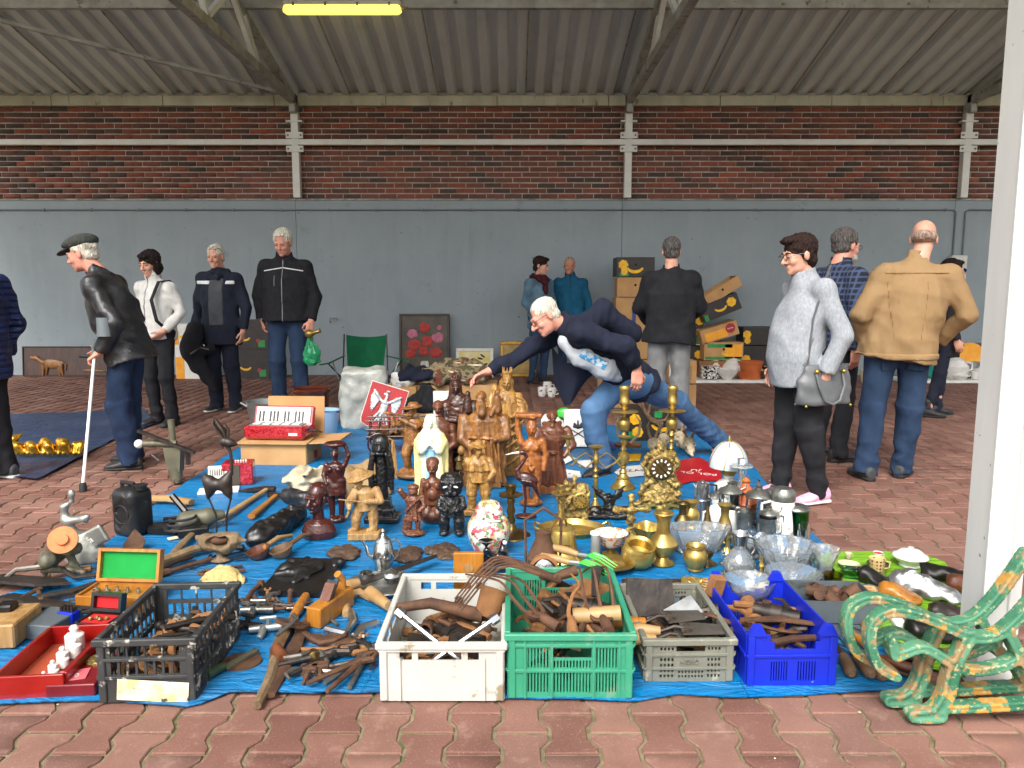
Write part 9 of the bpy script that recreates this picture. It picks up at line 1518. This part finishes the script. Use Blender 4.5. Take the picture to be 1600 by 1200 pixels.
# antlers and roe skulls
mat('bone',C(206,192,164),C(176,156,124),16,.7,bump=.4);mat('antler',C(70,52,38),C(112,88,62),14,.7,bump=.5);mat('antler_pale',C(150,128,96),C(120,98,70),14,.7,bump=.5)
g=G(1010,690);o=thing('antler','big dark branching antler leaning behind the candlesticks','antler',(g.x,g.y-.02,.012));pt=lambda x,y,dY=0:tuple(arr(W(x,y,g.y-.02+dY))-arr(o.location));B().tube([pt(1034,664),pt(1016,655),pt(1006,640),pt(1000,618),pt(997,603)],[.028,.026,.02,.014,.004],8).obj('beam','antler',o)
for p0,p1,p2 in (((1006,640),(1000,632),(992,628)),((1012,650),(1016,632),(1012,620)),((1024,660),(1040,656),(1048,640))):B().tube([pt(*p0),pt(*p1),pt(*p2)],[.017,.013,.004],7).obj('tine','antler',o)
def skull(label,x,yb,yt,rz,hl=1.0):
    g,h=at(x,yb,yt);o=thing('roe_skull',label,'skull',(g.x,g.y,.012),rz);s=S();k=.085;s.ell((0,.03,k*1.1),(k*.5,k*.62,k*.5));s.path([(0,0,k*1.0),(0,-.08,k*.5),(0,-.13,k*.25)],[k*.42,k*.3,k*.16],.02);[s.ell((q*k*.42,-.02,k*1.0),(k*.2,k*.24,k*.22),None,.01,'s') for q in (-1,1)];[s.ell((q*k*.5,-.0,k*.95),(k*.1,k*.3,k*.12)) for q in (-1,1)];s.ell((0,.0,k*.3),(k*.36,k*.5,k*.3));s.disp(wob(2,.003,110));s.obj('cranium','bone',o,.006)
    for q in (-1,1):B().tube([(q*.018,.03,k*1.5),(q*.03,.04,k*1.9),(q*.05*hl,.02,k*2.5*hl),(q*.035,.0,k*3.1*hl)],[.012,.011,.008,.002],7).obj('antler','antler_pale',o);B().tube([(q*.043,.02,k*2.3),(q*.055,-.025,k*2.6*hl)],[.008,.002],6).obj('tine','antler_pale',o)
skull('roe deer skull nearest the bending man shin, tall antlers',1022,714,660,10,1.1);skull('roe deer skull just behind the mantel clock',1036,706,655,-15);skull('roe deer skull under the bending man rear thigh',1062,702,655,5,.9);skull('roe deer skull nearest the lamp, short thin antlers',1077,712,676,-5,.8)
g=G(982,700);o=thing('mounted_antlers','curved pale antlers on a dark wooden shield','trophy',(g.x,g.y,.012));B().prism([(-.09,-.05),(.09,-.05),(.12,.05),(0,.12),(-.12,.05)],0,.02).obj('shield','wood_brown',o,False)
for q in (-1,1):B().tube([(q*.02,.03,.02),(q*.09,.04,.1),(q*.1,.02,.2),(q*.05,0,.27)],[.013,.012,.01,.003],7).obj('antler','antler_pale',o)
# ---- green cloth goods
def footmould(label,x,y,L,rz,m,tall=.06,name='foot_mould'):
    g=G(x,y);s=S();s.loft((0,0,0),[(-L*.5,.03,.03,0,.025),(-L*.4,.045,tall*.9,0,.025),(-L*.15,.042,tall*.8,0,.025),(L*.15,.05,tall*.55,0,.015),(L*.38,.052,tall*.35,0,.01),(L*.5,.025,.015,0,.005)],np.stack((arr((0,1,0)),arr((0,0,1)),arr((1,0,0))),1),.02);s.cut((0,0,0),(0,0,-1));s.disp(wob(int(x),.004,50));o=s.obj(name,m,None,.007,(g.x,g.y,.022),rz);return tag(o,label,'mould')
mat('foil_silver',C(190,190,190),C(150,150,150),20,.28,.85,bump=.5,bsc=60,bd=.006)
footmould('large silver metal shoe mould on the green cloth',1448,938,.3,-32,'foil_silver',.085);footmould('black shoe shaped tray near the white column',1490,916,.26,-28,'cast_black',.05);footmould('brown shoe last beside the column',1520,935,.2,-40,'wood_brown',.05);footmould('small brown wooden clog with black toe on the green cloth',1366,918,.12,-50,'wood_black',.045);footmould('golden brown shoe mould with straps',1405,945,.16,-30,'wood_plane',.05);footmould('dark brown carved piece behind the bench arm',1492,975,.2,-8,'wood_dark',.04);footmould('black leather shoe lying under the bench arm',1460,1005,.2,-15,'cast_black',.05);
g=G(1458,990);tag(B().box((0,0,.012),(.10,.05,.01),rot(0,0,-8),bev=.004).obj('silver_tray','foil_silver',None,True,(g.x,g.y,.022)),'small silver tray lying under the bench arm','tray');g=G(1415,985);tag(B().box((0,0,.008),(.05,.04,.008),rot(0,0,-8),bev=.002).obj('booklet','print_white',None,True,(g.x,g.y,.022)),'white booklet lying under the bench arm','booklet')
g=G(1348,932);o=thing('old_print','old printed sheet in a grey patterned mount','print',(g.x,g.y,.02),-8);mat('paper_old',C(210,176,122),C(198,160,108),6,.8);mat('mount_grey',C(120,118,112),C(80,78,76),70,.6);B().box((0,0,.004),(.085,.075,.004)).obj('mount','mount_grey',o,False);B().box((0,-.004,.009),(.06,.055,.001)).obj('sheet','paper_old',o,False)
for i in range(5):B().box((0,.03-.016*i,.0108),(.045-.006*(i % 2),.0025,.0004)).obj('text_line','clay_orange',o,False)
g=G(1368,950);tag(B().box((0,0,.003),(.04,.035,.003),rot(0,0,-14)).obj('price_card','paper_old',None,False,(g.x,g.y,.022)),'small cream card with red print beside the old print','card')
L_('plastic_toy','red and white round tin behind the bench arm','tin',1580,1048,1030,[(.8,0),(.85,.9),(.8,1),(0,1)],'print_red',z0=.02)
# ---- peeling cast iron bench ends
t=NT('peeling_paint');v=t.coord();c=t.ramp(t.noise(v,7,4,.6),[(.35,C(36,98,70)),(.65,C(84,138,108))]);c=t.mix(t.ramp(t.noise(v,9,6,.62),[(.57,(0,0,0,1)),(.585,(1,1,1,1))]),c,C(176,132,58));c=t.mix(t.ramp(t.noise(t.coord((1,1,1),(1,1,0)),12,6,.65),[(.56,(0,0,0,1)),(.575,(1,1,1,1))]),c,C(146,122,84));c=t.mix(t.ramp(t.noise(v,60,4),[(.58,(0,0,0,1)),(.63,(.8,.8,.8,1))]),c,C(170,168,124));t.base(c);t.set(Roughness=.6);t.bump(t.noise(v,9,6,.62),.5,.006)
YBN=G(1450,1130).y
def bend(x,y):p_=W(x,y,YBN);return (p_.x,p_.z)
PATHS=[([(1398,1055),(1372,1040),(1360,1012),(1358,985),(1368,965),(1392,954),(1425,958),(1460,970),(1500,988),(1528,995),(1560,988),(1590,962),(1618,928),(1650,880)],0.0129),([(1392,1000),(1396,1022),(1410,1018),(1440,1010),(1470,1026),(1490,1040)],0.0129),([(1490,1036),(1502,1010),(1514,990)],0.0163),([(1488,1036),(1482,1062),(1476,1085),(1462,1108),(1446,1120)],0.0197),([(1490,1040),(1520,1046),(1560,1040),(1600,1020)],0.0122),([(1600,1040),(1584,1010),(1572,985)],0.0136),([(1478,1104),(1540,1102),(1600,1098),(1660,1096)],0.0129),([(1424,1124),(1444,1122),(1466,1122)],0.0184),([(1598,1030),(1625,1060),(1650,1096)],0.0122)]
def bench_end(label,dy,dx,dz):
    o=thing('bench_end',label,'bench end',(0,YBN+dy,0));s=S();g_s=S()
    for pts,r in PATHS:
        q2=sm([arr((bend(*p_)[0]+dx,0,max(bend(*p_)[1]+dz,.03))) for p_ in pts],4);s.path(q2,r,.006,flat=((0,1,0),0.));g_s.path([p_+arr((0,-.026,0)) for p_ in q2],r*.5,.003,'s')
    s.p+=g_s.p;slab=S();c0=(s.b[0]+s.b[1])/2;hh=(s.b[1]-s.b[0])/2;slab.box((c0[0],0,c0[2]),(hh[0]+.05,.022,hh[2]+.05),None,.002);s.kp=[slab.p[0][0]];s.cut((0,0,0),(0,0,-1));s.obj('casting','peeling_paint',o,.005);return o
bench_end('peeling green and yellow cast iron bench end standing in front',0,0,0);bench_end('second peeling bench end right behind the front one',.085,-.03,.003)
# ---- more small things filling the gaps
def spanner():b=B();b.tube([(-.07,0,0),(.07,0,0)],[.008,.009],6,.5,up=(0,0,1));[b.tube([(x+.016*math.cos(q)*s_,.016*math.sin(q),0) for q in np.linspace(-2.3,2.3,8)][::1],.006,6) for x,s_ in ((-.085,1),(.085,-1))];return b
def bolt():b=B();b.tube([(-.03,0,0),(.03,0,0)],.006,6);b.tube([(-.035,0,0),(-.025,0,0)],.012,6);return b
rz_=np.random.RandomState(44)
for area,n,(x0,y0,x1,y1) in (('between black crate and hand drill',6,(368,935,428,1000)),('between brace drill and white crate',8,(480,1000,588,1072)),('before the grinder',7,(40,930,120,975)),('beside the relief carving',5,(400,940,470,962)),('behind the jerrycan',4,(240,800,300,830)),('by the weathered timber',6,(262,862,392,905))):
    for i in range(n):
        kd,fn=(('spanner',spanner),('bolt',bolt),('iron_hook',hook),('iron_rod',rod),('tongs',tongs))[i % 5];p=G(rz_.uniform(x0,x1),rz_.uniform(y0,y1));place(kd,fn,('rust','iron_grey','iron_dark','rust_light')[rz_.randint(4)],(p.x,p.y,.03),(rz_.uniform(-5,5),rz_.uniform(-5,5),rz_.uniform(0,360)),'worn ' +kd.replace('_',' ')+' lying ' +area,kd.split('_')[-1],kd.replace('_',' ')+'s ' +area,rz_.uniform(.7,.95))
for i,(x,y,hp,kd,lab) in enumerate(((1176,862,46,0,'wine glass beside the round decanter'),(1212,862,44,0,'wine glass before the pewter beakers'),(1252,868,40,0,'wine glass beside the white bust'),(1270,896,40,1,'clear tumbler nearest the twisted vase'),(1150,800,50,1,'tall clear beaker behind the white mugs'),(1170,806,56,1,'tall clear beaker beside the orange lantern'),(1192,880,30,1,'small clear tumbler between decanter and crystal bowl'),(1128,884,30,0,'small stemmed glass beside the squat brass jar'),(1208,826,52,1,'clear beaker before the slim flagon'),(1256,854,36,1,'clear tumbler just before the green mug'))):
    L_('wine_glass' if kd==0 else 'glass_tumbler',lab,'glass',x,y,y-hp,[(.2,0),(.19,.03),(.03,.07),(.03,.42),(.1,.5),(.2,.7),(.19,1),(.175,.99),(.18,.72),(.08,.54),(0,.5)] if kd==0 else [(.22,0),(.24,.04),(.27,1),(.25,.99),(.215,.1),(0,.08)],'glass',20)
# scraps of litter on the paving
rl_=np.random.RandomState(6)
sp=B()
for i in range(130):
    x,y=rl_.uniform(-5,5),rl_.uniform(1.9,8);r=rl_.uniform(.003,.009);sp.ball((x,y,.002),(r,r*rl_.uniform(.4,1),.002),6,4)
mat('litter_pale',C(206,198,184),C(160,140,110),9,.9);tag(sp.obj('litter','litter_pale'),'tiny pale crumbs scattered on the paving',kind='stuff')
